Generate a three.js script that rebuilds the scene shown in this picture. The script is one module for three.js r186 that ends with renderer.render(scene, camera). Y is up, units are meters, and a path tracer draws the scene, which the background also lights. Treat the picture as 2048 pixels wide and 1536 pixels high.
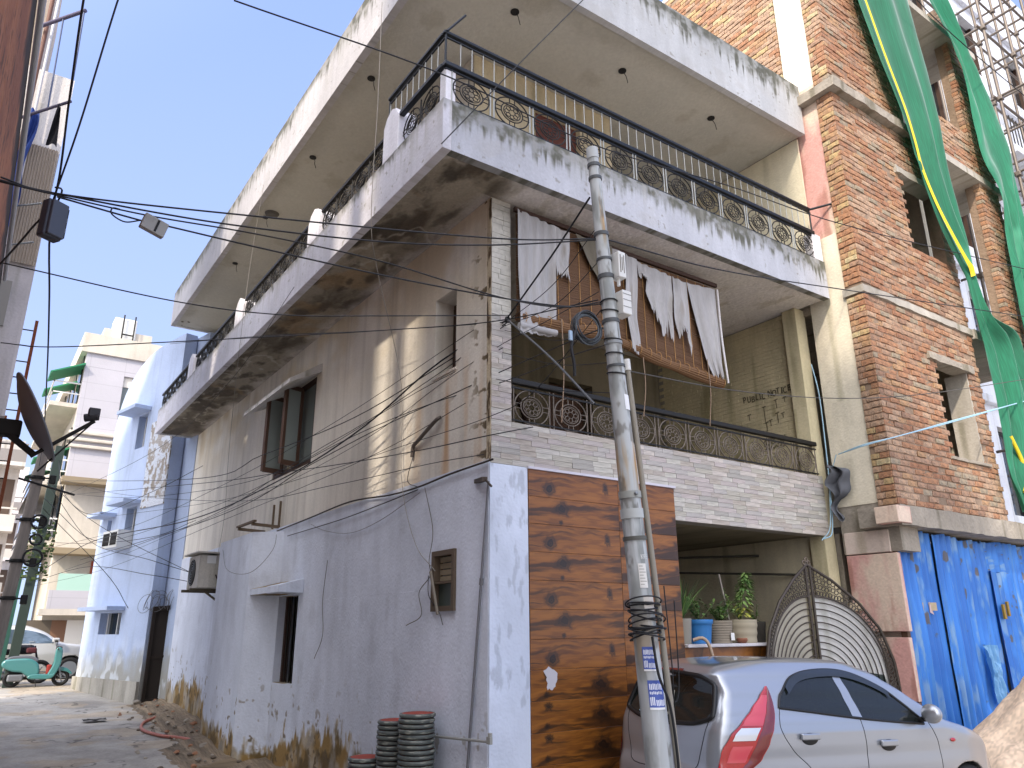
import * as THREE from 'three';
import { mergeGeometries } from 'three/addons/utils/BufferGeometryUtils.js';
import { RoundedBoxGeometry } from 'three/addons/geometries/RoundedBoxGeometry.js';
import { FontLoader } from 'three/addons/loaders/FontLoader.js';
import { TextGeometry } from 'three/addons/geometries/TextGeometry.js';

// ---------- camera, sky, sun, exposure ----------
const scene = new THREE.Scene();
const camera = new THREE.PerspectiveCamera(53.68, 4 / 3, 0.05, 400);
const V = (x, y, z) => new THREE.Vector3(x, y, z);
{
  const R = Math.PI / 180, p = 17.94 * R, w = 34.96 * R, r = -0.363 * R;
  const f = V(Math.sin(w) * Math.cos(p), Math.sin(p), -Math.cos(w) * Math.cos(p));
  const right = V(Math.cos(w), 0, Math.sin(w)), up = right.clone().cross(f);
  camera.position.set(0, 2, 0);
  camera.up.copy(right.clone().multiplyScalar(-Math.sin(r)).add(up.multiplyScalar(Math.cos(r))));
  camera.lookAt(f.add(camera.position));
}
const renderer = new THREE.WebGLRenderer({ antialias: true });
renderer.toneMapping = THREE.LinearToneMapping;
renderer.toneMappingExposure = 2.15;
renderer.shadowMap.enabled = true;
const sunDir = V(-1, 0.95, 0.6).normalize();
const sun = new THREE.DirectionalLight(0xfff0dc, 2.0);
sun.position.copy(sunDir).multiplyScalar(60).add(V(5, 4, -8));
sun.target.position.set(5, 4, -8); scene.add(sun); scene.add(sun.target);
sun.castShadow = true; sun.shadow.radius = 4; sun.shadow.mapSize.set(4096, 4096);
Object.assign(sun.shadow.camera, { left: -35, right: 35, top: 35, bottom: -35, near: 1, far: 160 });
{
  const W = 512, H = 256, d = new Float32Array(W * H * 4);
  for (let j = 0; j < H; j++) for (let i = 0; i < W; i++) {
    const th = ((i + 0.5) / W - 0.5) * 2 * Math.PI, ph = ((j + 0.5) / H - 0.5) * Math.PI;
    const dir = V(Math.cos(ph) * Math.cos(th), Math.sin(ph), Math.cos(ph) * Math.sin(th));
    const e = Math.max(0, dir.y), k = Math.pow(e, 0.62), c = Math.max(0, dir.dot(sunDir));
    const hz = [0.60, 0.73, 1.0], zn = [0.235, 0.365, 0.85];
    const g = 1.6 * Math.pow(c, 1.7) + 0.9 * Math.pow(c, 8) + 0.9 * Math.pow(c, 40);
    const base = 0.62;
    const q = (j * W + i) * 4;
    for (let n = 0; n < 3; n++) {
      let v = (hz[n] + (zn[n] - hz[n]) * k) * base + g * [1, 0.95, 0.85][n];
      if (dir.y < 0) v = [0.30, 0.28, 0.26][n];
      d[q + n] = v;
    }
    d[q + 3] = 1;
  }
  const t = new THREE.DataTexture(d, W, H, THREE.RGBAFormat, THREE.FloatType);
  t.mapping = THREE.EquirectangularReflectionMapping; t.magFilter = THREE.LinearFilter; t.minFilter = THREE.LinearFilter;
  t.wrapS = THREE.RepeatWrapping; t.needsUpdate = true;
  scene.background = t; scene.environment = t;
}

// ---------- noise, textures, materials ----------
let seed = 12345;
const rnd = () => { seed = (Math.imul(seed, 1664525) + 1013904223) >>> 0; return seed / 4294967296; };
const rr = (a, b) => a + (b - a) * rnd();
const hash = (x, y) => { let h = Math.imul(x | 0, 374761393) ^ Math.imul(y | 0, 668265263); h = Math.imul(h ^ (h >>> 13), 1274126177); return ((h ^ (h >>> 16)) >>> 0) / 4294967296; };
const sm = t => t * t * (3 - 2 * t);
function vn(x, y) {
  const xi = Math.floor(x), yi = Math.floor(y), a = sm(x - xi), b = sm(y - yi);
  const p = hash(xi, yi), q = hash(xi + 1, yi), r = hash(xi, yi + 1), s = hash(xi + 1, yi + 1);
  return p + (q - p) * a + (r - p) * b + (p - q - r + s) * a * b;
}
function fbm(x, y, o = 4) { let s = 0, a = 0.5, n = 0; for (let i = 0; i < o; i++) { s += a * vn(x, y); n += a; a *= 0.5; x = x * 2.03 + 17.7; y = y * 2.03 + 5.3; } return s / n; }
const cl = (x, a = 0, b = 1) => x < a ? a : x > b ? b : x;
const st = (a, b, x) => sm(cl((x - a) / (b - a)));
const mix3 = (a, b, t) => [a[0] + (b[0] - a[0]) * t, a[1] + (b[1] - a[1]) * t, a[2] + (b[2] - a[2]) * t];
// colour texture over the world-metre rectangle (u0,v0)+(w,h); fn gives sRGB 0..255
function surfTex(u0, v0, w, h, ppm, fn) {
  const W = Math.max(8, Math.round(w * ppm)), H = Math.max(8, Math.round(h * ppm)), d = new Uint8Array(W * H * 4);
  for (let j = 0; j < H; j++) for (let i = 0; i < W; i++) {
    const c = fn(u0 + (i + 0.5) / W * w, v0 + (j + 0.5) / H * h), q = (j * W + i) * 4;
    d[q] = cl(c[0], 0, 255); d[q + 1] = cl(c[1], 0, 255); d[q + 2] = cl(c[2], 0, 255); d[q + 3] = 255;
  }
  const t = new THREE.DataTexture(d, W, H); t.colorSpace = THREE.SRGBColorSpace;
  t.wrapS = t.wrapT = THREE.RepeatWrapping; t.magFilter = THREE.LinearFilter; t.minFilter = THREE.LinearMipmapLinearFilter; t.generateMipmaps = true;
  t.repeat.set(1 / w, 1 / h); t.offset.set(-u0 / w, -v0 / h); t.needsUpdate = true; return t;
}
function bumpTex(w, h, ppm, fn) { const t = surfTex(0, 0, w, h, ppm, (x, y) => { const v = 255 * cl(fn(x, y)); return [v, v, v]; }); t.colorSpace = THREE.NoColorSpace; return t; }
const plasterBump = bumpTex(2.4, 2.4, 200, (x, y) => 0.55 * fbm(x * 9, y * 9, 4) + 0.45 * fbm(x * 45, y * 45, 2));
const roughBump = bumpTex(2, 2, 200, (x, y) => 0.5 * fbm(x * 22, y * 22, 4) + 0.5 * fbm(x * 6, y * 6, 3));
const M = (hex, roughness = 0.85, o = {}) => new THREE.MeshStandardMaterial({ color: hex, roughness, ...o });
const TM = (map, roughness = 0.9, o = {}) => map.tint ? new THREE.MeshStandardMaterial({ map: map.tex, color: map.tint, roughness, bumpMap: plasterBump, bumpScale: 0.006, ...o }) : new THREE.MeshStandardMaterial({ map, roughness, bumpMap: plasterBump, bumpScale: 0.006, ...o });
// weathered plaster in any base colour: a few shared grey textures, tinted
const plasterCache = {};
function plaster(c, w = 5, amt = 1, streak = 1, ppm = 70, sd = 0) {
  const A = amt > 1.15 ? 1.4 : amt < 0.9 ? 0.7 : 1, S = streak >= 1 ? 1 : 0.3, n = (sd * 7) % 2, key = `${A}|${S}|${n}`;
  const tex = plasterCache[key] ??= surfTex(0, 0, 5, 5, 100, (x, y) => {
    const q = n * 40, a = fbm(x * 1.1 + q, y * 1.1, 4), b = fbm(x * 9 + q, y * 2.0, 3), g = vn(x * 60, y * 60 + q), s = S * st(0.52, 0.8, fbm(x * 6 + 40 + q, y * 0.45, 3));
    const k = 0.97 + A * ((a - 0.5) * 0.22 + (b - 0.5) * 0.10 + (g - 0.5) * 0.05) - 0.14 * A * s;
    return [232 * k, 232 * k, 232 * (k - 0.03 * A * s)];
  });
  const L = new THREE.Color().setRGB(c[0] / 255, c[1] / 255, c[2] / 255, THREE.SRGBColorSpace), m = new THREE.Color().setRGB(232 / 255, 232 / 255, 232 / 255, THREE.SRGBColorSpace);
  return { tex, tint: new THREE.Color(L.r / m.r, L.g / m.g, L.b / m.b) };
}

// ---------- geometry helpers (world metres) ----------
function boxUV(g) {
  const p = g.attributes.position, n = g.attributes.normal, u = new Float32Array(p.count * 2);
  for (let i = 0; i < p.count; i++) {
    const ax = Math.abs(n.getX(i)), ay = Math.abs(n.getY(i)), az = Math.abs(n.getZ(i));
    if (ax >= ay && ax >= az) { u[2 * i] = p.getZ(i); u[2 * i + 1] = p.getY(i); }
    else if (ay >= az) { u[2 * i] = p.getX(i); u[2 * i + 1] = p.getZ(i); }
    else { u[2 * i] = p.getX(i); u[2 * i + 1] = p.getY(i); }
  }
  g.setAttribute('uv', new THREE.BufferAttribute(u, 2)); return g;
}
const strip = g => { const h = g.index ? g.toNonIndexed() : g; for (const k of Object.keys(h.attributes)) if (!['position', 'normal', 'uv', 'color'].includes(k)) h.deleteAttribute(k); return h; };
const merge = l => { const a = l.map(strip); if (a.length === 1) return a[0]; return mergeGeometries(a); };
const bx = (x0, x1, y0, y1, z0, z1) => boxUV(new THREE.BoxGeometry(x1 - x0, y1 - y0, z1 - z0).translate((x0 + x1) / 2, (y0 + y1) / 2, (z0 + z1) / 2));
const rbx = (x0, x1, y0, y1, z0, z1, r = 0.01, s = 2) => boxUV(strip(new RoundedBoxGeometry(x1 - x0, y1 - y0, z1 - z0, s, r).translate((x0 + x1) / 2, (y0 + y1) / 2, (z0 + z1) / 2)));
const _q = new THREE.Quaternion(), _Y = V(0, 1, 0);
const v3 = a => a.isVector3 ? a : V(a[0], a[1], a[2]);
function bar(a, b, r, seg = 8, r2 = r) {
  a = v3(a); b = v3(b); const d = b.clone().sub(a), L = d.length();
  const g = new THREE.CylinderGeometry(r2, r, L, seg, 1);
  g.applyQuaternion(_q.setFromUnitVectors(_Y, d.normalize())); g.translate((a.x + b.x) / 2, (a.y + b.y) / 2, (a.z + b.z) / 2); return g;
}
function beam(a, b, w, h, up = V(0, 1, 0)) { // rectangular bar from a to b
  a = v3(a); b = v3(b); const d = b.clone().sub(a), L = d.length(); d.normalize();
  const s = d.clone().cross(up); if (s.length() < 1e-4) s.set(1, 0, 0); s.normalize(); const u = s.clone().cross(d);
  const g = new THREE.BoxGeometry(w, h, L), m = new THREE.Matrix4().makeBasis(s, u, d.clone().negate());
  g.applyMatrix4(m); g.translate((a.x + b.x) / 2, (a.y + b.y) / 2, (a.z + b.z) / 2); return boxUV(g);
}
function tube(pts, r, seg = 40, rad = 6, tension = 0.5) { return new THREE.TubeGeometry(new THREE.CatmullRomCurve3(pts.map(v3), false, 'catmullrom', tension), seg, r, rad, false); }
// wall: polygon + holes in (a,b), extruded; kind 'x': a = -z, outer face at x0 facing -x ; kind 'z': a = x, outer face at z0 facing +z
function wall(kind, at, poly, holes, depth) {
  const s = new THREE.Shape(poly.map(p => new THREE.Vector2(p[0], p[1])));
  for (const h of holes) s.holes.push(new THREE.Path(h.map(p => new THREE.Vector2(p[0], p[1]))));
  const g = new THREE.ExtrudeGeometry(s, { depth, bevelEnabled: false });
  if (kind === 'x') g.applyMatrix4(new THREE.Matrix4().makeBasis(V(0, 0, -1), V(0, 1, 0), V(1, 0, 0)).setPosition(at, 0, 0));
  else g.translate(0, 0, at - depth);
  return boxUV(strip(g));
}
const rect = (a0, a1, b0, b1) => [[a0, b0], [a1, b0], [a1, b1], [a0, b1]];
function prism(plan, y0, y1) { // plan polygon in (x,z)
  const s = new THREE.Shape(plan.map(p => new THREE.Vector2(p[0], -p[1])));
  const g = new THREE.ExtrudeGeometry(s, { depth: y1 - y0, bevelEnabled: false });
  g.rotateX(-Math.PI / 2); g.translate(0, y0, 0); g.computeVertexNormals(); return boxUV(strip(g));
}
function grid(nu, nv, fn) { // surface from fn(u,v) -> [x,y,z]; uv in 0..1
  const p = [], u = [], ix = [];
  for (let j = 0; j <= nv; j++) for (let i = 0; i <= nu; i++) { p.push(...fn(i / nu, j / nv)); u.push(i / nu, j / nv); }
  for (let j = 0; j < nv; j++) for (let i = 0; i < nu; i++) { const a = j * (nu + 1) + i, b = a + 1, c = a + nu + 1, d = c + 1; ix.push(a, b, d, a, d, c); }
  const g = new THREE.BufferGeometry(); g.setAttribute('position', new THREE.Float32BufferAttribute(p, 3)); g.setAttribute('uv', new THREE.Float32BufferAttribute(u, 2)); g.setIndex(ix); g.computeVertexNormals(); return g;
}

// ---------- scene graph helpers ----------
const names = {}, origin = new WeakMap();
const numbered = n => { const k = names[n] = (names[n] ?? -1) + 1; return k ? `${n}_${String(k).padStart(3, '0')}` : n; };
function tag(o, label, category, group, kind) { if (label) o.userData.label = label; if (category) o.userData.category = category; if (group) o.userData.group = group; if (kind) o.userData.kind = kind; return o; }
function thing(name, label, category, pos = [0, 0, 0], group) {
  const o = new THREE.Group(); o.name = numbered(name); o.position.set(...pos); origin.set(o, V(...pos)); scene.add(o); return tag(o, label, category, group);
}
function localThing(name, label, category, pos, turn = 0, group) { const o = thing(name, label, category, pos, group); o.rotation.y = turn; origin.set(o, V(0, 0, 0)); return o; }
function part(parent, name, geo, mat) { // geometry in world metres, moved into the thing's frame
  const g = Array.isArray(geo) ? merge(geo) : geo, o = origin.get(parent) || V(0, 0, 0);
  g.translate(-o.x, -o.y, -o.z);
  const m = new THREE.Mesh(g, mat); m.name = name; m.castShadow = m.receiveShadow = true; origin.set(m, o); parent.add(m); return m;
}
function piece(parent, name, geo, mat, pos, rot, scl) { // shared geometry, own transform (world position)
  const o = origin.get(parent) || V(0, 0, 0), m = new THREE.Mesh(geo, mat); m.name = name; m.castShadow = m.receiveShadow = true;
  m.position.set(pos[0] - o.x, pos[1] - o.y, pos[2] - o.z); if (rot) m.rotation.set(...rot); if (scl) m.scale.set(...scl); parent.add(m); return m;
}
function single(name, geo, mat, label, category, group) { // a thing that is one mesh
  const g = Array.isArray(geo) ? merge(geo) : geo; g.computeBoundingBox(); const b = g.boundingBox, c = V((b.min.x + b.max.x) / 2, b.min.y, (b.min.z + b.max.z) / 2);
  g.translate(-c.x, -c.y, -c.z); const m = new THREE.Mesh(g, mat); m.name = numbered(name); m.position.copy(c); m.castShadow = m.receiveShadow = true; scene.add(m); return tag(m, label, category, group);
}
function struct(name, geo, mat, kind = 'structure') { const m = new THREE.Mesh(Array.isArray(geo) ? merge(geo) : geo, mat); m.name = name; m.castShadow = m.receiveShadow = true; m.userData.kind = kind; scene.add(m); return m; }

// ---------- shared materials ----------
const iron = M(0x2b2a28, 0.55, { metalness: 0.5 }), ironBrown = M(0x6e645a, 0.5, { metalness: 0.35 }), galv = M(0x8d9296, 0.45, { metalness: 0.6 });
const black = M(0x0b0b0c, 0.7), cableBlack = M(0x15161a, 0.6), dark = M(0x1a1714, 0.9), darkWood = M(0x3a2418, 0.7), glassDark = new THREE.MeshPhysicalMaterial({ color: 0x1b2226, roughness: 0.08, metalness: 0, specularIntensity: 1 });
const paneGrey = new THREE.MeshPhysicalMaterial({ color: 0x6c7370, roughness: 0.25 });
const whitePlastic = M(0xd8d8d4, 0.5);
// ---------- ground ----------
const gy = (x, z) => 0.05 * Math.max(0, Math.min(-z, 26) - 10) + 0.33 * st(4.2, 5.6, x) * st(-11, -7, z);
{
  const N = 150, g = grid(N, N, (u, v) => { const a = u * 2 - 1, b = v * 2 - 1; const x = 4 + a * (8 + 92 * a * a), z = -12 + b * (12 + 108 * b * b); return [x, gy(x, z) + (Math.abs(x) < 25 ? 0.018 * (fbm(x * 1.3, z * 1.3, 3) - 0.5) : 0), z]; });
  g.index.array.reverse(); g.computeVertexNormals();
  const p = g.attributes.position, u = g.attributes.uv; for (let i = 0; i < p.count; i++) u.setXY(i, p.getX(i), p.getZ(i));
  const map = surfTex(-4, -28, 16, 16, 64, (x, z) => {
    const a = fbm(x * 0.5, z * 0.5, 4), b = fbm(x * 4, z * 4, 4), c = vn(x * 55, z * 55);
    let k = [190, 184, 174], d = 0.86 + 0.3 * (a - 0.5) + 0.22 * (b - 0.5) + 0.10 * (c - 0.5);
    const wet = st(0.54, 0.66, fbm(x * 0.8 + 7, z * 0.45 + 3, 4)), dust = st(0.5, 0.64, fbm(x * 1.3 + 31, z * 1.3, 4));
    k = mix3(k, [150, 144, 136], wet * 0.6); k = mix3(k, [196, 178, 152], dust * 0.7);
    const cr = Math.abs(fbm(x * 0.9 + 3, z * 0.9 + 11, 4) - 0.5) < 0.006 ? 0.72 : 1;
    return [k[0] * d * cr, k[1] * d * cr, k[2] * d * cr];
  });
  const m = struct('ground', g, new THREE.MeshStandardMaterial({ map, roughness: 0.9, bumpMap: roughBump, bumpScale: 0.012 }));
}

// ---------- corner house ----------
const house = thing('corner_house', 'weathered corner house with mouldy balcony slabs and brown tiled ground floor', 'house', [4, 0, -6.1]);
{
  const XS = 4.0, ZF = -6.1, ZB = -19.34;
  // lower painted wall, pale blue white with damp ochre patches at its foot
  const lowTex = surfTex(-19.4, -0.3, 13.6, 4.1, 90, (z, y) => {
    const a = fbm(z * 0.9, y * 0.9, 4), b = fbm(z * 7, y * 3, 4), s = st(0.5, 0.8, fbm(z * 5 + 9, y * 0.35, 3)), g = vn(z * 70, y * 70);
    let k = 1 + (a - 0.5) * 0.16 + (b - 0.5) * 0.07 - 0.03 * s + (g - 0.5) * 0.04, c = [211 * k, 217 * k, 229 * k];
    const gl = gy(3.6, z), h = y - gl; // damp: its edge is ragged
    const ra = fbm(z * 6 + y * 1.7, y * 4 - z * 1.3, 6) - 0.5, rb = fbm(z * 17, y * 2.6 + z, 4) - 0.5;
    const lim = 0.10 + 0.62 * Math.pow(fbm(z * 1.3 + 2.2, 4.4, 5), 1.3) + 0.34 * st(-12.2, -9.6, z) * st(-7.2, -8.6, z) * (0.5 + fbm(z * 1.9, 9.1, 4)) + 0.5 * st(-14.4, -15.2, z) * fbm(z * 3.1, 1.7, 4) + 0.55 * ra + 0.28 * rb;
    const dmp = st(0.09, -0.07, h - lim);
    const earth = mix3([148, 118, 66], [104, 84, 48], st(0.4, 0.65, fbm(z * 6, y * 6, 4)));
    c = mix3(c, earth, dmp * (0.55 + 0.45 * st(0.35, 0.6, fbm(z * 4 + 8, y * 3, 4))));
    const chip = st(0.72, 0.76, fbm(z * 8 + 30, y * 8, 3)) * st(1.6, 0.3, h); c = mix3(c, [92, 76, 52], chip * 0.8);
    const dirt = st(0.60, 0.80, fbm(z * 3.4 + 60, y * 2.2, 5)) * 0.16; c = mix3(c, [140, 142, 150], dirt);
    return c;
  });
  const lowMat = TM(lowTex, 0.92);
  const flip = holes => holes;
  part(house, 'ground_floor_wall', wall('x', 3.98, rect(-ZF, -ZB, -0.3, 3.585), flip([rect(11.12, 11.99, 1.28, 2.5), rect(6.68, 7.14, 2.18, 2.78)]), 0.25), lowMat);
  { const g = prism([[3.985, -11.98], [3.6, -12.34], [3.6, -14.22], [3.985, -14.26]], -0.3, 3.5), p = g.attributes.position, u = g.attributes.uv; for (let i = 0; i < p.count; i++) u.setXY(i, p.getZ(i) + 0.3 * (p.getX(i) - 3.6), p.getY(i)); part(house, 'buttress_wall', g, lowMat); }
  part(house, 'ground_floor_wall', wall('z', -6.085, rect(3.986, 4.437, -0.3, 3.553), [], 0.24), TM(surfTex(3.9, -0.3, 0.6, 4, 110, (x, y) => { const a = fbm(x * 3, y * 2, 4), s = fbm(x * 14, y * 5, 4); let k = 1.02 + (a - 0.5) * 0.2, c = [203 * k, 211 * k, 225 * k]; c = mix3(c, [150, 156, 166], st(0.60, 0.72, s) * 0.4); c = mix3(c, [140, 112, 66], st(0.75, 0.35, y + 0.5 * a) * 0.8); return c; }), 0.9));
  // upper beige wall with rusty runs
  const upTex = surfTex(-19.4, 3.5, 13.4, 3.2, 90, (z, y) => {
    const a = fbm(z * 0.8 + 3, y * 0.8, 4), b = fbm(z * 8, y * 1.6, 4), g = vn(z * 70, y * 70), s = st(0.48, 0.8, fbm(z * 6 + 9, y * 0.3, 4));
    const k = 1 + (a - 0.5) * 0.20 + (b - 0.5) * 0.07 - 0.05 * s + (g - 0.5) * 0.05; let c = [217 * k, 211 * k, 199 * k];
    const rust = st(0.45, 0.75, fbm(z * 5, y * 0.5 + 20, 3)) * st(-8.2, -7.0, z) * st(5.0, 4.2, y); c = mix3(c, [176, 128, 84], rust * 0.7);
    const och = st(0.4, 0.7, fbm(z * 1.2 + 8, y * 1.5, 4)) * st(4.9, 6.2, y) ; c = mix3(c, [172, 142, 88], och * 0.30);
    const drip = st(0.55, 0.85, fbm(z * 9 + 70, y * 0.25, 3)); c = mix3(c, [158, 148, 134], drip * 0.22);
    const peel = st(0.66, 0.70, fbm(z * 5 + 2, y * 9, 4)) * st(-6.6, -6.15, z); c = mix3(c, [96, 82, 60], peel);
    return c;
  });
  const upMat = TM(upTex, 0.92);
  part(house, 'first_floor_wall', wall('x', XS, rect(-ZF, -ZB, 3.585, 6.52), [rect(6.80, 7.28, 4.74, 5.71), rect(11.1, 12.93, 4.45, 5.85)], 0.24), upMat);
  part(house, 'end_wall', bx(4.24, 9.5, -0.3, 9.3, ZB, ZB + 0.24), upMat);
  part(house, 'upper_floor_wall', wall('x', 4.35, rect(7.06, -ZB, 7.06, 9.3), [rect(9.6, 10.5, 7.1, 9.0), rect(13, 14, 7.9, 8.9)], 0.2), TM(plaster([196, 188, 172], 4, 1, 1, 60), 0.95));
  const beige = TM(plaster([188, 174, 144], 4, 1.2, 1, 60, 11), 0.95);
  part(house, 'upper_front_wall', wall('z', -7.05, rect(4.354, 6.75, 7.06, 9.3), [rect(5.35, 6.15, 7.07, 8.9)], 0.2), beige);
  part(house, 'door', bx(5.35, 6.15, 7.07, 8.9, -7.20, -7.14), M(0x5a2c20, 0.6)); part(house, 'inner_return_wall', bx(6.55, 6.75, 7.06, 9.3, -9.8, -7.25), beige);
  part(house, 'window', bx(7.3, 8.4, 7.6, 8.9, -9.79, -9.76), glassDark);
  for (const [x0, x1] of [[7.3, 7.38], [7.8, 7.88], [8.32, 8.4]]) part(house, 'window_frame', bx(x0, x1, 7.6, 8.9, -9.76, -9.70), darkWood);
  part(house, 'party_wall', bx(9.5, 9.53, 7.06, 9.3, -9, -5.75), TM(plaster([226, 217, 190], 3, 0.8, 1, 60, 5), 0.95));
  part(house, 'room_back_wall', bx(4.3, 9.5, 7.06, 9.3, -10, -9.8), beige);
  // slabs: soffit cores and fascias
  const soffTex = surfTex(3, -19.4, 6.6, 13.9, 70, (x, z) => {
    const a = fbm(x * 1.4, z * 1.4, 5), b = fbm(x * 5, z * 2.4, 5), g = vn(x * 60, z * 60);
    const side = st(4.15, 3.75, x + 0.35 * (fbm(x * 2, z * 2, 3) - 0.5) + 0.5 * (z + 6.1 > 0 ? -0.25 : 0.0));
    let c = [212 + 10 * (a - 0.5), 207 + 10 * (a - 0.5), 203]; c = mix3(c, [150, 140, 120], st(0.55, 0.75, b) * 0.3);
    const w = fbm(x * 2.4 + 1.5 * a, z * 0.9 + 1.2 * b, 5), w2 = fbm(x * 1.1 + 30, z * 1.0 + 2 * a, 5);
    let m = mix3([150, 142, 126], [84, 76, 64], st(0.36, 0.66, w)); m = mix3(m, [150, 122, 86], st(0.54, 0.72, w2) * 0.55); m = mix3(m, [190, 184, 172], st(0.035, 0.0, Math.abs(fbm(x * 1.6 + 9, z * 0.9, 5) - 0.5)) * 0.6);
    m = mix3(m, [52, 47, 39], st(0.56, 0.74, b) * 0.6);
    c = mix3(c, m, side); const k = 0.94 + 0.12 * g; return [c[0] * k, c[1] * k, c[2] * k];
  });
  part(house, 'balcony_slab', bx(3.19, 9.5, 6.525, 7.05, ZB + 0.1, -5.69), TM(soffTex, 0.95, { bumpScale: 0.02, bumpMap: roughBump }));
  const fasciaFn = (base, top, h, sd, mold) => (u, y) => {
    const t = (top - y) / h, a = fbm(u * 1.1 + sd, y * 1.6, 4), b = fbm(u * 12 + sd, y * 1.4, 4), run = fbm(u * 24 + sd, y * 0.5, 3), g = vn(u * 70, y * 70);
    const k = 1 + (a - 0.5) * 0.20 + (b - 0.5) * 0.09 + (g - 0.5) * 0.05; let c = [base[0] * k, base[1] * k, base[2] * k];
    const env = st(0.30, 0.62, fbm(u * 0.9 + sd * 3, 3.3, 3)), len = mold * (0.05 + 0.16 * fbm(u * 6 + sd, 8, 3) + env * (0.12 + 0.95 * Math.max(0, run - 0.42)));
    const mo = st(0.14, -0.14, t - len) * (0.45 + 0.75 * st(0.35, 0.65, fbm(u * 9 + sd, y * 9, 4))); c = mix3(c, [92, 92, 82], cl(mo * 0.85));
    const wash = st(0.5, 0.8, fbm(u * 14 + sd + 9, y * 0.4, 3)) * st(0.9, 0.1, t); c = mix3(c, [160, 158, 150], wash * 0.4);
    const pat = st(0.60, 0.72, fbm(u * 2.2 + sd + 50, y * 3.4, 5)); c = mix3(c, [168, 164, 158], pat * 0.22);
    const pit = st(0.77, 0.81, fbm(u * 14 + sd, y * 14, 3)); c = mix3(c, [128, 124, 114], pit * 0.5);
    return c;
  };
  const fbx = (x0, x1, y0, y1, z0, z1) => { const g = bx(x0, x1, y0, y1, z0, z1), p = g.attributes.position, n = g.attributes.normal, u = g.attributes.uv; for (let i = 0; i < p.count; i++) if (Math.abs(n.getY(i)) > 0.5) u.setXY(i, (x1 - x0 > z1 - z0 ? p.getX(i) : p.getZ(i)), y0 + 0.35 * (y1 - y0) + 0.05 * (x1 - x0 > z1 - z0 ? p.getZ(i) : p.getX(i))); return g; };
  const fm = (u0, w, y0, h, base, sd, mold) => TM(surfTex(u0, y0, w, h, 110, fasciaFn(base, y0 + h, h, sd, mold)), 0.92);
  part(house, 'balcony_fascia', fbx(3.195, 9.5, 6.506, 7.09, -5.69, -5.59), fm(3, 6.6, 6.5, 0.6, [178, 180, 187], 1, 1.0));
  part(house, 'balcony_fascia', fbx(3.095, 3.195, 6.506, 7.09, ZB, -5.592), fm(-19.4, 13.9, 6.5, 0.6, [202, 201, 208], 20, 0.35));
  part(house, 'balcony_fascia', fbx(3.195, 9.5, 6.506, 7.09, ZB - 0.002, ZB + 0.1), fm(3, 6.6, 6.5, 0.6, [206, 208, 214], 1, 0.6));
  const roofSoff = surfTex(3, -19.4, 6.6, 13.9, 60, (x, z) => { const a = fbm(x * 0.8, z * 0.8, 4), g = vn(x * 60, z * 60), m = st(0.62, 0.74, fbm(x * 2.2 + 4, z * 2.2, 5)); let c = [188 + 20 * (a - 0.5), 186 + 18 * (a - 0.5), 176 + 14 * (a - 0.5)]; c = mix3(c, [150, 142, 126], m * 0.28); const ed = st(0.30, 0.0, Math.min(x - 3.1, -5.6 - z) - 0.25 * fbm(x * 3, z * 3, 4)); c = mix3(c, [150, 145, 132], ed * 0.35); c = mix3(c, [70, 60, 44], st(0.60, 0.66, fbm(x * 3, z * 2 + 9, 5)) * st(-17.2, -18.6, z)); const k = 0.96 + 0.08 * g; return [c[0] * k, c[1] * k, c[2] * k]; });
  part(house, 'roof_slab', bx(3.19, 9.5, 9.31, 10.1, ZB + 0.1, -5.69), TM(roofSoff, 0.95));
  part(house, 'roof_fascia', fbx(3.195, 9.5, 9.294, 10.18, -5.69, -5.6), fm(3, 6.6, 9.29, 0.9, [182, 183, 184], 40, 0.9));
  part(house, 'roof_fascia', fbx(3.095, 3.195, 9.294, 10.18, ZB, -5.602), fm(-19.4, 13.9, 9.29, 0.9, [180, 178, 180], 60, 0.75));
  part(house, 'roof_fascia', fbx(3.195, 9.5, 9.294, 10.18, ZB - 0.002, ZB + 0.1), fm(3, 6.6, 9.29, 0.9, [212, 212, 210], 80, 0.6));
  part(house, 'roof_parapet', bx(4.2, 8.3, 10.1, 10.62, -6.35, -6.2), fm(3, 6.6, 9.8, 0.9, [206, 206, 202], 90, 0.8));
  for (const [x, z] of [[4.38, -6.15], [6.2, -6.17], [8.0, -6.17], [3.42, -8.26], [3.43, -10.5], [3.39, -12.8], [3.46, -15]]) {
    const s = part(house, 'light_socket', new THREE.CylinderGeometry(0.055, 0.055, 0.012, 16).translate(x, 9.304, z), black);
    part(s, 'loose_wire', tube([[x, 9.31, z], [x + 0.03, 9.24, z + 0.02], [x + 0.02, 9.17, z + 0.05], [x + 0.05, 9.10, z + 0.04]], 0.005, 10, 5), cableBlack);
  }
  part(house, 'ceiling_lamp', new THREE.CylinderGeometry(0.13, 0.10, 0.05, 20).translate(3.45, 9.28, -12.6), M(0x5a5750, 0.7));
  // parapet posts on the side balcony
  const white = TM(plaster([228, 226, 232], 3, 1, 0.7, 70, 3), 0.9);
  const postShape = (z, w, top) => { const s = new THREE.Shape([[0, 0], [w, 0], [w, top - 0.16], [w * 0.8, top - 0.05], [w * 0.5, top], [w * 0.2, top - 0.05], [0, top - 0.16]].map(p => new THREE.Vector2(...p))); const g = new THREE.ExtrudeGeometry(s, { depth: 0.22, bevelEnabled: true, bevelSize: 0.012, bevelThickness: 0.012, bevelSegments: 2 }); g.applyMatrix4(new THREE.Matrix4().makeBasis(V(0, 0, -1), V(0, 1, 0), V(1, 0, 0)).setPosition(3.10, 7.08, z)); return boxUV(strip(g)); };
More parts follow.
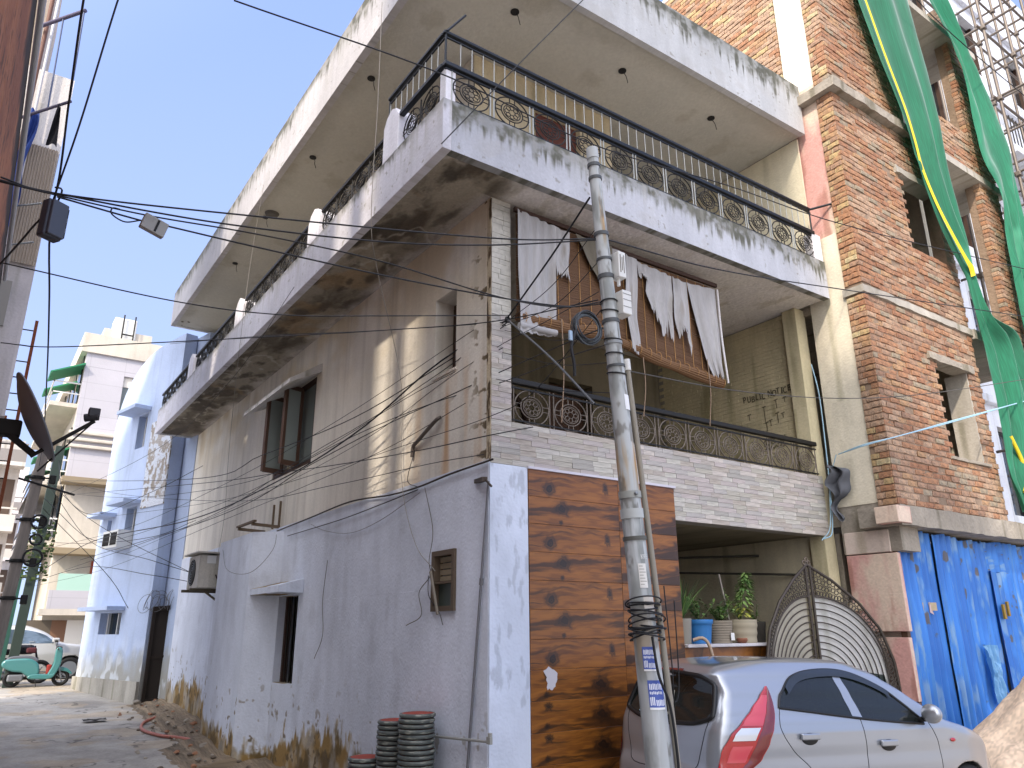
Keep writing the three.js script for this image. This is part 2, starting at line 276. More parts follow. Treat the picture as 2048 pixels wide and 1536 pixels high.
  for (const [z, w, t] of [[-6.62, 0.36, 0.62], [-9.0, 0.38, 0.50], [-12.55, 0.38, 0.48], [-16.0, 0.4, 0.50]]) part(house, 'parapet_post', postShape(z, w, t), white);
  part(house, 'corner_post', rbx(3.13, 3.25, 7.09, 7.5, -5.74, -5.62, 0.01), white);
  part(house, 'end_post', rbx(9.3, 9.5, 7.09, 7.52, -5.75, -5.6, 0.01), white);
  // railings
  const medal = (R) => { const l = [], T = (r, t, n, x = 0, y = 0) => { const g = new THREE.TorusGeometry(r, t, 5, n); g.translate(x, y, 0); l.push(g); }; T(R, 0.008, 32); T(R * 0.64, 0.007, 26); T(R * 0.5, 0.006, 22); for (let k = 0; k < 8; k++) { const a = k * Math.PI / 4; T(R * 0.13, 0.005, 10, Math.cos(a) * R * 0.3, Math.sin(a) * R * 0.3); } for (const s of [-1, 1]) { l.push(bar([s * R * 0.15, R * 0.6, 0], [s * R * 0.15, R * 1.1, 0], 0.006, 5), bar([s * R * 0.15, -R * 0.6, 0], [s * R * 0.15, -R * 1.1, 0], 0.006, 5)); for (const t of [-1, 1]) l.push(bar([s * R * 0.62, t * R * 0.14, 0], [s * R * 1.1, t * R * 0.14, 0], 0.006, 5)); } return merge(l); };
  const mg1 = medal(0.2), mg2 = medal(0.2);
  const rail1 = part(house, 'balcony_railing', [rbx(3.82 + 0.42, 9.44, 4.415, 4.475, -6.13, -6.06, 0.012), bx(4.25, 9.44, 4.365, 4.385, -6.105, -6.085), bx(4.25, 9.44, 4.02, 4.035, -6.105, -6.085)], iron);
  for (let k = 0; k < 10; k++) { const x = 4.25 + 0.519 * (k + 0.5); piece(rail1, 'medallion', mg1, ironBrown, [x, 4.19, -6.095], null, [1.1, 0.92, 1]); for (const s of [-1, 1]) piece(rail1, 'baluster', k + s === -1 ? mg2.barG ??= bar([0, 4.0, -6.095], [0, 4.4, -6.095], 0.009, 6).translate(0, -4.2, 6.095) : mg2.barG ??= bar([0, 4.0, -6.095], [0, 4.4, -6.095], 0.009, 6).translate(0, -4.2, 6.095), ironBrown, [x + s * 0.232, 4.2, -6.095]); }
  const vb = bar([0, -0.17, 0], [0, 0.17, 0], 0.006, 5), bal = bar([0, -0.22, 0], [0, 0.22, 0], 0.009, 6);
  const rail2 = part(house, 'upper_railing', [rbx(3.10, 9.36, 7.50, 7.555, -5.655, -5.585, 0.012), bx(3.12, 9.36, 7.47, 7.485, -5.63, -5.61), bx(3.12, 9.36, 7.86, 7.872, -5.63, -5.61), rbx(3.09, 9.36, 7.905, 7.945, -5.65, -5.6, 0.01), bx(3.25, 9.3, 7.11, 7.122, -5.63, -5.61),
    rbx(3.09, 3.155, 7.502, 7.557, -6.60, -5.66, 0.012), rbx(3.09, 3.14, 7.907, 7.947, -6.92, -5.66, 0.01), bx(3.11, 3.13, 7.862, 7.874, -6.92, -5.63), bar([3.12, 7.5, -5.62], [3.12, 7.95, -5.62], 0.012, 8), bar([9.34, 7.5, -5.62], [9.34, 7.93, -5.62], 0.012, 8), bar([3.12, 7.93, -5.6], [3.34, 8.25, -5.6], 0.013, 8), bar([9.34, 7.92, -5.62], [9.6, 7.98, -5.3], 0.018, 8), bar([3.12, 7.5, -6.92], [3.12, 7.95, -6.92], 0.01, 6)], M(0x24282d, 0.45, { metalness: 0.5 }));
  const thin = M(0xa8aaa6, 0.5, { metalness: 0.4 });
  for (let x = 3.3; x < 9.3; x += 0.14) piece(rail2, 'baluster', vb, thin, [x, 7.70, -5.62]);
  for (let z = -5.78; z > -6.9; z -= 0.14) piece(rail2, 'baluster', vb, thin, [3.12, 7.70, z]);
  for (let k = 0; k < 12; k++) { const x = 3.18 + 0.515 * (k + 0.5); piece(rail2, 'medallion', mg1, iron, [x, 7.29, -5.62], null, [1.1, 0.9, 1]); for (const s of [-1, 1]) piece(rail2, 'baluster', bal, thin, [x + s * 0.235, 7.29, -5.62], null, [1, 0.9, 1]); }
  const rail3 = part(house, 'side_railing', [[-6.98, -9.0], [-9.4, -12.54], [-12.94, -15.99], [-16.4, -19.3]].map(([a, b]) => rbx(3.12, 3.18, 7.45, 7.50, b, a, 0.01)), iron);
  for (const [a, b] of [[-5.75, -6.6], [-6.98, -9.0], [-9.4, -12.54], [-12.94, -15.99], [-16.4, -19.3]]) { const n = Math.max(2, Math.round((a - b) / 0.46)), w = (a - b) / n; for (let k = 0; k < n; k++) { piece(rail3, 'medallion', mg1, iron, [3.15, 7.28, a - w * (k + 0.5)], [0, Math.PI / 2, 0], [w / 0.46 * 1.05, 0.88, 1]); piece(rail3, 'baluster', bal, iron, [3.15, 7.28, a - w * k - 0.01], null, [1, 0.85, 1]); } }
  // first floor front: backing walls behind the stone tiles
  const mortar = TM(plaster([150, 146, 138], 3, 1, 1, 50, 9), 0.95);
  part(house, 'parapet_wall', [bx(4.01, 9.5, 3.558, 3.99, -6.30, -6.118), bx(6.52, 9.5, 3.18, 3.555, -6.30, -6.118)], mortar);
  part(house, 'corner_pilaster', bx(4.003, 4.24, 3.99, 6.52, -6.30, -6.112), mortar);
  part(house, 'right_pilaster', bx(9.38, 9.62, 0.2, 6.52, -6.32, -6.1), TM(plaster([205, 194, 160], 3, 1, 1, 60, 21), 0.95));
  part(house, 'trim_strip', bx(4.43, 6.53, 3.54, 3.565, -6.10, -6.055), M(0xc9c6cf, 0.6));
  const tileTex = [0, 1, 2, 3].map(s => surfTex(0, 0, 1, 1, 64, (x, y) => { const a = fbm(x * 2.2 + s * 9, y * 7, 4), g = vn(x * 40, y * 40 + s); const k = 0.92 + 0.28 * (a - 0.5) + 0.1 * (g - 0.5); return [200 * k, 195 * k, 190 * k]; }));
  const tileMats = []; for (let k = 0; k < 10; k++) { const w = rr(0.80, 1.04), m = new THREE.MeshStandardMaterial({ map: tileTex[k % 4], roughness: 0.85 }); m.color.setRGB(w * rr(0.96, 1.02), w * rr(0.94, 1.0), w * rr(0.88, 0.98)); tileMats.push(m); }
  const unit = new THREE.BoxGeometry(1, 1, 1); let nTile = 0;
  const extra = [];
  const putTile = (x0, x1, y0, y1, z) => { const g = 0.0022, pr = rr(0.0, 0.007), d = 0.03, args = [(x0 + x1) / 2, (y0 + y1) / 2, z + pr - d / 2], s = [x1 - x0 - g, y1 - y0 - g * 1.3, d]; nTile++; if (nTile > 298) extra.push(boxUV(new THREE.BoxGeometry(...s).translate(...args))); else piece(house, 'stone_tile', unit, tileMats[Math.floor(rnd() * 10)], args, null, s); };
  const rows = (x0, x1, y0, y1, z, h = 0.0557, L = 0.26) => { const n = Math.round((y1 - y0) / h), hh = (y1 - y0) / n; for (let j = 0; j < n; j++) { let x = x0; let first = true; while (x < x1 - 1e-3) { let l = first ? rr(0.08, L) : rr(0.17, 0.33); first = false; if (x1 - x - l < 0.07) l = x1 - x; putTile(x, x + l, y0 + j * hh, y0 + (j + 1) * hh, z); x += l; } } };
  rows(4.0, 9.5, 3.555, 4.0, -6.088); rows(6.52, 9.5, 3.18, 3.555, -6.088); rows(4.0, 4.245, 4.0, 6.505, -6.085, 0.06, 0.22);
  if (extra.length) { const m = part(house, 'stone_tiles', extra, tileMats[3]); m.userData.kind = 'stuff'; }
  part(house, 'corner_stain_strip', bx(3.992, 4.004, 3.6, 6.5, -6.16, -6.087), TM(surfTex(-6.2, 3.5, 0.2, 3.2, 120, (z, y) => { const a = fbm(z * 20, y * 6, 4); return mix3([186, 172, 146], [78, 62, 42], st(0.45, 0.62, a)); }), 0.95, { bumpScale: 0.02 }));
  // balcony interior
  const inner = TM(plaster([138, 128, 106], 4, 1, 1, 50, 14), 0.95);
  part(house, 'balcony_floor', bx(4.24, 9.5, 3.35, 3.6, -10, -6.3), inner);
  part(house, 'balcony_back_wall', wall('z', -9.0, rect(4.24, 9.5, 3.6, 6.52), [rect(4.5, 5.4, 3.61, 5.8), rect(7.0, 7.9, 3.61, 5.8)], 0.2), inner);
  for (const x of [4.5, 7.0]) part(house, 'door', bx(x, x + 0.9, 3.61, 5.8, -9.3, -9.25), M(0x5a3e2c, 0.6));
  part(house, 'door_arch', [new THREE.TorusGeometry(0.42, 0.05, 6, 24, Math.PI).translate(6.1, 5.0, -8.98), bx(5.63, 5.73, 3.6, 5.0, -9.0, -8.94), bx(6.47, 6.57, 3.6, 5.0, -9.0, -8.94)], darkWood);
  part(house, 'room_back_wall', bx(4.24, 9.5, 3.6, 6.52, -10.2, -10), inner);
  const rw = part(house, 'balcony_side_wall', bx(9.46, 9.5, 3.6, 6.52, -9.0, -6.32), mortar);
  { const l = []; for (let j = 0; j < 48; j++) { let z = -8.98 + (j % 2) * 0.1; while (z < -6.34) { const e = Math.min(-6.33, z + rr(0.2, 0.34)), p = rr(0.004, 0.010); l.push(bx(9.448 + (0.01 - p), 9.462, 3.605 + j * 0.0605, 3.662 + j * 0.0605, z, e - 0.004)); z = e; } } const m = part(rw, 'side_tiles', l, TM(plaster([196, 184, 150], 3, 1.4, 1, 60, 33), 0.9)); m.userData.kind = 'stuff'; }
  { // hand painted notice on the side wall
    const c = document.createElement('canvas'); c.width = 512; c.height = 512; const x = c.getContext('2d'); x.fillStyle = '#000'; x.fillRect(0, 0, 512, 512); x.fillStyle = '#b4b4b4'; x.strokeStyle = '#9a9a9a'; x.lineCap = 'round';
    x.font = 'bold 66px sans-serif'; let px = 12; for (const [i, ch] of [...'PUBLIC NOTICE'].entries()) { x.save(); x.translate(px, 90 + (i % 3) * 5); x.rotate(((i * 37) % 7 - 3) * 0.03); x.fillText(ch, 0, 0); x.restore(); px += ch === ' ' ? 20 : ch === 'I' ? 22 : 41; }
    x.lineWidth = 9; for (const [a, b, L] of [[60, 190, 40], [210, 160, 110], [330, 130, 60], [410, 130, 30], [220, 280, 60], [260, 270, 40], [330, 230, 70], [380, 240, 30]]) { x.beginPath(); x.moveTo(a - 14, b); x.lineTo(a + 16, b - 4); x.stroke(); x.beginPath(); x.moveTo(a, b); x.lineTo(a + 2, b + L); x.stroke(); }
    x.lineWidth = 12; for (const y of [410, 440, 470]) { x.beginPath(); x.moveTo(180, y + 10); for (let k = 0; k < 9; k++) x.lineTo(200 + k * 22, y + (k % 2 ? 8 : -8)); x.stroke(); }
    const t = new THREE.CanvasTexture(c); t.wrapS = THREE.RepeatWrapping;
    const g = new THREE.PlaneGeometry(0.95, 1.05); g.rotateY(-Math.PI / 2); g.translate(9.4425, 4.98, -6.78);
    part(rw, 'painted_notice', g, new THREE.MeshStandardMaterial({ color: 0x14100c, roughness: 0.9, alphaMap: t, transparent: true }));
  }
  // windows in the side wall
  const niche = part(house, 'niche_window', bx(4.25, 4.27, 4.74, 5.71, -7.28, -6.8), darkWood); part(niche, 'sill', bx(3.985, 4.25, 4.72, 4.745, -7.30, -6.78), upMat);
  const w1 = part(house, 'casement_window', [bx(4.02, 4.10, 4.45, 5.85, -12.93, -12.85), bx(4.02, 4.10, 4.45, 5.85, -11.18, -11.1), bx(4.02, 4.10, 5.77, 5.85, -12.85, -11.18), bx(4.02, 4.10, 4.45, 4.53, -12.85, -11.18), bx(4.02, 4.10, 4.53, 5.77, -12.05, -11.97)], darkWood);
  part(w1, 'pane', bx(4.055, 4.065, 4.53, 5.77, -11.97, -11.18), paneGrey);
  const leaf = (hz, ang, len) => { const dx = -Math.sin(ang), dz = Math.cos(ang); const P = (s, y) => [4.0 + dx * s * len, y, hz + dz * s * len]; const fr = [beam(P(0, 4.5), P(0, 5.8), 0.06, 0.05, V(dx, 0, dz)), beam(P(1, 4.5), P(1, 5.8), 0.06, 0.05, V(dx, 0, dz)), beam(P(0, 5.77), P(1, 5.77), 0.04, 0.07), beam(P(0, 4.53), P(1, 4.53), 0.04, 0.08)]; const l = part(w1, 'shutter', fr, M(0x5b4335, 0.6)); part(l, 'pane', beam(P(0.03, 5.15), P(0.97, 5.15), 0.008, 1.18), new THREE.MeshPhysicalMaterial({ color: 0x98a19c, roughness: 0.18 })); };
  leaf(-12.5, 1.30, 0.34); leaf(-11.75, 1.25, 0.30);
  part(house, 'window_canopy', (() => { const s = new THREE.Shape([[0, 5.86], [0, 6.0], [-0.5, 5.66], [-0.5, 5.6]].map(p => new THREE.Vector2(...p))); const g = new THREE.ExtrudeGeometry(s, { depth: 2.35, bevelEnabled: false }); g.translate(4.0, 0, -13.25); return boxUV(strip(g)); })(), TM(plaster([214, 210, 206], 3, 1.2, 1, 60, 41), 0.95));
  const w2 = part(house, 'barred_window', bx(4.10, 4.18, 1.28, 2.5, -11.99, -11.93), darkWood); part(w2, 'jamb', bx(4.10, 4.18, 1.28, 2.5, -11.18, -11.12), darkWood);
  for (let k = 0; k < 7; k++) part(w2, 'bar', bar([4.12, 1.28, -11.88 + k * 0.11], [4.12, 2.5, -11.88 + k * 0.11], 0.008, 6), iron);
  part(house, 'window_canopy', (() => { const s = new THREE.Shape([[0, 2.52], [0, 2.72], [-0.36, 2.62], [-0.36, 2.53]].map(p => new THREE.Vector2(...p))); const g = new THREE.ExtrudeGeometry(s, { depth: 1.35, bevelEnabled: false }); g.translate(3.985, 0, -12.3); return boxUV(strip(g)); })(), lowMat);
  const w3 = part(house, 'vent_window', [bx(3.95, 4.06, 2.18, 2.78, -7.14, -7.09), bx(3.95, 4.06, 2.18, 2.78, -6.73, -6.68), bx(3.95, 4.06, 2.73, 2.78, -7.09, -6.73), bx(3.95, 4.06, 2.18, 2.23, -7.09, -6.73), bx(3.96, 4.05, 2.45, 2.475, -7.09, -6.73)], M(0x5d4f40, 0.8));
  for (let k = 0; k < 4; k++) part(w3, 'louvre', bx(4.03, 4.04, 2.475 + k * 0.064, 2.53 + k * 0.064, -7.09, -6.73).rotateX(0), M(0x9a8f78, 0.7));
  part(w3, 'pane', bx(4.02, 4.03, 2.23, 2.45, -7.09, -6.73), M(0x4b5650, 0.4));
  part(w3, 'loose_batten', beam([3.93, 2.58, -7.12], [3.92, 2.15, -6.93], 0.02, 0.025), M(0x8a8276, 0.8));
  // brown marble-print tiles on the ground floor front
  const woodTex = [0, 1, 2, 3].map(s => surfTex(0, 0, 1, 1, 320, (x, y) => {
    const X = x * 1.2, Y = y * 0.27, wp = fbm(X * 2.6 + s * 13, Y * 5 + s * 5, 4), q = Y * (s === 3 ? 9 : 15) - X * (s === 3 ? 1.6 : 0.7) + (s === 3 ? 3.2 : 2.2) * wp, r = fbm(X * 1.5 + s * 9, q, 4), f = fbm(X * 6 + s, Y * 60 + 3 * wp, 3);
    let c = mix3([138, 85, 29], [118, 70, 23], st(0.35, 0.65, f)); c = mix3(c, [56, 33, 12], st(0.50, 0.70, r) * (s === 3 ? 0.95 : 0.8)); c = mix3(c, [158, 101, 38], st(0.40, 0.24, r) * 0.5);
    for (const [kx, ky, rx, ry] of [[[0.26, 0.09, 0.10, 0.075], [1.02, 0.16, 0.045, 0.07]], [[0.42, 0.17, 0.12, 0.08], [0.40, 0.03, 0.03, 0.03]], [[0.85, 0.12, 0.15, 0.09], [0.2, 0.22, 0.05, 0.04], [0.18, 0.05, 0.04, 0.03]], []][s]) { const dx = (X - kx) / rx, dy = (Y - ky) / ry, ang = Math.atan2(dy, dx), d = Math.sqrt(dx * dx + dy * dy) * (1 + 0.5 * (vn(ang * 3 + 9, kx * 40) - 0.5)) + 0.4 * (fbm(X * 30, Y * 30, 3) - 0.5); if (d < 1.1) { const ringv = 0.5 + 0.5 * Math.sin(d * 16 + 5 * wp); c = mix3(c, [38, 23, 10], cl((1.15 - d) * (0.75 + 0.7 * ringv))); } }
    return c;
  }));
  const woodMat = woodTex.map(t => new THREE.MeshPhysicalMaterial({ map: t, roughness: 0.38, clearcoat: 0.2, clearcoatRoughness: 0.3 }));
  part(house, 'tile_backing', bx(4.437, 6.5, -0.2, 3.545, -6.4, -6.106), M(0x6a4520, 0.9));
  const uvFix = g => { const p = g.attributes.position, u = g.attributes.uv; g.computeBoundingBox(); const b = g.boundingBox; for (let i = 0; i < p.count; i++) u.setXY(i, (p.getX(i) - b.min.x) / 1.2, (p.getY(i) - b.min.y) / (b.max.y - b.min.y)); return g; };
  const tg = [1.2, 0.872].map(w => uvFix(strip(new RoundedBoxGeometry(w - 0.002, 0.2695, 0.03, 1, 0.003))));
  const rowKind = [0, 1, 0, 1, 0, 1, 0, 2, 2, 2, 3, 2, 3, 2];
  for (let j = 0; j < 14; j++) { let x = 4.44; for (let i = 0; i < 2; i++) { const w = [1.2, 0.872][i]; piece(house, 'wood_print_tile', tg[i], woodMat[i ? (j % 5 === 0 ? 0 : 3) : rowKind[j]], [x + w / 2, 3.405 - 0.2715 * j, -6.09 + rr(-0.0012, 0.0012)]); x += w + 0.0015; } }
  part(house, 'bare_patch', (() => { const s = new THREE.Shape(); const n = 26; for (let k = 0; k < n; k++) { const a = k / n * 6.283, r = 0.085 * (0.75 + 0.5 * vn(k * 0.9, 3)) * (a > 2.6 && a < 3.9 ? 0.45 : 1); s[k ? 'lineTo' : 'moveTo'](4.66 + Math.cos(a) * r, 1.55 + Math.sin(a) * r * 1.15); } const g = new THREE.ExtrudeGeometry(s, { depth: 0.003, bevelEnabled: false }); g.translate(0, 0, -6.0745); return boxUV(strip(g)); })(), M(0xc2bfc4, 0.9));
  part(house, 'pillar_return', bx(6.47, 6.535, -0.2, 3.18, -10, -6.1), woodMat[3]);
  // porch
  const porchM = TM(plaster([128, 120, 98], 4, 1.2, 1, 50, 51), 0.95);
  part(house, 'porch_back_wall', bx(6.53, 9.5, 0, 3.35, -10.2, -10), porchM); part(house, 'porch_ceiling', bx(6.53, 9.5, 3.19, 3.34, -10, -6.3), porchM);
  part(house, 'porch_floor', bx(6.53, 9.5, 0.2, 0.36, -10, -6.05), porchM);
  part(house, 'porch_side_wall', bx(9.44, 9.5, 0.3, 3.19, -10, -6.33), TM(plaster([214, 204, 176], 3, 1, 1, 60, 61), 0.95));
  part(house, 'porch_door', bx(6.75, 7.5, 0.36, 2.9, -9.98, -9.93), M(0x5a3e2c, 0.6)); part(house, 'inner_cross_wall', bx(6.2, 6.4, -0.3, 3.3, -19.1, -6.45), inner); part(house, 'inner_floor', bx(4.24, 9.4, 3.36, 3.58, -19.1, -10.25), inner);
  for (const [a, b] of [[[7.0, 3.0, -9.9], [9.4, 3.0, -7.2]], [[7.9, 2.2, -9.9], [7.9, 2.9, -9.9]], [[7.9, 2.9, -9.9], [9.43, 2.7, -6.6]]]) part(house, 'conduit', bar(a, b, 0.018, 6), M(0x3c382f, 0.7));
  const ledge = part(house, 'planter_ledge', bx(6.535, 8.12, 0.2, 1.80, -6.42, -6.10), woodMat[3]);
  part(ledge, 'ledge_top', rbx(6.535, 8.14, 1.80, 1.835, -6.46, -6.04, 0.008), TM(plaster([206, 202, 204], 2, 0.8, 0, 60, 71), 0.6));
}
// ---------- unfinished brick building ----------
const brickB = thing('brick_building', 'unfinished red brick building with concrete bands and an empty window opening', 'building', [9.53, 0, -5.1]);
{
  const conc = TM(plaster([150, 142, 130], 3, 1.5, 1, 70, 81), 0.95, { bumpMap: roughBump, bumpScale: 0.02 }), concLight = TM(plaster([168, 162, 152], 3, 1.4, 1, 70, 83), 0.95), cream = TM(plaster([216, 208, 188], 3, 0.9, 1, 70, 85), 0.95);
  const pink = TM(surfTex(-6, 0, 1.2, 10.5, 70, (z, y) => { const a = fbm(z * 3, y * 1.2, 4), b = fbm(z * 8, y * 1.5, 4); let c = mix3([196, 150, 142], [206, 186, 168], st(0.42, 0.66, a)); c = mix3(c, [150, 104, 92], st(0.55, 0.75, b) * 0.6); const k = 0.95 + 0.1 * vn(z * 60, y * 60); return [c[0] * k, c[1] * k, c[2] * k]; }), 0.95);
  const mortarM = TM(plaster([138, 118, 100], 3, 1.4, 0, 60, 87), 1, { bumpMap: roughBump, bumpScale: 0.02 });
  // column at the party line, seen on its left face
  part(brickB, 'column', bx(9.56, 9.95, 3.55, 7.5, -5.95, -5.365), cream); part(brickB, 'column', bx(9.56, 9.95, 7.5, 10.12, -5.93, -5.365), pink); part(brickB, 'column', bx(9.56, 9.95, 10.12, 14, -5.86, -5.365), TM(plaster([224, 218, 202], 3, 0.6, 0.7, 70, 89), 0.95));
  part(brickB, 'column', bx(9.57, 10.0, 2.92, 3.55, -5.95, -5.15), conc);
  part(brickB, 'stone_slab', rbx(9.545, 9.62, 1.95, 2.9, -5.92, -5.22, 0.01), pink); part(brickB, 'stone_slab', rbx(9.54, 9.62, 1.15, 1.88, -5.92, -5.24, 0.01), pink); part(brickB, 'stone_slab', rbx(9.55, 9.62, 2.915, 3.2, -5.92, -5.3, 0.01), TM(plaster([212, 196, 184], 2, 1, 1, 70, 91), 0.95));
  part(brickB, 'column', bx(9.62, 10, 0.2, 2.92, -5.95, -5.36), conc); part(brickB, 'skirting_slab', bx(9.55, 9.62, 0.3, 1.14, -5.92, -5.26), M(0x7a4c28, 0.5));
  part(brickB, 'switch_box', rbx(9.50, 9.545, 0.95, 1.15, -5.42, -5.32, 0.01), M(0xb9b9b4, 0.6));
  // beams, bands, slabs
  const rough = (x0, x1, y0, y1, z0, z1) => { const g = new THREE.BoxGeometry(x1 - x0, y1 - y0, z1 - z0, Math.max(1, Math.round((x1 - x0) * 12)), 2, 2); g.translate((x0 + x1) / 2, (y0 + y1) / 2, (z0 + z1) / 2); const p = g.attributes.position; for (let i = 0; i < p.count; i++) { const n = fbm(p.getX(i) * 7, p.getZ(i) * 7 + p.getY(i) * 5, 3) - 0.5; p.setY(i, p.getY(i) + n * 0.022); p.setZ(i, p.getZ(i) + n * 0.03); } g.computeVertexNormals(); return boxUV(g); };
  part(brickB, 'lintel_beam', rough(9.42, 15, 3.22, 3.47, -5.6, -5.02), conc); part(brickB, 'beam_end_block', rbx(9.30, 9.62, 3.24, 3.45, -5.30, -5.0, 0.01), pink);
  part(brickB, 'concrete_band', rough(9.51, 12.66, 6.445, 6.555, -5.4, -5.075), concLight);
  part(brickB, 'concrete_band', rough(9.42, 11.62, 9.79, 9.95, -5.6, -4.98), conc); part(brickB, 'concrete_band', bx(9.44, 9.56, 9.80, 9.93, -5.6, -4.99), pink);
  part(brickB, 'floor_slab', bx(12.6, 15.2, 6.40, 6.56, -9, -5.05), concLight); part(brickB, 'floor_slab', bx(11.6, 15.2, 9.86, 10.0, -9, -5.05), concLight); part(brickB, 'floor_slab', bx(9.6, 15.2, 13.1, 13.25, -9, -5.02), concLight);
  part(brickB, 'floor_slab', bx(9.6, 12.6, 3.3, 3.46, -9, -5.6), conc); part(brickB, 'floor_slab', bx(9.6, 12.6, 6.42, 6.55, -9, -5.4), conc); part(brickB, 'floor_slab', bx(9.6, 11.6, 9.8, 9.94, -9, -5.6), conc);
  part(brickB, 'window_lintel', rough(11.0, 12.35, 5.75, 5.86, -5.3, -5.06), conc); part(brickB, 'window_lintel', rough(11.05, 12.6, 8.92, 9.05, -5.3, -5.06), concLight);
  part(brickB, 'window_reveal', bx(12.18, 12.26, 4.31, 5.75, -5.45, -5.12), concLight); part(brickB, 'window_sill', rough(11.15, 12.3, 4.27, 4.31, -5.35, -5.07), conc);
  part(brickB, 'rear_wall', bx(9.6, 15.2, 3.4, 14, -9.2, -9), TM(plaster([186, 168, 138], 3, 1, 1, 50, 93), 0.95));
  part(brickB, 'inner_wall', bx(12.62, 12.74, 3.46, 13.1, -9, -5.5), cream); part(brickB, 'inner_wall', bx(12.75, 14.6, 6.56, 8.3, -7.0, -6.85), TM(plaster([218, 206, 178], 3, 0.8, 1, 60, 95), 0.95)); part(brickB, 'inner_column', bx(13.75, 14.15, 10, 13.1, -6.0, -5.7), cream);
  part(brickB, 'shutter_wall', bx(9.66, 15.2, 0, 3.22, -6.2, -6.05), conc);
  // bricks
  const FZ = -5.1, FX = 9.53, L = 0.232, Hc = 0.0862, all = [];
  const skipZ = (x, y) => (x > 11.17 && x < 12.24 && y > 4.3 && y < 5.84) || (x > 11.17 && x < 12.32 && y > 7.62 && y < 9.03) || (y > 6.42 && y < 6.58) || (y > 9.78 && y < 9.96 && x < 11.62);
  for (let j = 0; ; j++) { const y = 3.50 + j * Hc; if (y > 13.9) break; const right = y < 9.96 ? 12.58 : 11.6; for (let x = FX + 0.005 - (j % 2) * 0.118; x < right; x += L) { const x0 = Math.max(FX + 0.005, x), x1 = Math.min(right, x + L - 0.011); if (x1 - x0 < 0.05 || skipZ((x0 + x1) / 2, y + 0.037)) continue; all.push([(x0 + x1) / 2, y + 0.037, FZ - 0.055, x1 - x0, 0]); }
    for (let x = 14.2 - (j % 2) * 0.118; x < 14.98; x += L) { const x0 = Math.max(14.2, x), x1 = Math.min(14.98, x + L - 0.011); if (x1 - x0 > 0.05 && y > 3.5) all.push([(x0 + x1) / 2, y + 0.037, FZ - 0.055, x1 - x0, 0]); }
    if (y > 10.02 && y < 10.85) for (let x = 12.6 - (j % 2) * 0.118; x < 14.2; x += L) { const x0 = Math.max(12.6, x), x1 = Math.min(14.2, x + L - 0.011); if (x1 - x0 > 0.05) all.push([(x0 + x1) / 2, y + 0.037, FZ - 0.055, x1 - x0, 0]); }
    if (!(y > 6.42 && y < 6.58) && !(y > 9.78 && y < 9.96)) for (const [a, b] of j % 2 ? [[-5.36, -5.245], [-5.235, -5.112]] : [[-5.36, -5.30], [-5.29, -5.112]]) all.push([FX + 0.055, y + 0.037, (a + b) / 2, b - a, 1]);
    if (y > 9.6) for (let z = -8.6 - (j % 2) * 0.118; z < -5.88; z += L) { const z1 = Math.min(-5.87, z + L - 0.011); if (z1 - z > 0.05) all.push([FX + 0.055, y + 0.037, (z + z1) / 2, z1 - z, 1]); } }
  part(brickB, 'mortar_wall', [wall('z', FZ - 0.009, [[9.545, 3.46], [12.57, 3.46], [12.57, 9.96], [11.59, 9.96], [11.59, 14], [9.545, 14]], [rect(11.2, 12.22, 4.32, 5.76), rect(11.2, 12.30, 7.63, 8.95)], 0.2), bx(14.21, 14.97, 3.46, 14, -5.35, FZ - 0.009), bx(12.6, 14.2, 10.0, 10.86, -5.3, FZ - 0.009), bx(9.545, 9.74, 9.5, 14, -8.7, -5.88), bx(9.546, 9.7, 3.46, 14, -5.37, FZ - 0.02)], mortarM);
  const cols = [[0.36, 0.17, 0.115], [0.42, 0.21, 0.14], [0.30, 0.13, 0.095], [0.46, 0.27, 0.18], [0.40, 0.24, 0.19], [0.52, 0.36, 0.22], [0.33, 0.19, 0.15], [0.48, 0.31, 0.25], [0.36, 0.28, 0.24], [0.55, 0.43, 0.30]];
  const bt = surfTex(0, 0, 1, 1, 64, (x, y) => { const a = fbm(x * 6, y * 4, 4), d = st(0.58, 0.72, fbm(x * 4 + 9, y * 4, 4)); const k = 200 + 110 * (a - 0.5); return mix3([k, k, k], [226, 214, 200], d * 0.6); });
  const mats = cols.map(c => { const m = new THREE.MeshStandardMaterial({ map: bt, roughness: 0.95, bumpMap: roughBump, bumpScale: 0.01 }); m.color.setRGB(c[0] * 1.42, c[1] * 1.5, c[2] * 1.28); return m; });
  // three rough brick shapes, unit sized
  const shapes = [0, 1, 2, 3].map(s => { const g = new THREE.BoxGeometry(1, 1, 1, 3, 2, 1), p = g.attributes.position; for (let i = 0; i < p.count; i++) { const x = p.getX(i), y = p.getY(i), z = p.getZ(i), k = q => (hash(Math.round(x * 6 + 9 + s * 31), Math.round(y * 4 + 9 + z * 40 + q * 77)) - 0.5); p.setXYZ(i, x + k(1) * 0.035, y + k(2) * 0.14, z + k(3) * 0.06); } g.computeVertexNormals(); return g; });
  all.sort((a, b) => (a[0] ** 2 + (a[1] - 2) ** 2 + a[2] ** 2) - (b[0] ** 2 + (b[1] - 2) ** 2 + b[2] ** 2));
  const rest = mats.map(() => []); let n = 0;
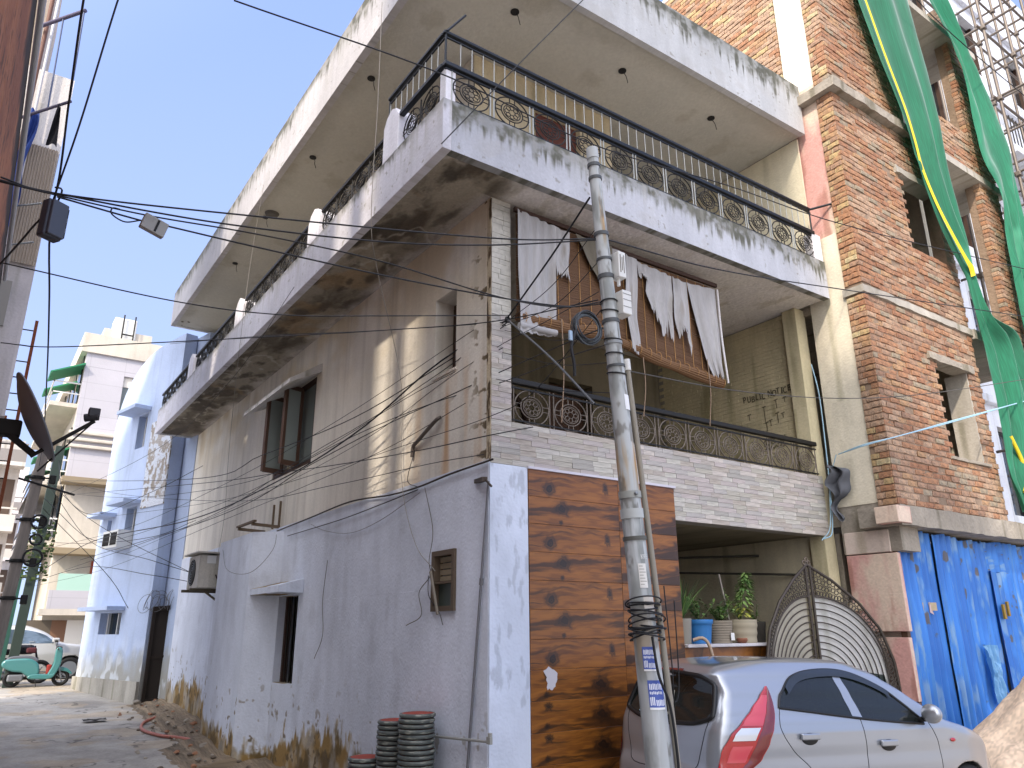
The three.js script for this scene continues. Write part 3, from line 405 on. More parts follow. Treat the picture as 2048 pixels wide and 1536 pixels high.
  for (const [x, y, z, l, k] of all) {
    const top = k === 1 ? [3, 4, 5, 1, 9, 1, 3] : [0, 1, 4, 6, 7, 1, 0, 3, 4, 1, 8]; let ci = top[Math.floor(rnd() * top.length)]; if (fbm(x * 0.9 + z, y * 0.8, 3) > 0.60 && rnd() < 0.6) ci = 7;
    const pr = rr(-0.008, 0.011), g = shapes[Math.floor(rnd() * 4)], pos = k ? [x - pr, y, z] : [x, y, z + pr], rot = [rr(-0.02, 0.02), k ? Math.PI / 2 + rr(-0.015, 0.015) : rr(-0.015, 0.015), rr(-0.012, 0.012)], scl = [l, 0.072 * rr(0.9, 1.06), 0.11];
    if (rnd() < 0.012) continue;
    if (n++ < 300) piece(brickB, 'brick', g, mats[ci], pos, rot, scl);
    else { const h = g.clone(), m = new THREE.Matrix4().compose(V(...pos), new THREE.Quaternion().setFromEuler(new THREE.Euler(...rot)), V(...scl)); h.applyMatrix4(m); rest[ci].push(h); }
  }
  rest.forEach((l, i) => { if (l.length) part(brickB, 'upper_bricks', l, mats[i]).userData.kind = 'stuff'; });
}

// ---------- green shade nets ----------
function lerpPath(P, t) { const n = P.length - 1, f = cl(t) * n, i = Math.min(n - 1, Math.floor(f)), k = f - i; return [0, 1, 2].map(a => P[i][a] + (P[i + 1][a] - P[i][a]) * k); }
const smoothPath = P => { const c = new THREE.CatmullRomCurve3(P.map(v3)); return Array.from({ length: 81 }, (_, i) => c.getPoint(i / 80).toArray()); };
{
  const netTex = s => surfTex(0, 0, 1, 1, 512, (x, y) => { const a = fbm(x * 5 + s, y * 2, 4), f = vn(x * 220, y * 60), k = 0.82 + 0.42 * (a - 0.5) + 0.16 * (f - 0.5), d = st(0.62, 0.75, fbm(x * 3 + s, y * 7, 4)); return mix3([40 * k, 144 * k, 108 * k], [110, 178, 148], d * 0.45); });
  const nm = s => new THREE.MeshPhysicalMaterial({ map: netTex(s), roughness: 0.95, transmission: 0.25, thickness: 0, side: THREE.DoubleSide });
  const L1 = smoothPath([[10.49, 11.98], [10.80, 10.91], [11.19, 9.96], [11.36, 9.40], [11.43, 9.00], [11.71, 8.23], [12.19, 7.56], [12.34, 7.40], [12.36, 7.16], [12.46, 6.58], [12.55, 6.00], [12.61, 5.36], [12.51, 4.55], [12.42, 4.08], [12.63, 3.62]].map(p => [p[0], p[1], -4.98]));
  const R1 = smoothPath([[12.46, 13.09], [12.53, 12.21], [12.63, 10.94], [12.55, 10.08], [12.53, 9.56], [12.57, 8.60], [12.61, 7.96], [12.50, 7.48], [12.60, 7.22], [12.84, 6.80], [13.70, 6.66], [13.82, 6.12], [13.92, 5.57], [13.63, 4.69], [13.14, 3.60]].map(p => [p[0], p[1], -4.98]));
  L1.unshift([10.1, 14.0, -4.98]); R1.unshift([12.4, 14.4, -4.98]);
  const n1 = thing('green_net', 'wide green shade net with yellow edge draped down the brick building', 'net', [11.5, 3.6, -5]);
  const net = (L, R, nf, amp) => grid(70, 110, (u, v) => { const a = lerpPath(L, v), b = lerpPath(R, v), w = Math.max(0.25, Math.hypot(b[0] - a[0], b[1] - a[1])); const x = a[0] + (b[0] - a[0]) * u, y = a[1] + (b[1] - a[1]) * u; const fold = Math.sin(u * nf + 3 * fbm(v * 4, 2, 3)) * amp * Math.min(1, w) + 0.12 * (fbm(u * 3, v * 6, 3) - 0.5); const low = st(0.55, 0.7, v); return [x, y, -4.93 + 0.12 * Math.sin(Math.PI * u) + fold + low * 0.05 * Math.sin(u * 26 + v * 14)]; });
  part(n1, 'net_cloth', net(L1, R1, 15, 0.045), nm(1));
  part(n1, 'edging', grid(2, 90, (u, v) => { const a = lerpPath(L1, v * 0.53), b = lerpPath(R1, v * 0.53); const k = 0.05 / Math.max(0.3, Math.hypot(b[0] - a[0], b[1] - a[1])), s = 0.02 + k * u + 0.03 * st(0.55, 0.75, v) * st(1, 0.8, v); return [a[0] + (b[0] - a[0]) * s, a[1] + (b[1] - a[1]) * s, -4.85 + 0.12 * Math.sin(Math.PI * s) + 0.02 * Math.sin(v * 9)]; }), M(0xd8c22a, 0.7, { side: THREE.DoubleSide }));
  part(n1, 'edging', tube([[12.62, 4.75, -4.86], [12.78, 4.4, -4.84], [12.82, 4.1, -4.84], [12.68, 3.9, -4.85]], 0.03, 30, 6), M(0xc9b322, 0.7));
  const L2 = smoothPath([[12.9, 14.2], [13.11, 13.45], [13.80, 12.74], [14.00, 12.13], [14.01, 11.00], [14.05, 10.14], [14.42, 9.63], [14.34, 8.78], [14.33, 7.87], [14.21, 6.98], [14.1, 5.6]].map(p => [p[0], p[1], -4.98])), R2 = smoothPath([[13.9, 14.8], [14.09, 14.0], [14.32, 13.38], [14.59, 12.78], [15.06, 12.16], [15.27, 11.65], [15.36, 10.64], [15.27, 9.49], [15.18, 8.21], [14.87, 7.13], [14.8, 5.6]].map(p => [p[0], p[1], -4.98]));
  const n2 = thing('green_net', 'narrow twisted green shade net hanging beside the scaffolding', 'net', [14.2, 5.6, -5]); part(n2, 'net_cloth', net(L2, R2, 11, 0.06), nm(7));
}

// ---------- blue corrugated hoarding ----------
{
  const h = thing('corrugated_hoarding', 'dented blue corrugated metal hoarding under the concrete beam', 'hoarding', [11.5, 0.3, -5.3]);
  const sheetTex = s => surfTex(0, 0, 1, 1, 400, (x, y) => { const a = fbm(x * 3 + s, y * 4, 4), r = fbm(x * 9 + s, y * 7, 5), sc = fbm(x * 40, y * 3 + s, 3); let c = mix3([56, 124, 204], [44, 104, 182], st(0.4, 0.7, a)); c = mix3(c, [96, 128, 160], st(0.60, 0.75, sc) * 0.3); c = mix3(c, [150, 168, 186], st(0.56, 0.74, r) * 0.55); c = mix3(c, [96, 70, 52], st(0.74, 0.79, fbm(x * 7 + s + 4, y * 11, 4)) * 0.7); return c; });
  const shT = [1, 9, 22].map(sheetTex), sheet = (x0, x1, y0, y1, z, s, lean = 0, dent = 0) => part(h, 'corrugated_sheet', grid(Math.round((x1 - x0) * 60), 24, (u, v) => { const x = x0 + (x1 - x0) * u + lean * v, y = y0 + (y1 - y0) * v; return [x, y + 0.015 * Math.sin(u * 9 + s), z + 0.038 * Math.cos((x - lean * v) * 2 * Math.PI / 0.152) + 0.05 * (fbm(x * 1.4 + s, y * 1.1, 3) - 0.5) + dent * st(0.5, 0.0, v) * (fbm(x * 5, y * 4, 3) - 0.5)]; }), new THREE.MeshStandardMaterial({ map: shT[s % 3], roughness: 0.42, metalness: 0.25, side: THREE.DoubleSide }));
  sheet(9.68, 10.5, 0.3, 3.2, -5.30, 1); sheet(10.47, 11.18, 0.35, 3.19, -5.26, 4, 0.02); sheet(11.22, 12.05, 0.3, 3.17, -5.33, 9, 0.02, 0.3); sheet(12.0, 12.62, 0.35, 2.75, -5.27, 14, 0, 0.1); sheet(12.0, 13.15, 2.7, 3.19, -5.34, 22); sheet(12.66, 13.6, 0.35, 3.18, -5.32, 18); sheet(13.55, 15, 0.3, 3.2, -5.3, 27);
  part(h, 'frame_post', bx(9.60, 9.67, 0.2, 3.22, -5.36, -5.28), M(0x5a4636, 0.85)); part(h, 'frame_post', bar([11.2, 0.3, -5.36], [11.21, 3.2, -5.36], 0.03, 8), M(0x8a8c88, 0.7)); part(h, 'frame_post', bx(12.62, 12.66, 0.3, 2.75, -5.34, -5.29), M(0x5a4636, 0.85));
  part(h, 'latch', [rbx(12.06, 12.12, 2.1, 2.3, -5.22, -5.19, 0.004), rbx(12.2, 12.25, 2.14, 2.34, -5.22, -5.19, 0.004)], M(0xa08030, 0.5, { metalness: 0.5 }));
  part(h, 'paint_patch', (() => { const s = new THREE.Shape([[0, 0], [0.09, -0.03], [0.02, 0.13]].map(p => new THREE.Vector2(...p))); return new THREE.ExtrudeGeometry(s, { depth: 0.004, bevelEnabled: false }).translate(10.17, 2.18, -5.258); })(), M(0xb9a6a8, 0.8));
  single('wooden_plank', beam([9.42, 2.255, -5.9], [10.28, 2.25, -5.22], 0.03, 0.10), TM(plaster([176, 160, 134], 2, 1.5, 1, 70, 99), 0.9), 'pale wooden plank nailed across the pillar and the blue sheet', 'plank');
  single('plastic_sheet', grid(26, 40, (u, v) => [11.28 + 0.3 * u * (1 - 0.3 * v) + 0.16 * v, 1.75 - 0.75 * v + 0.04 * fbm(u * 5, v * 5, 3), -5.22 + 0.07 * fbm(u * 9, v * 7, 3) + 0.03 * Math.sin(u * 20 + v * 5)]), new THREE.MeshPhysicalMaterial({ color: 0x7db4dc, roughness: 0.35, transmission: 0.3, thickness: 0, side: THREE.DoubleSide }), 'crumpled pale blue plastic sheet stuck between two blue sheets', 'plastic sheet');
}
// sand heap
{
  const tex = surfTex(0, 0, 1, 1, 300, (x, y) => { const a = fbm(x * 8, y * 8, 4), g = vn(x * 150, y * 150), k = 0.9 + 0.2 * (a - 0.5) + 0.2 * (g - 0.5); return [238 * k, 212 * k, 184 * k]; });
  const g = grid(90, 90, (u, v) => { const x = (u - 0.5) * 3.6, z = (v - 0.5) * 2.9, r = Math.hypot(x / 1.75, z / 1.4); return [9.55 + x, 0.2 + 1.45 * Math.pow(Math.max(0, 1 - r), 0.9) * (0.82 + 0.36 * fbm(x * 1.6 + 9, z * 1.6, 4)) + 0.05 * fbm(x * 7, z * 7, 3) + 0.012 * fbm(x * 40, z * 40, 2), -3.75 + z]; });
  g.index.array.reverse(); g.computeVertexNormals();
  single('sand_heap', g, TM(tex, 1, { bumpMap: roughBump, bumpScale: 0.02 }), 'heap of pale building sand in front of the hoarding', 'sand heap');
}
// ---------- white building with scaffolding on the far right ----------
{
  const b = thing('white_building', 'tall white building behind scaffolding beyond the brick building', 'building', [16, 0, -7]);
  const wm = TM(plaster([222, 226, 236], 4, 0.8, 1, 50, 101), 0.95);
  const holes = []; for (let i = 0; i < 4; i++) for (let j = 0; j < 6; j++) holes.push(rect(17.6 + i * 3.0, 18.7 + i * 3.0, 1.0 + j * 3.2, 2.9 + j * 3.2));
  part(b, 'wall', wall('z', -7, rect(15.8, 32, 0, 22), holes, 0.3), wm); part(b, 'side_wall', bx(15.8, 16.1, 0, 22, -16, -7.3), wm);
  for (const r of holes) { const w = part(b, 'window', bx(r[0][0], r[1][0], r[0][1], r[2][1], -7.22, -7.2), glassDark); for (const q of [r[0][0], r[1][0] - 0.07]) part(w, 'window_frame', bx(q, q + 0.07, r[0][1], r[2][1], -7.2, -7.1), darkWood); }
  for (let j = 0; j < 6; j++) part(b, 'string_course', rbx(15.75, 32, 3.35 + j * 3.2, 3.55 + j * 3.2, -7.1, -6.88, 0.03), wm);
  for (const [x, r] of [[16.0, 0.14], [16.35, 0.09]]) { const p = part(b, 'drain_pipe', bar([x, 0, -6.8], [x, 22, -6.8], r, 12), M(0x7d8394, 0.6)); for (let y = 2; y < 21; y += 1.3) part(p, 'pipe_collar', bar([x, y, -6.8], [x, y + 0.06, -6.8], r + 0.03, 12), M(0x5c606a, 0.6)); }
  const balc = part(b, 'balcony', bx(19.5, 23, 13.2, 13.4, -7, -6), wm); for (let k = 0; k < 18; k++) part(balc, 'baluster', bar([19.6 + k * 0.2, 13.4, -6.05], [19.6 + k * 0.2, 14.3, -6.05], 0.015, 5), iron);
  const s = thing('scaffolding', 'steel tube scaffolding in front of the white building', 'scaffolding', [17, 0.3, -5.5]), sm_ = M(0x6f665e, 0.55, { metalness: 0.5 });
  const lev = [3.4, 5.3, 7.2, 9.1, 11.0, 12.9, 14.8, 16.7, 18.6];
  for (const z of [-6.3, -5.2]) for (let k = 0; k < 7; k++) { const x = 16.6 + k * 1.5; const st_ = part(s, 'standard', bar([x, 0.3, z], [x + 0.02, 21, z], 0.035, 8), sm_); for (const y of lev) part(st_, 'coupler', rbx(x - 0.06, x + 0.07, y - 0.05, y + 0.05, z - 0.06, z + 0.06, 0.015), sm_); }
  for (const y of lev) { for (const z of [-6.3, -5.2]) part(s, 'ledger', bar([16.4, y, z - 0.05], [25.8, y, z - 0.05], 0.03, 8), sm_); for (let k = 0; k < 7; k++) part(s, 'transom', bar([16.6 + k * 1.5, y + 0.05, -6.7], [16.6 + k * 1.5, y + 0.05, -4.5], 0.03, 8), sm_); }
}
// ---------- street side buildings on the left and beyond ----------
{ // low building with overhanging slab, unseen tall blocks either side, sized to shade the lane and corner house
  const b = thing('lane_building', 'building at upper left edge with an overhanging brown painted storey', 'building', [-3, 0, -5]);
  const grey = TM(plaster([214, 208, 198], 5, 1, 1, 50, 111), 0.95);
  part(b, 'wall', bx(-5.3, -1.3, 0, 8.6, -5.7, -2.15), grey); part(b, 'tall_shade_block', bx(-5.3, -1.3, 0, 20, -2.15, 0.62), grey); part(b, 'unseen_shade_block', bx(-5.3, -1.3, 0, 15.9, 0.62, 4.2), grey); part(b, 'rear_wall', bx(-5.3, -1.3, 0, 11.3, -11.2, -5.7), grey);
  const sof = surfTex(-12, 2, 16, 4.6, 60, (z, y) => { const a = fbm(z * 1.2, y * 1.6, 4), t = 6.34 - y; let c = mix3([172, 112, 76], [146, 92, 64], st(0.35, 0.65, a)); c = mix3(c, [168, 154, 118], st(0.45, 0.6, fbm(z * 0.6 + 5, y * 0.8, 4)) * st(-7.0, -8.6, z)); c = mix3(c, [58, 48, 40], st(0.42, 0.16, t - 0.3 * fbm(z * 3, y * 5, 4))); return mix3(c, [86, 58, 44], st(0.66, 0.7, fbm(z * 12, y * 14, 3)) * 0.6); });
  part(b, 'overhanging_storey', bx(-1.3, -0.3, 3.0, 6.34, -11.1, 3), TM(sof, 0.95, { bumpMap: roughBump, bumpScale: 0.02 }));
  part(b, 'added_shadow_post', bx(-1.62, -1.35, 8.6, 12.6, -5.05, -4.84), grey);  // unseen post, added to split the sun patch on the side wall
  part(b, 'edge_pipe', bar([-0.27, 6.36, -11.1], [-0.27, 6.36, 3], 0.025, 8), M(0xc4c6cc, 0.6));
}
{ // building with sheet cladding and a drying frame
  const b = thing('clad_building', 'pale building on the left with ribbed sheet cladding and projecting drying frame', 'building', [-1.5, 0, -13]);
  const pale = TM(plaster([206, 202, 204], 4, 1, 1, 60, 121), 0.95), tan = TM(plaster([186, 172, 158], 3, 1.2, 1.5, 60, 125), 0.95);
  part(b, 'ground_storey', bx(-6, -1.2, 0, 4.9, -17.5, -12.6), pale); part(b, 'upper_storeys', bx(-6, 0.04, 4.9, 9.2, -17.5, -12.5), pale); part(b, 'top_storey', bx(-6, 0.05, 9.2, 10.6, -17.5, -12.52), TM(plaster([224, 220, 216], 3, 0.8, 1, 60, 123), 0.95)); part(b, 'stair_tower', bx(-6, -0.46, 10.6, 15, -17.5, -12.6), tan);
  part(b, 'cladding_sheet', (() => grid(120, 8, (u, v) => [-0.42 + 0.45 * u, 7.2 + 2.0 * v, -12.44 + 0.012 * Math.sin(u * 75)]))(), M(0xa89c8e, 0.7, { side: THREE.DoubleSide }));
  part(b, 'window', bx(-0.4, -0.2, 6.2, 6.9, -12.5, -12.46), M(0x8d8a84, 0.6));
  part(b, 'pipe', bar([-0.46, 4.9, -12.4], [-0.48, 14, -12.4], 0.03, 8), M(0x6b4a3e, 0.7)); part(b, 'pipe', bar([-0.36, 4.9, -12.38], [-0.4, 13, -12.38], 0.022, 8), M(0xc6c6ca, 0.6));
  const fr = part(b, 'drying_frame', [bar([-0.6, 11.25, -12.4], [0.0, 11.28, -11.6], 0.03, 8), bar([-0.55, 9.55, -12.4], [0.05, 9.6, -11.6], 0.022, 8)], M(0x4a4660, 0.6));
  for (const k of [0.55, 0.97]) part(fr, 'rod', bar([-0.6 + 0.6 * k, 11.27, -12.4 + 0.8 * k], [-0.55 + 0.6 * k, 9.58, -12.4 + 0.8 * k], 0.014, 6), M(0x4c5878, 0.6));
  for (const y of [8.0, 7.35]) part(b, 'bracket', bar([-0.5, y, -12.4], [-0.05, y + 0.12, -12.2], 0.016, 6), galv);
  single('dark_cloth', grid(10, 20, (u, v) => [-0.10 + 0.10 * u * (0.4 + v) - 0.05 * v, 9.55 - 0.7 * v, -11.72 + 0.05 * Math.sin(u * 6 + v * 4)]), M(0x16161c, 0.95, { side: THREE.DoubleSide }), 'small black cloth hanging from the drying frame', 'cloth');
  single('blue_tarp', grid(8, 40, (u, v) => [-0.44 + 0.12 * u - 0.05 * v + 0.03 * Math.sin(v * 11), 9.7 - 2.2 * v, -12.3 + 0.06 * Math.sin(u * 7 + v * 9)]), M(0x2c4a94, 0.8, { side: THREE.DoubleSide }), 'narrow blue tarpaulin hanging down the pale building on the left', 'tarpaulin');
}
{ // rusty lattice
  const b = thing('rusty_lattice', 'rust brown steel lattice standing behind the pale building on the left', 'lattice', [0.1, 0.4, -18]), rm = M(0x7a3f22, 0.85);
  for (const x of [0.28, -0.1, -0.5]) part(b, 'post', beam([x, 0.4, -18], [x, 8.3, -18], 0.06, 0.06, V(0, 0, 1)), rm);
  for (let k = 0; k < 22; k++) part(b, 'rung', bar([-0.5, 0.7 + k * 0.35, -18], [0.28, 0.72 + k * 0.35, -18], 0.014, 6), iron);
  part(b, 'rust_panel', bx(-0.48, 0.1, 0.4, 6.2, -18.06, -18.04), TM(surfTex(0, 0, 3, 3, 60, (x, y) => mix3([140, 82, 48], [78, 50, 36], st(0.35, 0.7, fbm(x * 7, y * 4, 4)))), 0.95));
}
{ // blue house
  const b = thing('blue_house', 'tall pale blue house with rounded top corner beyond the corner house', 'house', [3.2, 0, -21]);
  const n = V(-0.9726, 0, 0.2324), t = V(0.2324, 0, 0.9726), P0 = V(2.73, 0, -22.83);
  const F = new THREE.Matrix4().makeBasis(t, V(0, 1, 0), n).setPosition(P0.x, 0, P0.z);
  const s = new THREE.Shape(); s.moveTo(-0.28, -0.2); s.lineTo(3.42, -0.2); s.lineTo(3.42, 9.25); s.lineTo(2.2, 9.25); s.quadraticCurveTo(-0.1, 9.1, -0.28, 7.2); s.lineTo(-0.28, -0.2);
  const hl = [rect(1.25, 1.8, 6.55, 7.45), rect(0.25, 0.5, 4.2, 4.8), rect(1.35, 1.95, 4.0, 5.0), rect(0.7, 1.95, 1.95, 2.45)]; for (const h of hl) s.holes.push(new THREE.Path(h.map(p => new THREE.Vector2(...p))));
  const bt = surfTex(-24, -0.5, 7, 10, 60, (z, y) => { const a = fbm(z * 1.1, y * 1.1, 4), r = fbm(z * 8, y * 0.6, 3), g = vn(z * 50, y * 50), k = 1 + (a - 0.5) * 0.14 - 0.05 * st(0.5, 0.8, r) + 0.04 * (g - 0.5); let c = [172 * k, 187 * k, 214 * k]; const h = y - 0.6; c = mix3(c, [150, 146, 132], st(0.8, 0.1, h - 0.7 * fbm(z * 3, y * 2, 4)) * 0.8); c = mix3(c, [214, 222, 232], st(0.55, 0.66, fbm(z * 4 + 3, y * 2.4, 4)) * st(2.2, 1, y) * 0.6); c = mix3(c, [178, 150, 132], st(0.12, 0.0, Math.abs(y - 1.75 - 0.1 * z - 2.05)) * 0.0); return c; });
  const bm = TM(bt, 0.92);
  const X = g => boxUV(strip(g.applyMatrix4(F)));
  const LB = (s0, s1, y0, y1, d0, d1) => X(new THREE.BoxGeometry(s1 - s0, y1 - y0, d1 - d0).translate((s0 + s1) / 2, (y0 + y1) / 2, (d0 + d1) / 2));
  part(b, 'wall', X(new THREE.ExtrudeGeometry(s, { depth: 0.3, bevelEnabled: false }).translate(0, 0, -0.3)), bm);
  part(b, 'return_wall', LB(-0.28, 0.02, -0.2, 7.5, -5, -0.302), bm); part(b, 'rear_block', LB(0.1, 4.05, -0.2, 9.2, -5, -0.32), bm);
  for (const h of hl) { const w = part(b, 'window', LB(h[0][0], h[1][0], h[0][1], h[2][1], -0.26, -0.24), glassDark); for (const [q0, q1] of [[h[0][0], h[0][0] + 0.06], [h[1][0] - 0.06, h[1][0]], [(h[0][0] + h[1][0]) / 2 - 0.02, (h[0][0] + h[1][0]) / 2 + 0.02]]) part(w, 'window_frame', LB(q0, q1, h[0][1], h[2][1], -0.24, -0.18), whitePlastic); }
  for (const [s0, s1, y] of [[0.8, 1.95, 7.5], [-0.1, 0.75, 4.85], [1.05, 2.1, 5.05], [0.3, 2.1, 2.5]]) part(b, 'window_canopy', LB(s0, s1, y, y + 0.09, 0, 0.42), bm);
  const ac = part(b, 'window_cooler', LB(1.0, 1.9, 3.98, 4.4, -0.1, 0.35), whitePlastic); part(ac, 'grille', [LB(1.05, 1.42, 4.04, 4.34, 0.35, 0.36), LB(1.5, 1.85, 4.04, 4.34, 0.35, 0.36)], dark);
  part(b, 'peeling_wall', X(new THREE.BoxGeometry(1.25, 2.2, 0.03).translate(2.8, 6.0, 0.012)), TM(surfTex(-24, 4, 8, 4, 80, (z, y) => { const a = fbm(z * 9, y * 9, 5), b = fbm(z * 2, y * 2, 3); return mix3([196, 202, 212], [142, 132, 120], st(0.50, 0.58, a) * (0.3 + b)); }), 0.95, { bumpScale: 0.03 }));
  part(b, 'plinth', LB(-0.34, 3.4, -0.2, 0.95, 0, 0.06), TM(plaster([160, 156, 146], 3, 1.4, 1, 60, 131), 0.95));
}
{ // cream building at the end of the lane
  const b = thing('cream_building', 'cream tiled corner building with green awnings at the end of the lane', 'building', [3.5, 0.6, -31]);
  const tile = TM(surfTex(0, 0, 4.8, 4.8, 90, (x, y) => { const a = fbm(x * 0.8, y * 0.8, 4), j = (Math.abs((x / 1.2) % 1) < 0.012 || Math.abs((y / 0.62) % 1) < 0.022) ? 0.86 : 1, k = (0.97 + 0.1 * (a - 0.5)) * j; return [184 * k, 181 * k, 186 * k]; }), 0.6);
  const cr = TM(plaster([198, 190, 176], 4, 0.6, 0.6, 50, 141), 0.95);
  part(b, 'wall', wall('z', -31, rect(2.25, 7.5, 7.2, 12.0), [rect(3.6, 4.4, 9.6, 11.3)], 0.3), tile); part(b, 'wall', bx(2.3, 7.5, 0.5, 7.2, -36, -31.05), cr); part(b, 'side_wall', bx(2.25, 2.55, 7.2, 12.0, -44, -31.3), cr); part(b, 'parapet', bx(2.05, 7.6, 12.0, 12.75, -44, -30.9), cr);
  part(b, 'window', bx(3.6, 4.4, 9.6, 11.3, -31.2, -31.15), paneGrey); part(b, 'window_blind', bx(3.62, 4.38, 10.9, 11.3, -31.15, -31.1), M(0xd9d2c6, 0.8));
  for (const y of [8.35, 8.6, 8.85]) part(b, 'cornice', rbx(2.1, 7.5, y, y + 0.12, -31.0, -30.85, 0.03), cr);
  part(b, 'wall_soffit', bx(2.1, 4.1, 7.0, 7.2, -31.05, -30.3), M(0x8a7c64, 0.9)); part(b, 'balcony_slab', bx(2.2, 4.2, 4.55, 4.75, -31.05, -30.2), M(0x8f8066, 0.9)); part(b, 'balcony_slab', bx(2.1, 4.3, 2.55, 2.75, -31.05, -30.2), cr);
  part(b, 'glass_railing', bx(2.5, 4.2, 3.35, 3.9, -30.25, -30.22), new THREE.MeshPhysicalMaterial({ color: 0xa8c8b8, roughness: 0.2 })); part(b, 'balcony_front', bx(2.3, 4.25, 2.75, 3.35, -30.3, -30.2), tile);
  part(b, 'door', bx(3.5, 3.8, 2.75, 4.4, -31.05, -31.0), M(0xa04a30, 0.7)); part(b, 'opening_panel', bx(1.7, 2.6, 0.6, 2.4, -31.04, -31.0), M(0x5c5348, 0.7)); part(b, 'door', bx(2.6, 3.05, 0.6, 2.4, -31.04, -31.0), M(0x7a5a46, 0.8)); part(b, 'shop_wall', bx(3.05, 3.9, 0.6, 2.4, -31.04, -31.0), M(0xe4e0da, 0.9));  // flat brown panel fills the street-level opening at the left
  part(b, 'roof_tank', [rbx(3.0, 3.8, 12.75, 13.7, -32, -31.2, 0.05)], whitePlastic); part(b, 'roof_room', bx(2.7, 4.4, 12.75, 13.2, -34, -31.3), cr); part(b, 'ladder', [bar([3.3, 12.5, -31.1], [3.3, 13.8, -31.1], 0.03, 6), bar([3.7, 12.5, -31.1], [3.7, 13.8, -31.1], 0.03, 6), bar([3.3, 13.0, -31.1], [3.7, 13.0, -31.1], 0.03, 6)], iron);
  for (const [y, z, l] of [[11.0, -31.5, 1.4], [11.0, -34, 1.2], [7.9, -32, 1.3], [7.9, -36, 1.2]]) part(b, 'green_awning', beam([2.25, y + 0.5, z], [1.2, y, z], l, 0.05), M(0x1f7a52, 0.7));
  for (const y of [9.9, 7.0, 4.9]) { const bc = part(b, 'side_balcony', bx(1.35, 2.25, y, y + 0.15, -40, -31.3), cr); part(bc, 'railing', [bx(1.36, 1.4, y + 0.9, y + 0.95, -40, -31.3), bx(1.36, 1.4, y + 0.5, y + 0.54, -40, -31.3), bx(1.36, 2.25, y + 0.9, y + 0.95, -31.34, -31.3), bx(1.36, 2.25, y + 0.5, y + 0.54, -31.34, -31.3)], whitePlastic); for (let k = 0; k < 4; k++) part(bc, 'balcony_door', bx(2.2, 2.24, y + 0.3, y + 2.2, -39 + k * 2.1, -37.8 + k * 2.1), glassDark); }
  part(b, 'planter_strip', bx(4.0, 4.5, 0.6, 2.0, -30.6, -30.3), TM(plaster([120, 140, 120], 2, 2, 1, 60, 147), 0.9));
}
{ // far buildings on the left of the lane
  for (const [x0, x1, z, h, c, lab, sd] of [[-3, 0.95, -34, 9.0, [206, 200, 196], 'far grey white building with stacked balconies behind the street pole', 151], [-1, 1.75, -48, 10.5, [226, 222, 222], 'farthest hazy white building closing the view left of the green column', 155]]) {
    const b = thing('far_building', lab, 'building', [(x0 + x1) / 2, 0.8, z]); const m = TM(plaster(c, 4, 1, 1, 40, sd), 0.95);
    part(b, 'wall', bx(x0, x1, 0.5, h, z - 8, z), m);
    for (let k = 0; k < 3; k++) { const y = 1.2 + k * 2.4; const bc = part(b, 'balcony', bx(x1 - 1.9, x1 + 0.1, y + 1.9, y + 2.05, z, z + 0.8), m); part(bc, 'railing', [bx(x1 - 1.9, x1 + 0.1, y + 2.7, y + 2.76, z + 0.74, z + 0.8), bx(x1 - 1.9, x1 + 0.1, y + 2.05, y + 2.5, z + 0.76, z + 0.79)], M([0x9c9a98, 0xc9c4bc, 0x8c8684][k], 0.8)); const w = part(b, 'window', bx(x1 - 1.5, x1 - 0.8, y, y + 1.4, z, z + 0.02), glassDark); part(w, 'window_frame', bx(x1 - 1.55, x1 - 1.5, y - 0.05, y + 1.45, z, z + 0.05), whitePlastic); part(w, 'window_frame', bx(x1 - 0.8, x1 - 0.75, y - 0.05, y + 1.45, z, z + 0.05), whitePlastic); part(b, 'door', bx(x1 - 0.6, x1 - 0.1, y - 0.3, y + 1.5, z, z + 0.02), M(0x5a4a40, 0.8)); }
  }
  const g = thing('green_column', 'dark green steel column with creeper leaning beside the street pole', 'column', [1.3, 0.7, -24]); part(g, 'shaft', beam([1.28, 0.7, -24], [1.50, 6.9, -24], 0.22, 0.22, V(0, 0, 1)), M(0x2c3a34, 0.8)); part(g, 'shaft', beam([1.05, 0.7, -24.3], [1.12, 3.6, -24.3], 0.14, 0.14, V(0, 0, 1)), M(0x2a564c, 0.8));
  const lv = []; for (let k = 0; k < 260; k++) { const y = 3.3 + 1.6 * rnd(), a = rnd() * 6.28, r = 0.14 + 0.2 * rnd(); lv.push(new THREE.PlaneGeometry(0.09, 0.06).rotateX(rr(-1.5, 1.5)).rotateY(rr(0, 6.28)).translate(1.42 + Math.cos(a) * r, y, -24 + Math.sin(a) * r)); } part(g, 'creeper', lv, M(0x46562a, 0.8, { side: THREE.DoubleSide }));
}
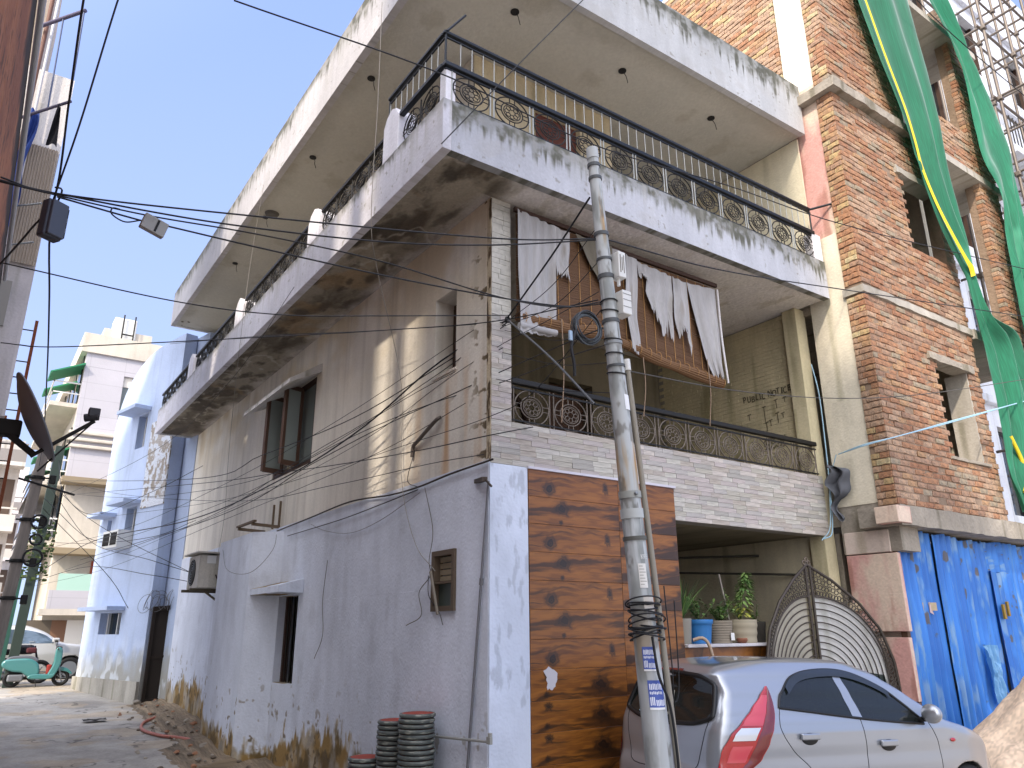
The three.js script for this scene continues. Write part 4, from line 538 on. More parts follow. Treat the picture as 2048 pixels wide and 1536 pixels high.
{ // street pole and dish on the left
  const p = thing('street_pole', 'concrete street pole with clamps and cable coils on the left', 'pole', [0.7, 0.4, -18]), pm = TM(plaster([140, 132, 124], 2, 1.3, 1, 60, 161), 0.95);
  part(p, 'shaft', bar([0.6, 0.4, -18], [0.86, 5.75, -18], 0.12, 14, 0.10), pm);
  for (const y of [2.6, 3.3, 4.1, 4.95]) { const x = 0.6 + 0.26 * (y - 0.4) / 5.35; part(p, 'clamp', [bar([x, y, -18], [x, y + 0.07, -18], 0.135, 14), bar([x - 0.2, y + 0.03, -17.9], [x + 0.24, y + 0.03, -17.9], 0.018, 6), rbx(x + 0.2, x + 0.32, y - 0.08, y + 0.1, -17.95, -17.85, 0.02)], iron); }
  for (const [y, r] of [[3.4, 0.16], [4.1, 0.13], [3.75, 0.1]]) part(p, 'cable_coil', new THREE.TorusGeometry(r, 0.02, 6, 24).translate(0.98, y, -17.85), cableBlack);
  part(p, 'cross_arm', bar([0.5, 4.95, -18], [1.5, 4.66, -17.7], 0.022, 8), iron);
  const d = thing('satellite_dish', 'grey satellite dish seen edge on with receiver arm on the left', 'satellite dish', [0.1, 3.4, -7.5]);
  const dish = new THREE.SphereGeometry(0.62, 40, 16, 0, Math.PI * 2, 0, 0.7); dish.translate(0, -0.62, 0); dish.scale(1, 0.55, 1);
  const inv = dish.clone(); const m4 = new THREE.Matrix4().makeRotationFromQuaternion(new THREE.Quaternion().setFromUnitVectors(V(0, -1, 0), V(0.86, 0.46, 0.02).normalize())).setPosition(0.17, 3.72, -7.5);
  part(d, 'reflector', dish.applyMatrix4(m4), M(0x80848c, 0.6, { side: THREE.DoubleSide, metalness: 0.2 })); part(d, 'rim', (() => { const g = new THREE.TorusGeometry(0.4, 0.01, 6, 48); g.rotateX(Math.PI / 2); g.translate(0, -0.083, 0); return g.applyMatrix4(m4); })(), M(0x6a6d72, 0.5));
  part(d, 'arm', [bar([0.26, 3.42, -7.5], [0.68, 3.76, -7.35], 0.016, 8), bar([0.33, 3.3, -7.5], [0.68, 3.76, -7.35], 0.008, 6)], iron); part(d, 'receiver', [bar([0.60, 3.78, -7.37], [0.70, 3.80, -7.33], 0.035, 12), rbx(0.62, 0.71, 3.79, 3.87, -7.40, -7.31, 0.01)], M(0x2c2c2e, 0.6));
  part(d, 'mount', [bar([-0.9, 3.62, -7.6], [0.05, 3.66, -7.55], 0.045, 10), rbx(-0.02, 0.16, 3.58, 3.72, -7.62, -7.48, 0.02), beam([0.05, 3.62, -7.55], [0.28, 3.44, -7.5], 0.10, 0.05)], dark);
}
// ---------- car bodies: three silhouettes intersected on a grid, meshed with surface nets ----------
function polySDF(P) { return (x, y) => { let d = 1e9, s = 1; for (let i = 0, j = P.length - 1; i < P.length; j = i++) { const ex = P[j][0] - P[i][0], ey = P[j][1] - P[i][1], wx = x - P[i][0], wy = y - P[i][1], t = cl((wx * ex + wy * ey) / (ex * ex + ey * ey)), bx_ = wx - ex * t, by = wy - ey * t; d = Math.min(d, bx_ * bx_ + by * by); const a = y >= P[i][1], b = y < P[j][1], c = ex * wy > ey * wx; if ((a && b && c) || (!a && !b && !c)) s = -s; } return s * Math.sqrt(d); }; }
const curve1 = pts => x => { if (x <= pts[0][0]) return pts[0][1]; for (let i = 1; i < pts.length; i++) if (x <= pts[i][0]) { const k = (x - pts[i - 1][0]) / (pts[i][0] - pts[i - 1][0]); return pts[i - 1][1] + (pts[i][1] - pts[i - 1][1]) * sm(k) * 0.5 + (pts[i][1] - pts[i - 1][1]) * k * 0.5; } return pts[pts.length - 1][1]; };
const smax = (a, b, k) => { const h = cl(0.5 - 0.5 * (b - a) / k); return b + (a - b) * h + k * h * (1 - h); };
function makeBody(o) {
  const { len, wid, hgt, cell, side, section, plan, kEdge, arches } = o, c = cell;
  const prof = new THREE.CatmullRomCurve3(side.map(p => V(p[0], p[1], 0)), true, 'catmullrom', 0.35).getPoints(160).slice(0, 160).map(p => [p.x, p.y]), sdf = polySDF(prof);
  const nu = Math.ceil((len + 0.12) / c), nh = Math.ceil((hgt + 0.1) / c), nw = 2 * Math.ceil((wid / 2 + 0.05) / c), u0 = -0.06, h0 = 0.05, w0 = -nw * c / 2;
  const S = new Float32Array((nu + 1) * (nh + 1)); for (let j = 0; j <= nh; j++) for (let i = 0; i <= nu; i++) S[j * (nu + 1) + i] = sdf(u0 + i * c, h0 + j * c);
  const sec = curve1(section), pl = curve1(plan);
  const sAt = (u, h) => { const x = cl((u - u0) / c, 0, nu - 1e-3), y = cl((h - h0) / c, 0, nh - 1e-3), i = Math.floor(x), j = Math.floor(y), a = x - i, b = y - j, q = j * (nu + 1) + i; return (S[q] * (1 - a) + S[q + 1] * a) * (1 - b) + (S[q + nu + 1] * (1 - a) + S[q + nu + 2] * a) * b; };
  const field = (u, h, w) => { const aw = Math.abs(w); let d = smax(sAt(u, h), smax(aw - sec(h), aw - pl(u), 0.06) * 0.93, kEdge); for (const [au, ah, ar] of arches) d = Math.max(d, aw > 0.5 ? ar - Math.hypot(u - au, h - ah) : -1e9); return d; };
  const A = nu + 1, B = A * (nh + 1), G = new Float32Array(B * (nw + 1));
  for (let k = 0; k <= nw; k++) for (let j = 0; j <= nh; j++) for (let i = 0; i <= nu; i++) G[k * B + j * A + i] = field(u0 + i * c, h0 + j * c, w0 + k * c);
  const pos = [], nor = [], id = new Int32Array(nu * nh * nw).fill(-1), ix = [], E = [[0, 1], [0, 2], [0, 4], [1, 3], [1, 5], [2, 3], [2, 6], [3, 7], [4, 5], [4, 6], [5, 7], [6, 7]];
  const off = [0, 1, A, A + 1, B, B + 1, B + A, B + A + 1], e = 0.006;
  for (let k = 0; k < nw; k++) for (let j = 0; j < nh; j++) for (let i = 0; i < nu; i++) {
    const q = k * B + j * A + i; let m = 0; for (let n = 0; n < 8; n++) if (G[q + off[n]] < 0) m |= 1 << n; if (m === 0 || m === 255) continue;
    let x = 0, y = 0, z = 0, n = 0; for (const [a, b] of E) { const ga = G[q + off[a]], gb = G[q + off[b]]; if ((ga < 0) === (gb < 0)) continue; const t = ga / (ga - gb), ax = a & 1, ay = (a >> 1) & 1, az = a >> 2, bx_ = b & 1, by = (b >> 1) & 1, bz = b >> 2; x += ax + (bx_ - ax) * t; y += ay + (by - ay) * t; z += az + (bz - az) * t; n++; }
    id[(k * nh + j) * nu + i] = pos.length / 3; const U = u0 + (i + x / n) * c, H = h0 + (j + y / n) * c, Wd = w0 + (k + z / n) * c; pos.push(U, H, Wd);
    const g = V(field(U + e, H, Wd) - field(U - e, H, Wd), field(U, H + e, Wd) - field(U, H - e, Wd), field(U, H, Wd + e) - field(U, H, Wd - e)).normalize(); nor.push(g.x, g.y, g.z);
  }
  const I = (i, j, k) => id[(k * nh + j) * nu + i];
  const quad = (a, b, cc, d, f) => { if (a < 0 || b < 0 || cc < 0 || d < 0) return; if (f) ix.push(a, b, cc, a, cc, d); else ix.push(a, cc, b, a, d, cc); };
  for (let k = 1; k < nw; k++) for (let j = 1; j < nh; j++) for (let i = 1; i < nu; i++) { const q = k * B + j * A + i, s = G[q] < 0; if (s !== (G[q + 1] < 0)) quad(I(i, j - 1, k - 1), I(i, j, k - 1), I(i, j, k), I(i, j - 1, k), s); if (s !== (G[q + A] < 0)) quad(I(i - 1, j, k - 1), I(i - 1, j, k), I(i, j, k), I(i, j, k - 1), s); if (s !== (G[q + B] < 0)) quad(I(i - 1, j - 1, k), I(i, j - 1, k), I(i, j, k), I(i - 1, j, k), s); }
  const keep = []; for (let t = 0; t < ix.length; t += 3) { const a = ix[t] * 3, b = ix[t + 1] * 3, d = ix[t + 2] * 3; if (!o.cut || !o.cut((pos[a] + pos[b] + pos[d]) / 3, (pos[a + 1] + pos[b + 1] + pos[d + 1]) / 3, (pos[a + 2] + pos[b + 2] + pos[d + 2]) / 3, nor[a], nor[a + 2])) keep.push(ix[t], ix[t + 1], ix[t + 2]); }
  const g = new THREE.BufferGeometry(); g.setAttribute('position', new THREE.Float32BufferAttribute(pos, 3)); g.setAttribute('normal', new THREE.Float32BufferAttribute(nor, 3)); g.setAttribute('uv', new THREE.Float32BufferAttribute(new Float32Array(pos.length / 3 * 2), 2)); g.setIndex(keep);
  const solve = f => { let a = 0, b = 1.4; for (let n = 0; n < 26; n++) { const m = (a + b) / 2; if (f(m) < 0) a = m; else b = m; } return (a + b) / 2; };
  const onSide = (u, h, sg, d = 0) => { const w = solve(t => field(u, h, t)); return [u, h, sg * (w + d)]; };
  const onRear = (w, h, d = 0) => { const t = solve(q => field(1.0 - q, h, w)); return [1.0 - t - d, h, w]; };
  const onFront = (w, h, d = 0) => { const t = solve(q => field(len - 1.3 + q, h, w)); return [len - 1.3 + t + d, h, w]; };
  const onPolar = (uc, wc, phi, h, sg, d = 0) => { const cs = Math.cos(phi), sn = Math.sin(phi), t = solve(q => field(uc - cs * q, h, wc + sn * q)) + d; return [uc - cs * t, h, sg * (wc + sn * t)]; };
  return { geo: g, field, onSide, onRear, onFront, onPolar };
}
const inPoly = (P, x, y) => { let s = false; for (let i = 0, j = P.length - 1; i < P.length; j = i++) if ((P[i][1] > y) !== (P[j][1] > y) && x < (P[j][0] - P[i][0]) * (y - P[i][1]) / (P[j][1] - P[i][1]) + P[i][0]) s = !s; return s; };
const along = (P, t) => { let L = 0; const d = []; for (let i = 1; i < P.length; i++) { d.push(Math.hypot(P[i][0] - P[i - 1][0], P[i][1] - P[i - 1][1])); L += d[i - 1]; } let s = cl(t) * L; for (let i = 0; i < d.length; i++) { if (s <= d[i] || i === d.length - 1) { const k = d[i] ? s / d[i] : 0; return [P[i][0] + (P[i + 1][0] - P[i][0]) * k, P[i][1] + (P[i + 1][1] - P[i][1]) * k]; } s -= d[i]; } };
const sp2 = P => new THREE.CatmullRomCurve3(P.map(p => V(p[0], p[1], 0))).getPoints(40).map(p => [p.x, p.y]);
// patch between a lower and an upper outline, laid on the body by proj(a,b) -> point
const patch = (lo, up, proj, nu = 36, nv = 16, m = 0) => grid(nu, nv, (u, v) => { const s = m + (1 - 2 * m) * u, a = along(lo, s), b = along(up, s); const k = m + (1 - 2 * m) * v; return proj(a[0] + (b[0] - a[0]) * k, a[1] + (b[1] - a[1]) * k); });

{ // silver hatchback
  const car = localThing('hatchback_car', 'silver hatchback parked behind the leaning steel pole', 'car', [4.958, 0.360, -5.038], -0.1676); car.scale.set(1.0, 0.95, 0.95); car.rotation.order = 'YXZ'; car.rotation.z = -0.031;
  const WL = sp2([[0.74, 1.10], [1.15, 1.055], [1.6, 1.005], [2.0, 0.97], [2.36, 0.945]]), WU = sp2([[0.80, 1.20], [1.0, 1.345], [1.3, 1.40], [1.65, 1.385], [2.0, 1.25], [2.34, 0.985]]);
  const winPoly = [...WL, ...WU.slice().reverse()], rearLo = [[-0.62, 1.03], [-0.4, 0.965], [0, 0.94], [0.4, 0.965], [0.62, 1.03]], rearUp = [[-0.555, 1.27], [-0.38, 1.34], [0, 1.36], [0.38, 1.34], [0.555, 1.27]], rp = [...rearLo, ...rearUp.slice().reverse()], fp = [[-0.6, 1.0], [0.6, 1.0], [0.5, 1.36], [-0.5, 1.36]];
  const shr = (P, k) => { const cx = P.reduce((a, p) => a + p[0], 0) / P.length, cy = P.reduce((a, p) => a + p[1], 0) / P.length; return P.map(p => [cx + (p[0] - cx) * k, cy + (p[1] - cy) * (k - 0.06)]); };
  const wc = shr(winPoly, 0.975), rc = shr(rp, 0.96), fc = shr(fp, 0.97);
  const B = makeBody({ len: 3.5, wid: 1.56, hgt: 1.52, cell: 0.0155, kEdge: 0.10,
    side: [[0.05, 0.30], [-0.01, 0.42], [0.0, 0.56], [0.05, 0.66], [0.06, 0.80], [0.08, 0.93], [0.13, 1.05], [0.21, 1.22], [0.20, 1.36], [0.30, 1.425], [0.6, 1.468], [1.0, 1.495], [1.4, 1.50], [1.75, 1.475], [2.05, 1.37], [2.4, 1.16], [2.68, 0.99], [2.9, 0.93], [3.15, 0.86], [3.35, 0.74], [3.46, 0.58], [3.5, 0.42], [3.44, 0.22], [2.5, 0.17], [1.0, 0.17], [0.3, 0.2]],
    section: [[0.1, 0.66], [0.25, 0.735], [0.45, 0.765], [0.62, 0.775], [0.72, 0.765], [0.80, 0.772], [0.90, 0.768], [0.98, 0.745], [1.05, 0.715], [1.2, 0.655], [1.35, 0.585], [1.46, 0.52], [1.52, 0.45]], plan: [[-0.05, 0.60], [0.02, 0.675], [0.10, 0.725], [0.25, 0.755], [0.5, 0.77], [1.0, 0.775], [2.5, 0.775], [2.9, 0.755], [3.2, 0.69], [3.4, 0.58], [3.5, 0.42]],
    arches: [[0.52, 0.27, 0.335], [2.9, 0.27, 0.335]], cut: (u, h, w, nu, nw) => (Math.abs(nw) > 0.45 && inPoly(wc, u, h)) || (nu < -0.25 && inPoly(rc, w, h) && u < 0.6) || (nu > 0.25 && u > 1.7 && inPoly(fc, w, h)) });
  const paint = new THREE.MeshPhysicalMaterial({ color: 0xa2a6ac, roughness: 0.28, metalness: 0.6, clearcoat: 0.9, clearcoatRoughness: 0.08 }), trim = M(0x0c0d0f, 0.45), tint = new THREE.MeshPhysicalMaterial({ color: 0x56605e, roughness: 0.02, transmission: 0.9, thickness: 0, ior: 1.5, side: THREE.DoubleSide }), red = new THREE.MeshPhysicalMaterial({ color: 0xa80c14, roughness: 0.12, clearcoat: 1, clearcoatRoughness: 0.05 }), redDark = new THREE.MeshPhysicalMaterial({ color: 0x6a0508, roughness: 0.12, clearcoat: 1 }), pinkL = new THREE.MeshPhysicalMaterial({ color: 0xc8404c, roughness: 0.15, clearcoat: 1 }), lens = new THREE.MeshPhysicalMaterial({ color: 0xd4d8dc, roughness: 0.1, clearcoat: 1, metalness: 0.3 }), chrome = M(0xd8dade, 0.15, { metalness: 0.9 });
  part(car, 'body', B.geo, paint);
  const ring = (P, proj, r, m, close = true) => new THREE.TubeGeometry(new THREE.CatmullRomCurve3(P.map(p => V(...proj(p[0], p[1]))), close, 'catmullrom', 0.2), 120, r, 5, close);
  for (const sg of [1, -1]) {
    const pj = d => (u, h) => B.onSide(u, h, sg, d);
    const w = part(car, 'side_window', patch(WL, WU, pj(0.003), 60, 20, 0.004), tint);
    part(w, 'window_trim', ring(winPoly, pj(0.002), 0.013), trim); part(w, 'belt_moulding', ring(WL, pj(0.004), 0.011, 0, false), trim);
    part(w, 'pillar', patch([[1.52, 1.012], [1.63, 1.0]], [[1.46, 1.395], [1.545, 1.395]], pj(0.007), 6, 14), paint); part(w, 'rain_visor', patch(WU.slice(3, 34).map(p => [p[0] + 0.01, p[1] - 0.055]), WU.slice(3, 34).map(p => [p[0], p[1] + 0.006]), pj(0.022), 50, 5), new THREE.MeshPhysicalMaterial({ color: 0x2a3038, roughness: 0.15, side: THREE.DoubleSide }));
    for (const [u, h] of [[0.98, 0.875], [1.87, 0.80]]) { const p = pj(0.012)(u, h), q = pj(0.003)(u, h); const hd = part(car, 'door_handle', (() => { const g = new RoundedBoxGeometry(0.20, 0.052, 0.026, 3, 0.012); g.translate(p[0], p[1], p[2] + sg * 0.012); return g; })(), paint); part(hd, 'handle_recess', (() => { const g = new THREE.SphereGeometry(1, 20, 12); g.scale(0.088, 0.048, 0.008); g.translate(q[0] + 0.01, q[1] - 0.02, q[2]); return g; })(), trim); }
    for (const P of [[[0.74, 1.09], [0.70, 0.95], [0.80, 0.78], [0.98, 0.62], [1.06, 0.45], [1.07, 0.28]], [[1.60, 1.0], [1.62, 0.8], [1.61, 0.55], [1.60, 0.3]], [[2.42, 0.96], [2.50, 0.80], [2.52, 0.55], [2.48, 0.3]]]) part(car, 'door_seam', ring(sp2(P), pj(-0.001), 0.0042, 0, false), trim);
    part(car, 'side_indicator', (() => { const p = pj(0.006)(2.70, 0.80), g = new THREE.SphereGeometry(1, 12, 8); g.scale(0.035, 0.018, 0.012); g.translate(...p); return g; })(), red);
    const mp = pj(0)(2.32, 0.98); const mir = part(car, 'wing_mirror', (() => { const g = new THREE.SphereGeometry(1, 20, 14); g.scale(0.065, 0.085, 0.10); g.translate(mp[0] + 0.02, mp[1] + 0.06, mp[2] + sg * 0.12); return g; })(), paint); part(mir, 'mirror_arm', bar([mp[0], mp[1], mp[2]], [mp[0] + 0.02, mp[1] + 0.02, mp[2] + sg * 0.09], 0.025, 8), trim);
    // tail lamp: crescent round the rear corner
    const R = Math.PI / 180, inn = curve1([[0.56, 36], [0.66, 36], [0.78, 38], [0.90, 43], [1.0, 50], [1.1, 58], [1.2, 69], [1.27, 78]]), out = curve1([[0.56, 39], [0.64, 54], [0.72, 63], [0.84, 71], [0.96, 77], [1.06, 81], [1.16, 83], [1.27, 81]]);
    const lamp = (h0, h1, a, b, d) => grid(18, 40, (u, v) => { const h = h0 + (h1 - h0) * v, f = (inn(h) + (out(h) - inn(h)) * (a + (b - a) * (sg > 0 ? u : 1 - u))) * R; return B.onPolar(0.75, 0.22, f, h, sg, d + 0.004 * Math.sin(Math.PI * u)); });
    const tl = part(car, 'tail_lamp', lamp(0.56, 1.27, 0, 1, 0.012), red); part(tl, 'outer_lens', lamp(0.64, 1.26, 0.62, 0.97, 0.018), redDark); part(tl, 'clear_lens', lamp(0.86, 0.955, 0.08, 0.56, 0.0185), lens); part(tl, 'reflector_lens', lamp(0.97, 1.2, 0.05, 0.6, 0.0165), pinkL); part(tl, 'reflector_lens', lamp(0.70, 0.82, 0.15, 0.55, 0.0165), pinkL);
    for (const [u] of [[0.52], [2.9]]) { const wz = sg * 0.66; const wh = part(car, 'wheel', new THREE.TorusGeometry(0.225, 0.075, 12, 36).translate(u, 0.29, wz), black); part(wh, 'rim', new THREE.CylinderGeometry(0.19, 0.19, 0.14, 28).rotateX(Math.PI / 2).translate(u, 0.29, wz), galv); }
  }
  const rw = part(car, 'rear_window', patch(rearLo, rearUp, (w, h) => B.onRear(w, h, 0.004), 40, 16), tint); part(rw, 'window_trim', ring(rp, (w, h) => B.onRear(w, h, 0.003), 0.022), trim);
  part(rw, 'wiper', tube([[0.02, 0.975], [0.06, 1.08], [0.02, 1.2]].map(p => B.onRear(p[0], p[1], 0.02)), 0.008, 16, 6), M(0x9a9a90, 0.6));
  part(rw, 'sticker', patch([[-0.42, 1.0], [-0.14, 0.985]], [[-0.40, 1.06], [-0.20, 1.075]], (w, h) => B.onRear(w, h, 0.007), 8, 4), M(0xa9cfdd, 0.6));
  part(car, 'windscreen', patch([[-0.62, 0.995], [0, 0.985], [0.62, 0.995]], [[-0.52, 1.36], [0, 1.40], [0.52, 1.36]], (w, h) => B.onFront(w, h, 0.004), 30, 14), tint);
  const bl = part(car, 'brake_light', patch([[-0.22, 1.352], [0.16, 1.352]], [[-0.19, 1.392], [0.13, 1.392]], (w, h) => B.onRear(w, h, 0.012), 16, 4), redDark);
  { const c = document.createElement('canvas'); c.width = 256; c.height = 64; const x = c.getContext('2d'); x.fillStyle = '#000'; x.fillRect(0, 0, 256, 64); x.fillStyle = '#fff'; x.font = 'italic bold 54px sans-serif'; x.fillText('Fluidic', 22, 50); const t = new THREE.CanvasTexture(c); part(bl, 'script', patch([[-0.13, 1.322], [0.05, 1.322]], [[-0.13, 1.356], [0.05, 1.356]], (w, h) => B.onRear(w, h, 0.014), 10, 4), new THREE.MeshStandardMaterial({ color: 0xe8e8e8, roughness: 0.5, alphaMap: t, transparent: true })); }
  const bp = B.onRear(0, 0.85, 0.012), bg = new THREE.TorusGeometry(0.052, 0.007, 8, 32); bg.scale(1.0, 0.72, 1); bg.rotateY(Math.PI / 2); bg.translate(...bp);
  part(car, 'emblem', [bg, bar([bp[0], bp[1] - 0.025, bp[2] - 0.022], [bp[0], bp[1] + 0.02, bp[2] - 0.034], 0.006, 6), bar([bp[0], bp[1] - 0.02, bp[2] + 0.034], [bp[0], bp[1] + 0.025, bp[2] + 0.022], 0.006, 6), bar([bp[0], bp[1] - 0.006, bp[2] - 0.028], [bp[0], bp[1] + 0.006, bp[2] + 0.028], 0.006, 6)], chrome);
  part(car, 'hatch_seam', ring(sp2([[0.60, 1.05], [0.57, 0.92], [0.52, 0.75], [0.44, 0.60], [0, 0.58], [-0.44, 0.60], [-0.52, 0.75], [-0.57, 0.92], [-0.60, 1.05]]), (w, h) => B.onRear(w, h, -0.001), 0.0045, 0, false), trim);
  part(car, 'key_lock', new THREE.SphereGeometry(0.014, 10, 8).translate(...B.onRear(0, 0.77, 0.002)), chrome);
  part(car, 'floor', bx(0.4, 2.9, 0.28, 0.4, -0.62, 0.62), dark); const seatM = M(0x23211f, 0.9);
  for (const z of [-0.33, 0.33]) { part(car, 'front_seat', [rbx(1.35, 1.85, 0.4, 0.62, z - 0.22, z + 0.22, 0.05), rbx(1.28, 1.44, 0.55, 1.12, z - 0.22, z + 0.22, 0.06), rbx(1.28, 1.38, 1.13, 1.30, z - 0.12, z + 0.12, 0.04)], seatM); }
  part(car, 'rear_seat', [rbx(0.6, 1.1, 0.4, 0.62, -0.58, 0.58, 0.05), rbx(0.52, 0.68, 0.55, 1.02, -0.58, 0.58, 0.06), rbx(0.52, 0.62, 1.02, 1.16, -0.42, -0.18, 0.04), rbx(0.52, 0.62, 1.02, 1.16, 0.18, 0.42, 0.04)], seatM); part(car, 'dashboard', rbx(2.25, 2.55, 0.6, 0.93, -0.6, 0.6, 0.06), dark); part(car, 'steering_wheel', new THREE.TorusGeometry(0.18, 0.016, 8, 28).rotateY(Math.PI / 2 - 0.4).translate(2.1, 0.88, 0.33), black);
}
{ // distant sedan
  const car = localThing('sedan_car', 'white and silver sedan parked across the end of the lane', 'car', [1.45, 0.74, -26.4], 0); car.scale.setScalar(1);
  const winP = [[0.98, 0.97], [1.05, 1.08], [1.35, 1.27], [1.8, 1.36], [2.3, 1.35], [2.75, 1.22], [3.05, 1.0]];
  const B = makeBody({ len: 4.3, wid: 1.7, hgt: 1.48, cell: 0.034, kEdge: 0.12, side: [[0.05, 0.32], [0.0, 0.5], [0.02, 0.75], [0.1, 0.98], [0.5, 1.04], [0.85, 1.2], [1.3, 1.40], [1.8, 1.465], [2.3, 1.45], [2.75, 1.28], [3.15, 1.02], [3.7, 0.93], [4.1, 0.8], [4.28, 0.58], [4.3, 0.4], [4.2, 0.22], [2.2, 0.18], [0.3, 0.2]], section: [[0.1, 0.72], [0.4, 0.83], [0.7, 0.85], [0.95, 0.82], [1.2, 0.7], [1.48, 0.56]], plan: [[-0.05, 0.5], [0.1, 0.68], [0.4, 0.8], [1, 0.85], [3.3, 0.85], [3.9, 0.76], [4.3, 0.45]], arches: [[0.78, 0.3, 0.35], [3.45, 0.3, 0.35]] });
  part(car, 'body', B.geo.translate(-2.15, 0, 0), new THREE.MeshPhysicalMaterial({ color: 0xc6c6c2, roughness: 0.3, metalness: 0.4, clearcoat: 1 }));
  const T = p => [p[0] - 2.15, p[1], p[2]], lo = [[1.0, 0.985], [1.6, 0.98], [2.3, 0.98], [3.03, 0.98]], up = sp2(winP.slice(0)), gl = new THREE.MeshPhysicalMaterial({ color: 0x5a6a78, roughness: 0.05, metalness: 0.4 });
  for (const sg of [1, -1]) { for (const [a, b] of [[0.02, 0.20], [0.22, 0.56], [0.60, 0.97]]) part(car, 'side_window', grid(16, 8, (u, v) => { const s = a + (b - a) * u, p = along(lo, s), q = along(up, s); return T(B.onSide(p[0] + (q[0] - p[0]) * v, p[1] + (q[1] - 0.02 - p[1]) * v, sg, 0.006)); }), gl);
    for (const u of [0.78, 3.45]) { const w = part(car, 'wheel', new THREE.TorusGeometry(0.24, 0.08, 10, 24).translate(u - 2.15, 0.3, sg * 0.74), black); part(w, 'rim', new THREE.CylinderGeometry(0.2, 0.2, 0.14, 20).rotateX(Math.PI / 2).translate(u - 2.15, 0.3, sg * 0.74), galv); }
    part(car, 'door_seam', new THREE.TubeGeometry(new THREE.CatmullRomCurve3([[1.98, 0.98], [2.0, 0.7], [2.0, 0.35]].map(p => V(...T(B.onSide(p[0], p[1], sg, 0))))), 12, 0.008, 4), dark); part(car, 'rub_strip', new THREE.TubeGeometry(new THREE.CatmullRomCurve3([[0.5, 0.6], [1.5, 0.6], [2.6, 0.6], [3.6, 0.6]].map(p => V(...T(B.onSide(p[0], p[1], sg, 0))))), 16, 0.02, 5), dark); }
  part(car, 'tail_lamp', rbx(-2.18, -2.02, 0.72, 0.86, 0.55, 0.74, 0.03), M(0xa01018, 0.3)); part(car, 'wing_mirror', rbx(0.78, 0.95, 1.0, 1.12, 0.86, 1.02, 0.03), M(0xb8b8b8, 0.4)); part(car, 'bumper', rbx(1.95, 2.2, 0.35, 0.5, -0.7, 0.75, 0.05), galv);
}
function wheelGeo(r, t, x, y, z) { return new THREE.TorusGeometry(r, t, 10, 28).translate(x, y, z); }
{ // teal scooter
  const s = localThing('scooter', 'teal green scooter parked in front of the sedan', 'scooter', [1.88, 0.695, -23.9], -0.02), teal = new THREE.MeshPhysicalMaterial({ color: 0x3f7f7e, roughness: 0.3, clearcoat: 0.7 }); s.scale.setScalar(0.86);
  const ex = (P, d, r = 0.03) => { const sh = new THREE.Shape(new THREE.CatmullRomCurve3(P.map(p => V(p[0], p[1], 0)), true, 'catmullrom', 0.4).getPoints(50).map(p => new THREE.Vector2(p.x, p.y))); return strip(new THREE.ExtrudeGeometry(sh, { depth: d - 2 * r, bevelEnabled: true, bevelSize: r, bevelThickness: r, bevelSegments: 4 }).translate(0, 0, -d / 2 + r)); };
  for (const x of [-0.62, 0.62]) { const w = part(s, 'wheel', wheelGeo(0.185, 0.05, x, 0.235, 0), black); part(w, 'rim', [new THREE.TorusGeometry(0.15, 0.016, 6, 24).translate(x, 0.235, 0), ...[0, 1, 2, 3, 4].map(k => bar([x, 0.235, 0], [x + 0.15 * Math.cos(k * 1.257), 0.235 + 0.15 * Math.sin(k * 1.257), 0], 0.014, 5))], galv); }
  part(s, 'rear_body', ex([[-0.88, 0.62], [-0.80, 0.72], [-0.3, 0.74], [-0.08, 0.62], [-0.02, 0.4], [-0.1, 0.26], [-0.25, 0.36], [-0.4, 0.46], [-0.65, 0.5]], 0.34, 0.06), teal); part(s, 'floorboard', ex([[-0.2, 0.26], [0.3, 0.24], [0.42, 0.34], [0.3, 0.31], [-0.1, 0.33]], 0.36, 0.03), teal);
  part(s, 'leg_shield', ex([[0.28, 0.3], [0.40, 0.32], [0.52, 0.62], [0.52, 1.0], [0.42, 1.04], [0.40, 0.62]], 0.34, 0.04), teal); part(s, 'front_mudguard', ex([[0.38, 0.42], [0.55, 0.52], [0.76, 0.47], [0.88, 0.34], [0.74, 0.42], [0.52, 0.45]], 0.16, 0.02), teal);
  part(s, 'seat', ex([[-0.78, 0.74], [-0.7, 0.82], [-0.3, 0.83], [-0.1, 0.77], [-0.12, 0.72]], 0.26, 0.04), M(0x5c6068, 0.7)); part(s, 'handlebar', [bar([0.42, 1.05, -0.33], [0.42, 1.05, 0.33], 0.018, 8), rbx(0.38, 0.54, 0.98, 1.12, -0.12, 0.12, 0.04)], dark); part(s, 'fork', bar([0.48, 0.7, 0.09], [0.62, 0.235, 0.09], 0.022, 8), galv);
  part(s, 'engine', rbx(-0.75, -0.35, 0.16, 0.36, -0.12, 0.16, 0.05), M(0x7a7c80, 0.5, { metalness: 0.5 })); part(s, 'stand', bar([-0.05, 0.24, 0.12], [0.0, 0.01, 0.2], 0.012, 6), iron); for (const z of [-0.3, 0.3]) part(s, 'mirror', [bar([0.42, 1.06, z * 0.8], [0.36, 1.24, z], 0.007, 5), new THREE.SphereGeometry(0.06, 10, 8).scale(0.4, 0.7, 1).translate(0.36, 1.27, z)], dark);
  single('red_bag', rbx(2.06, 2.18, 0.98, 1.22, -23.95, -23.8, 0.04), M(0x8c2a24, 0.8), 'small red bag on the teal scooter footboard', 'bag');
  single('dark_jacket', rbx(1.55, 1.78, 1.50, 1.64, -24.0, -23.8, 0.05), M(0x4a1c22, 0.9), 'dark red cloth lying on the teal scooter seat', 'cloth');
}
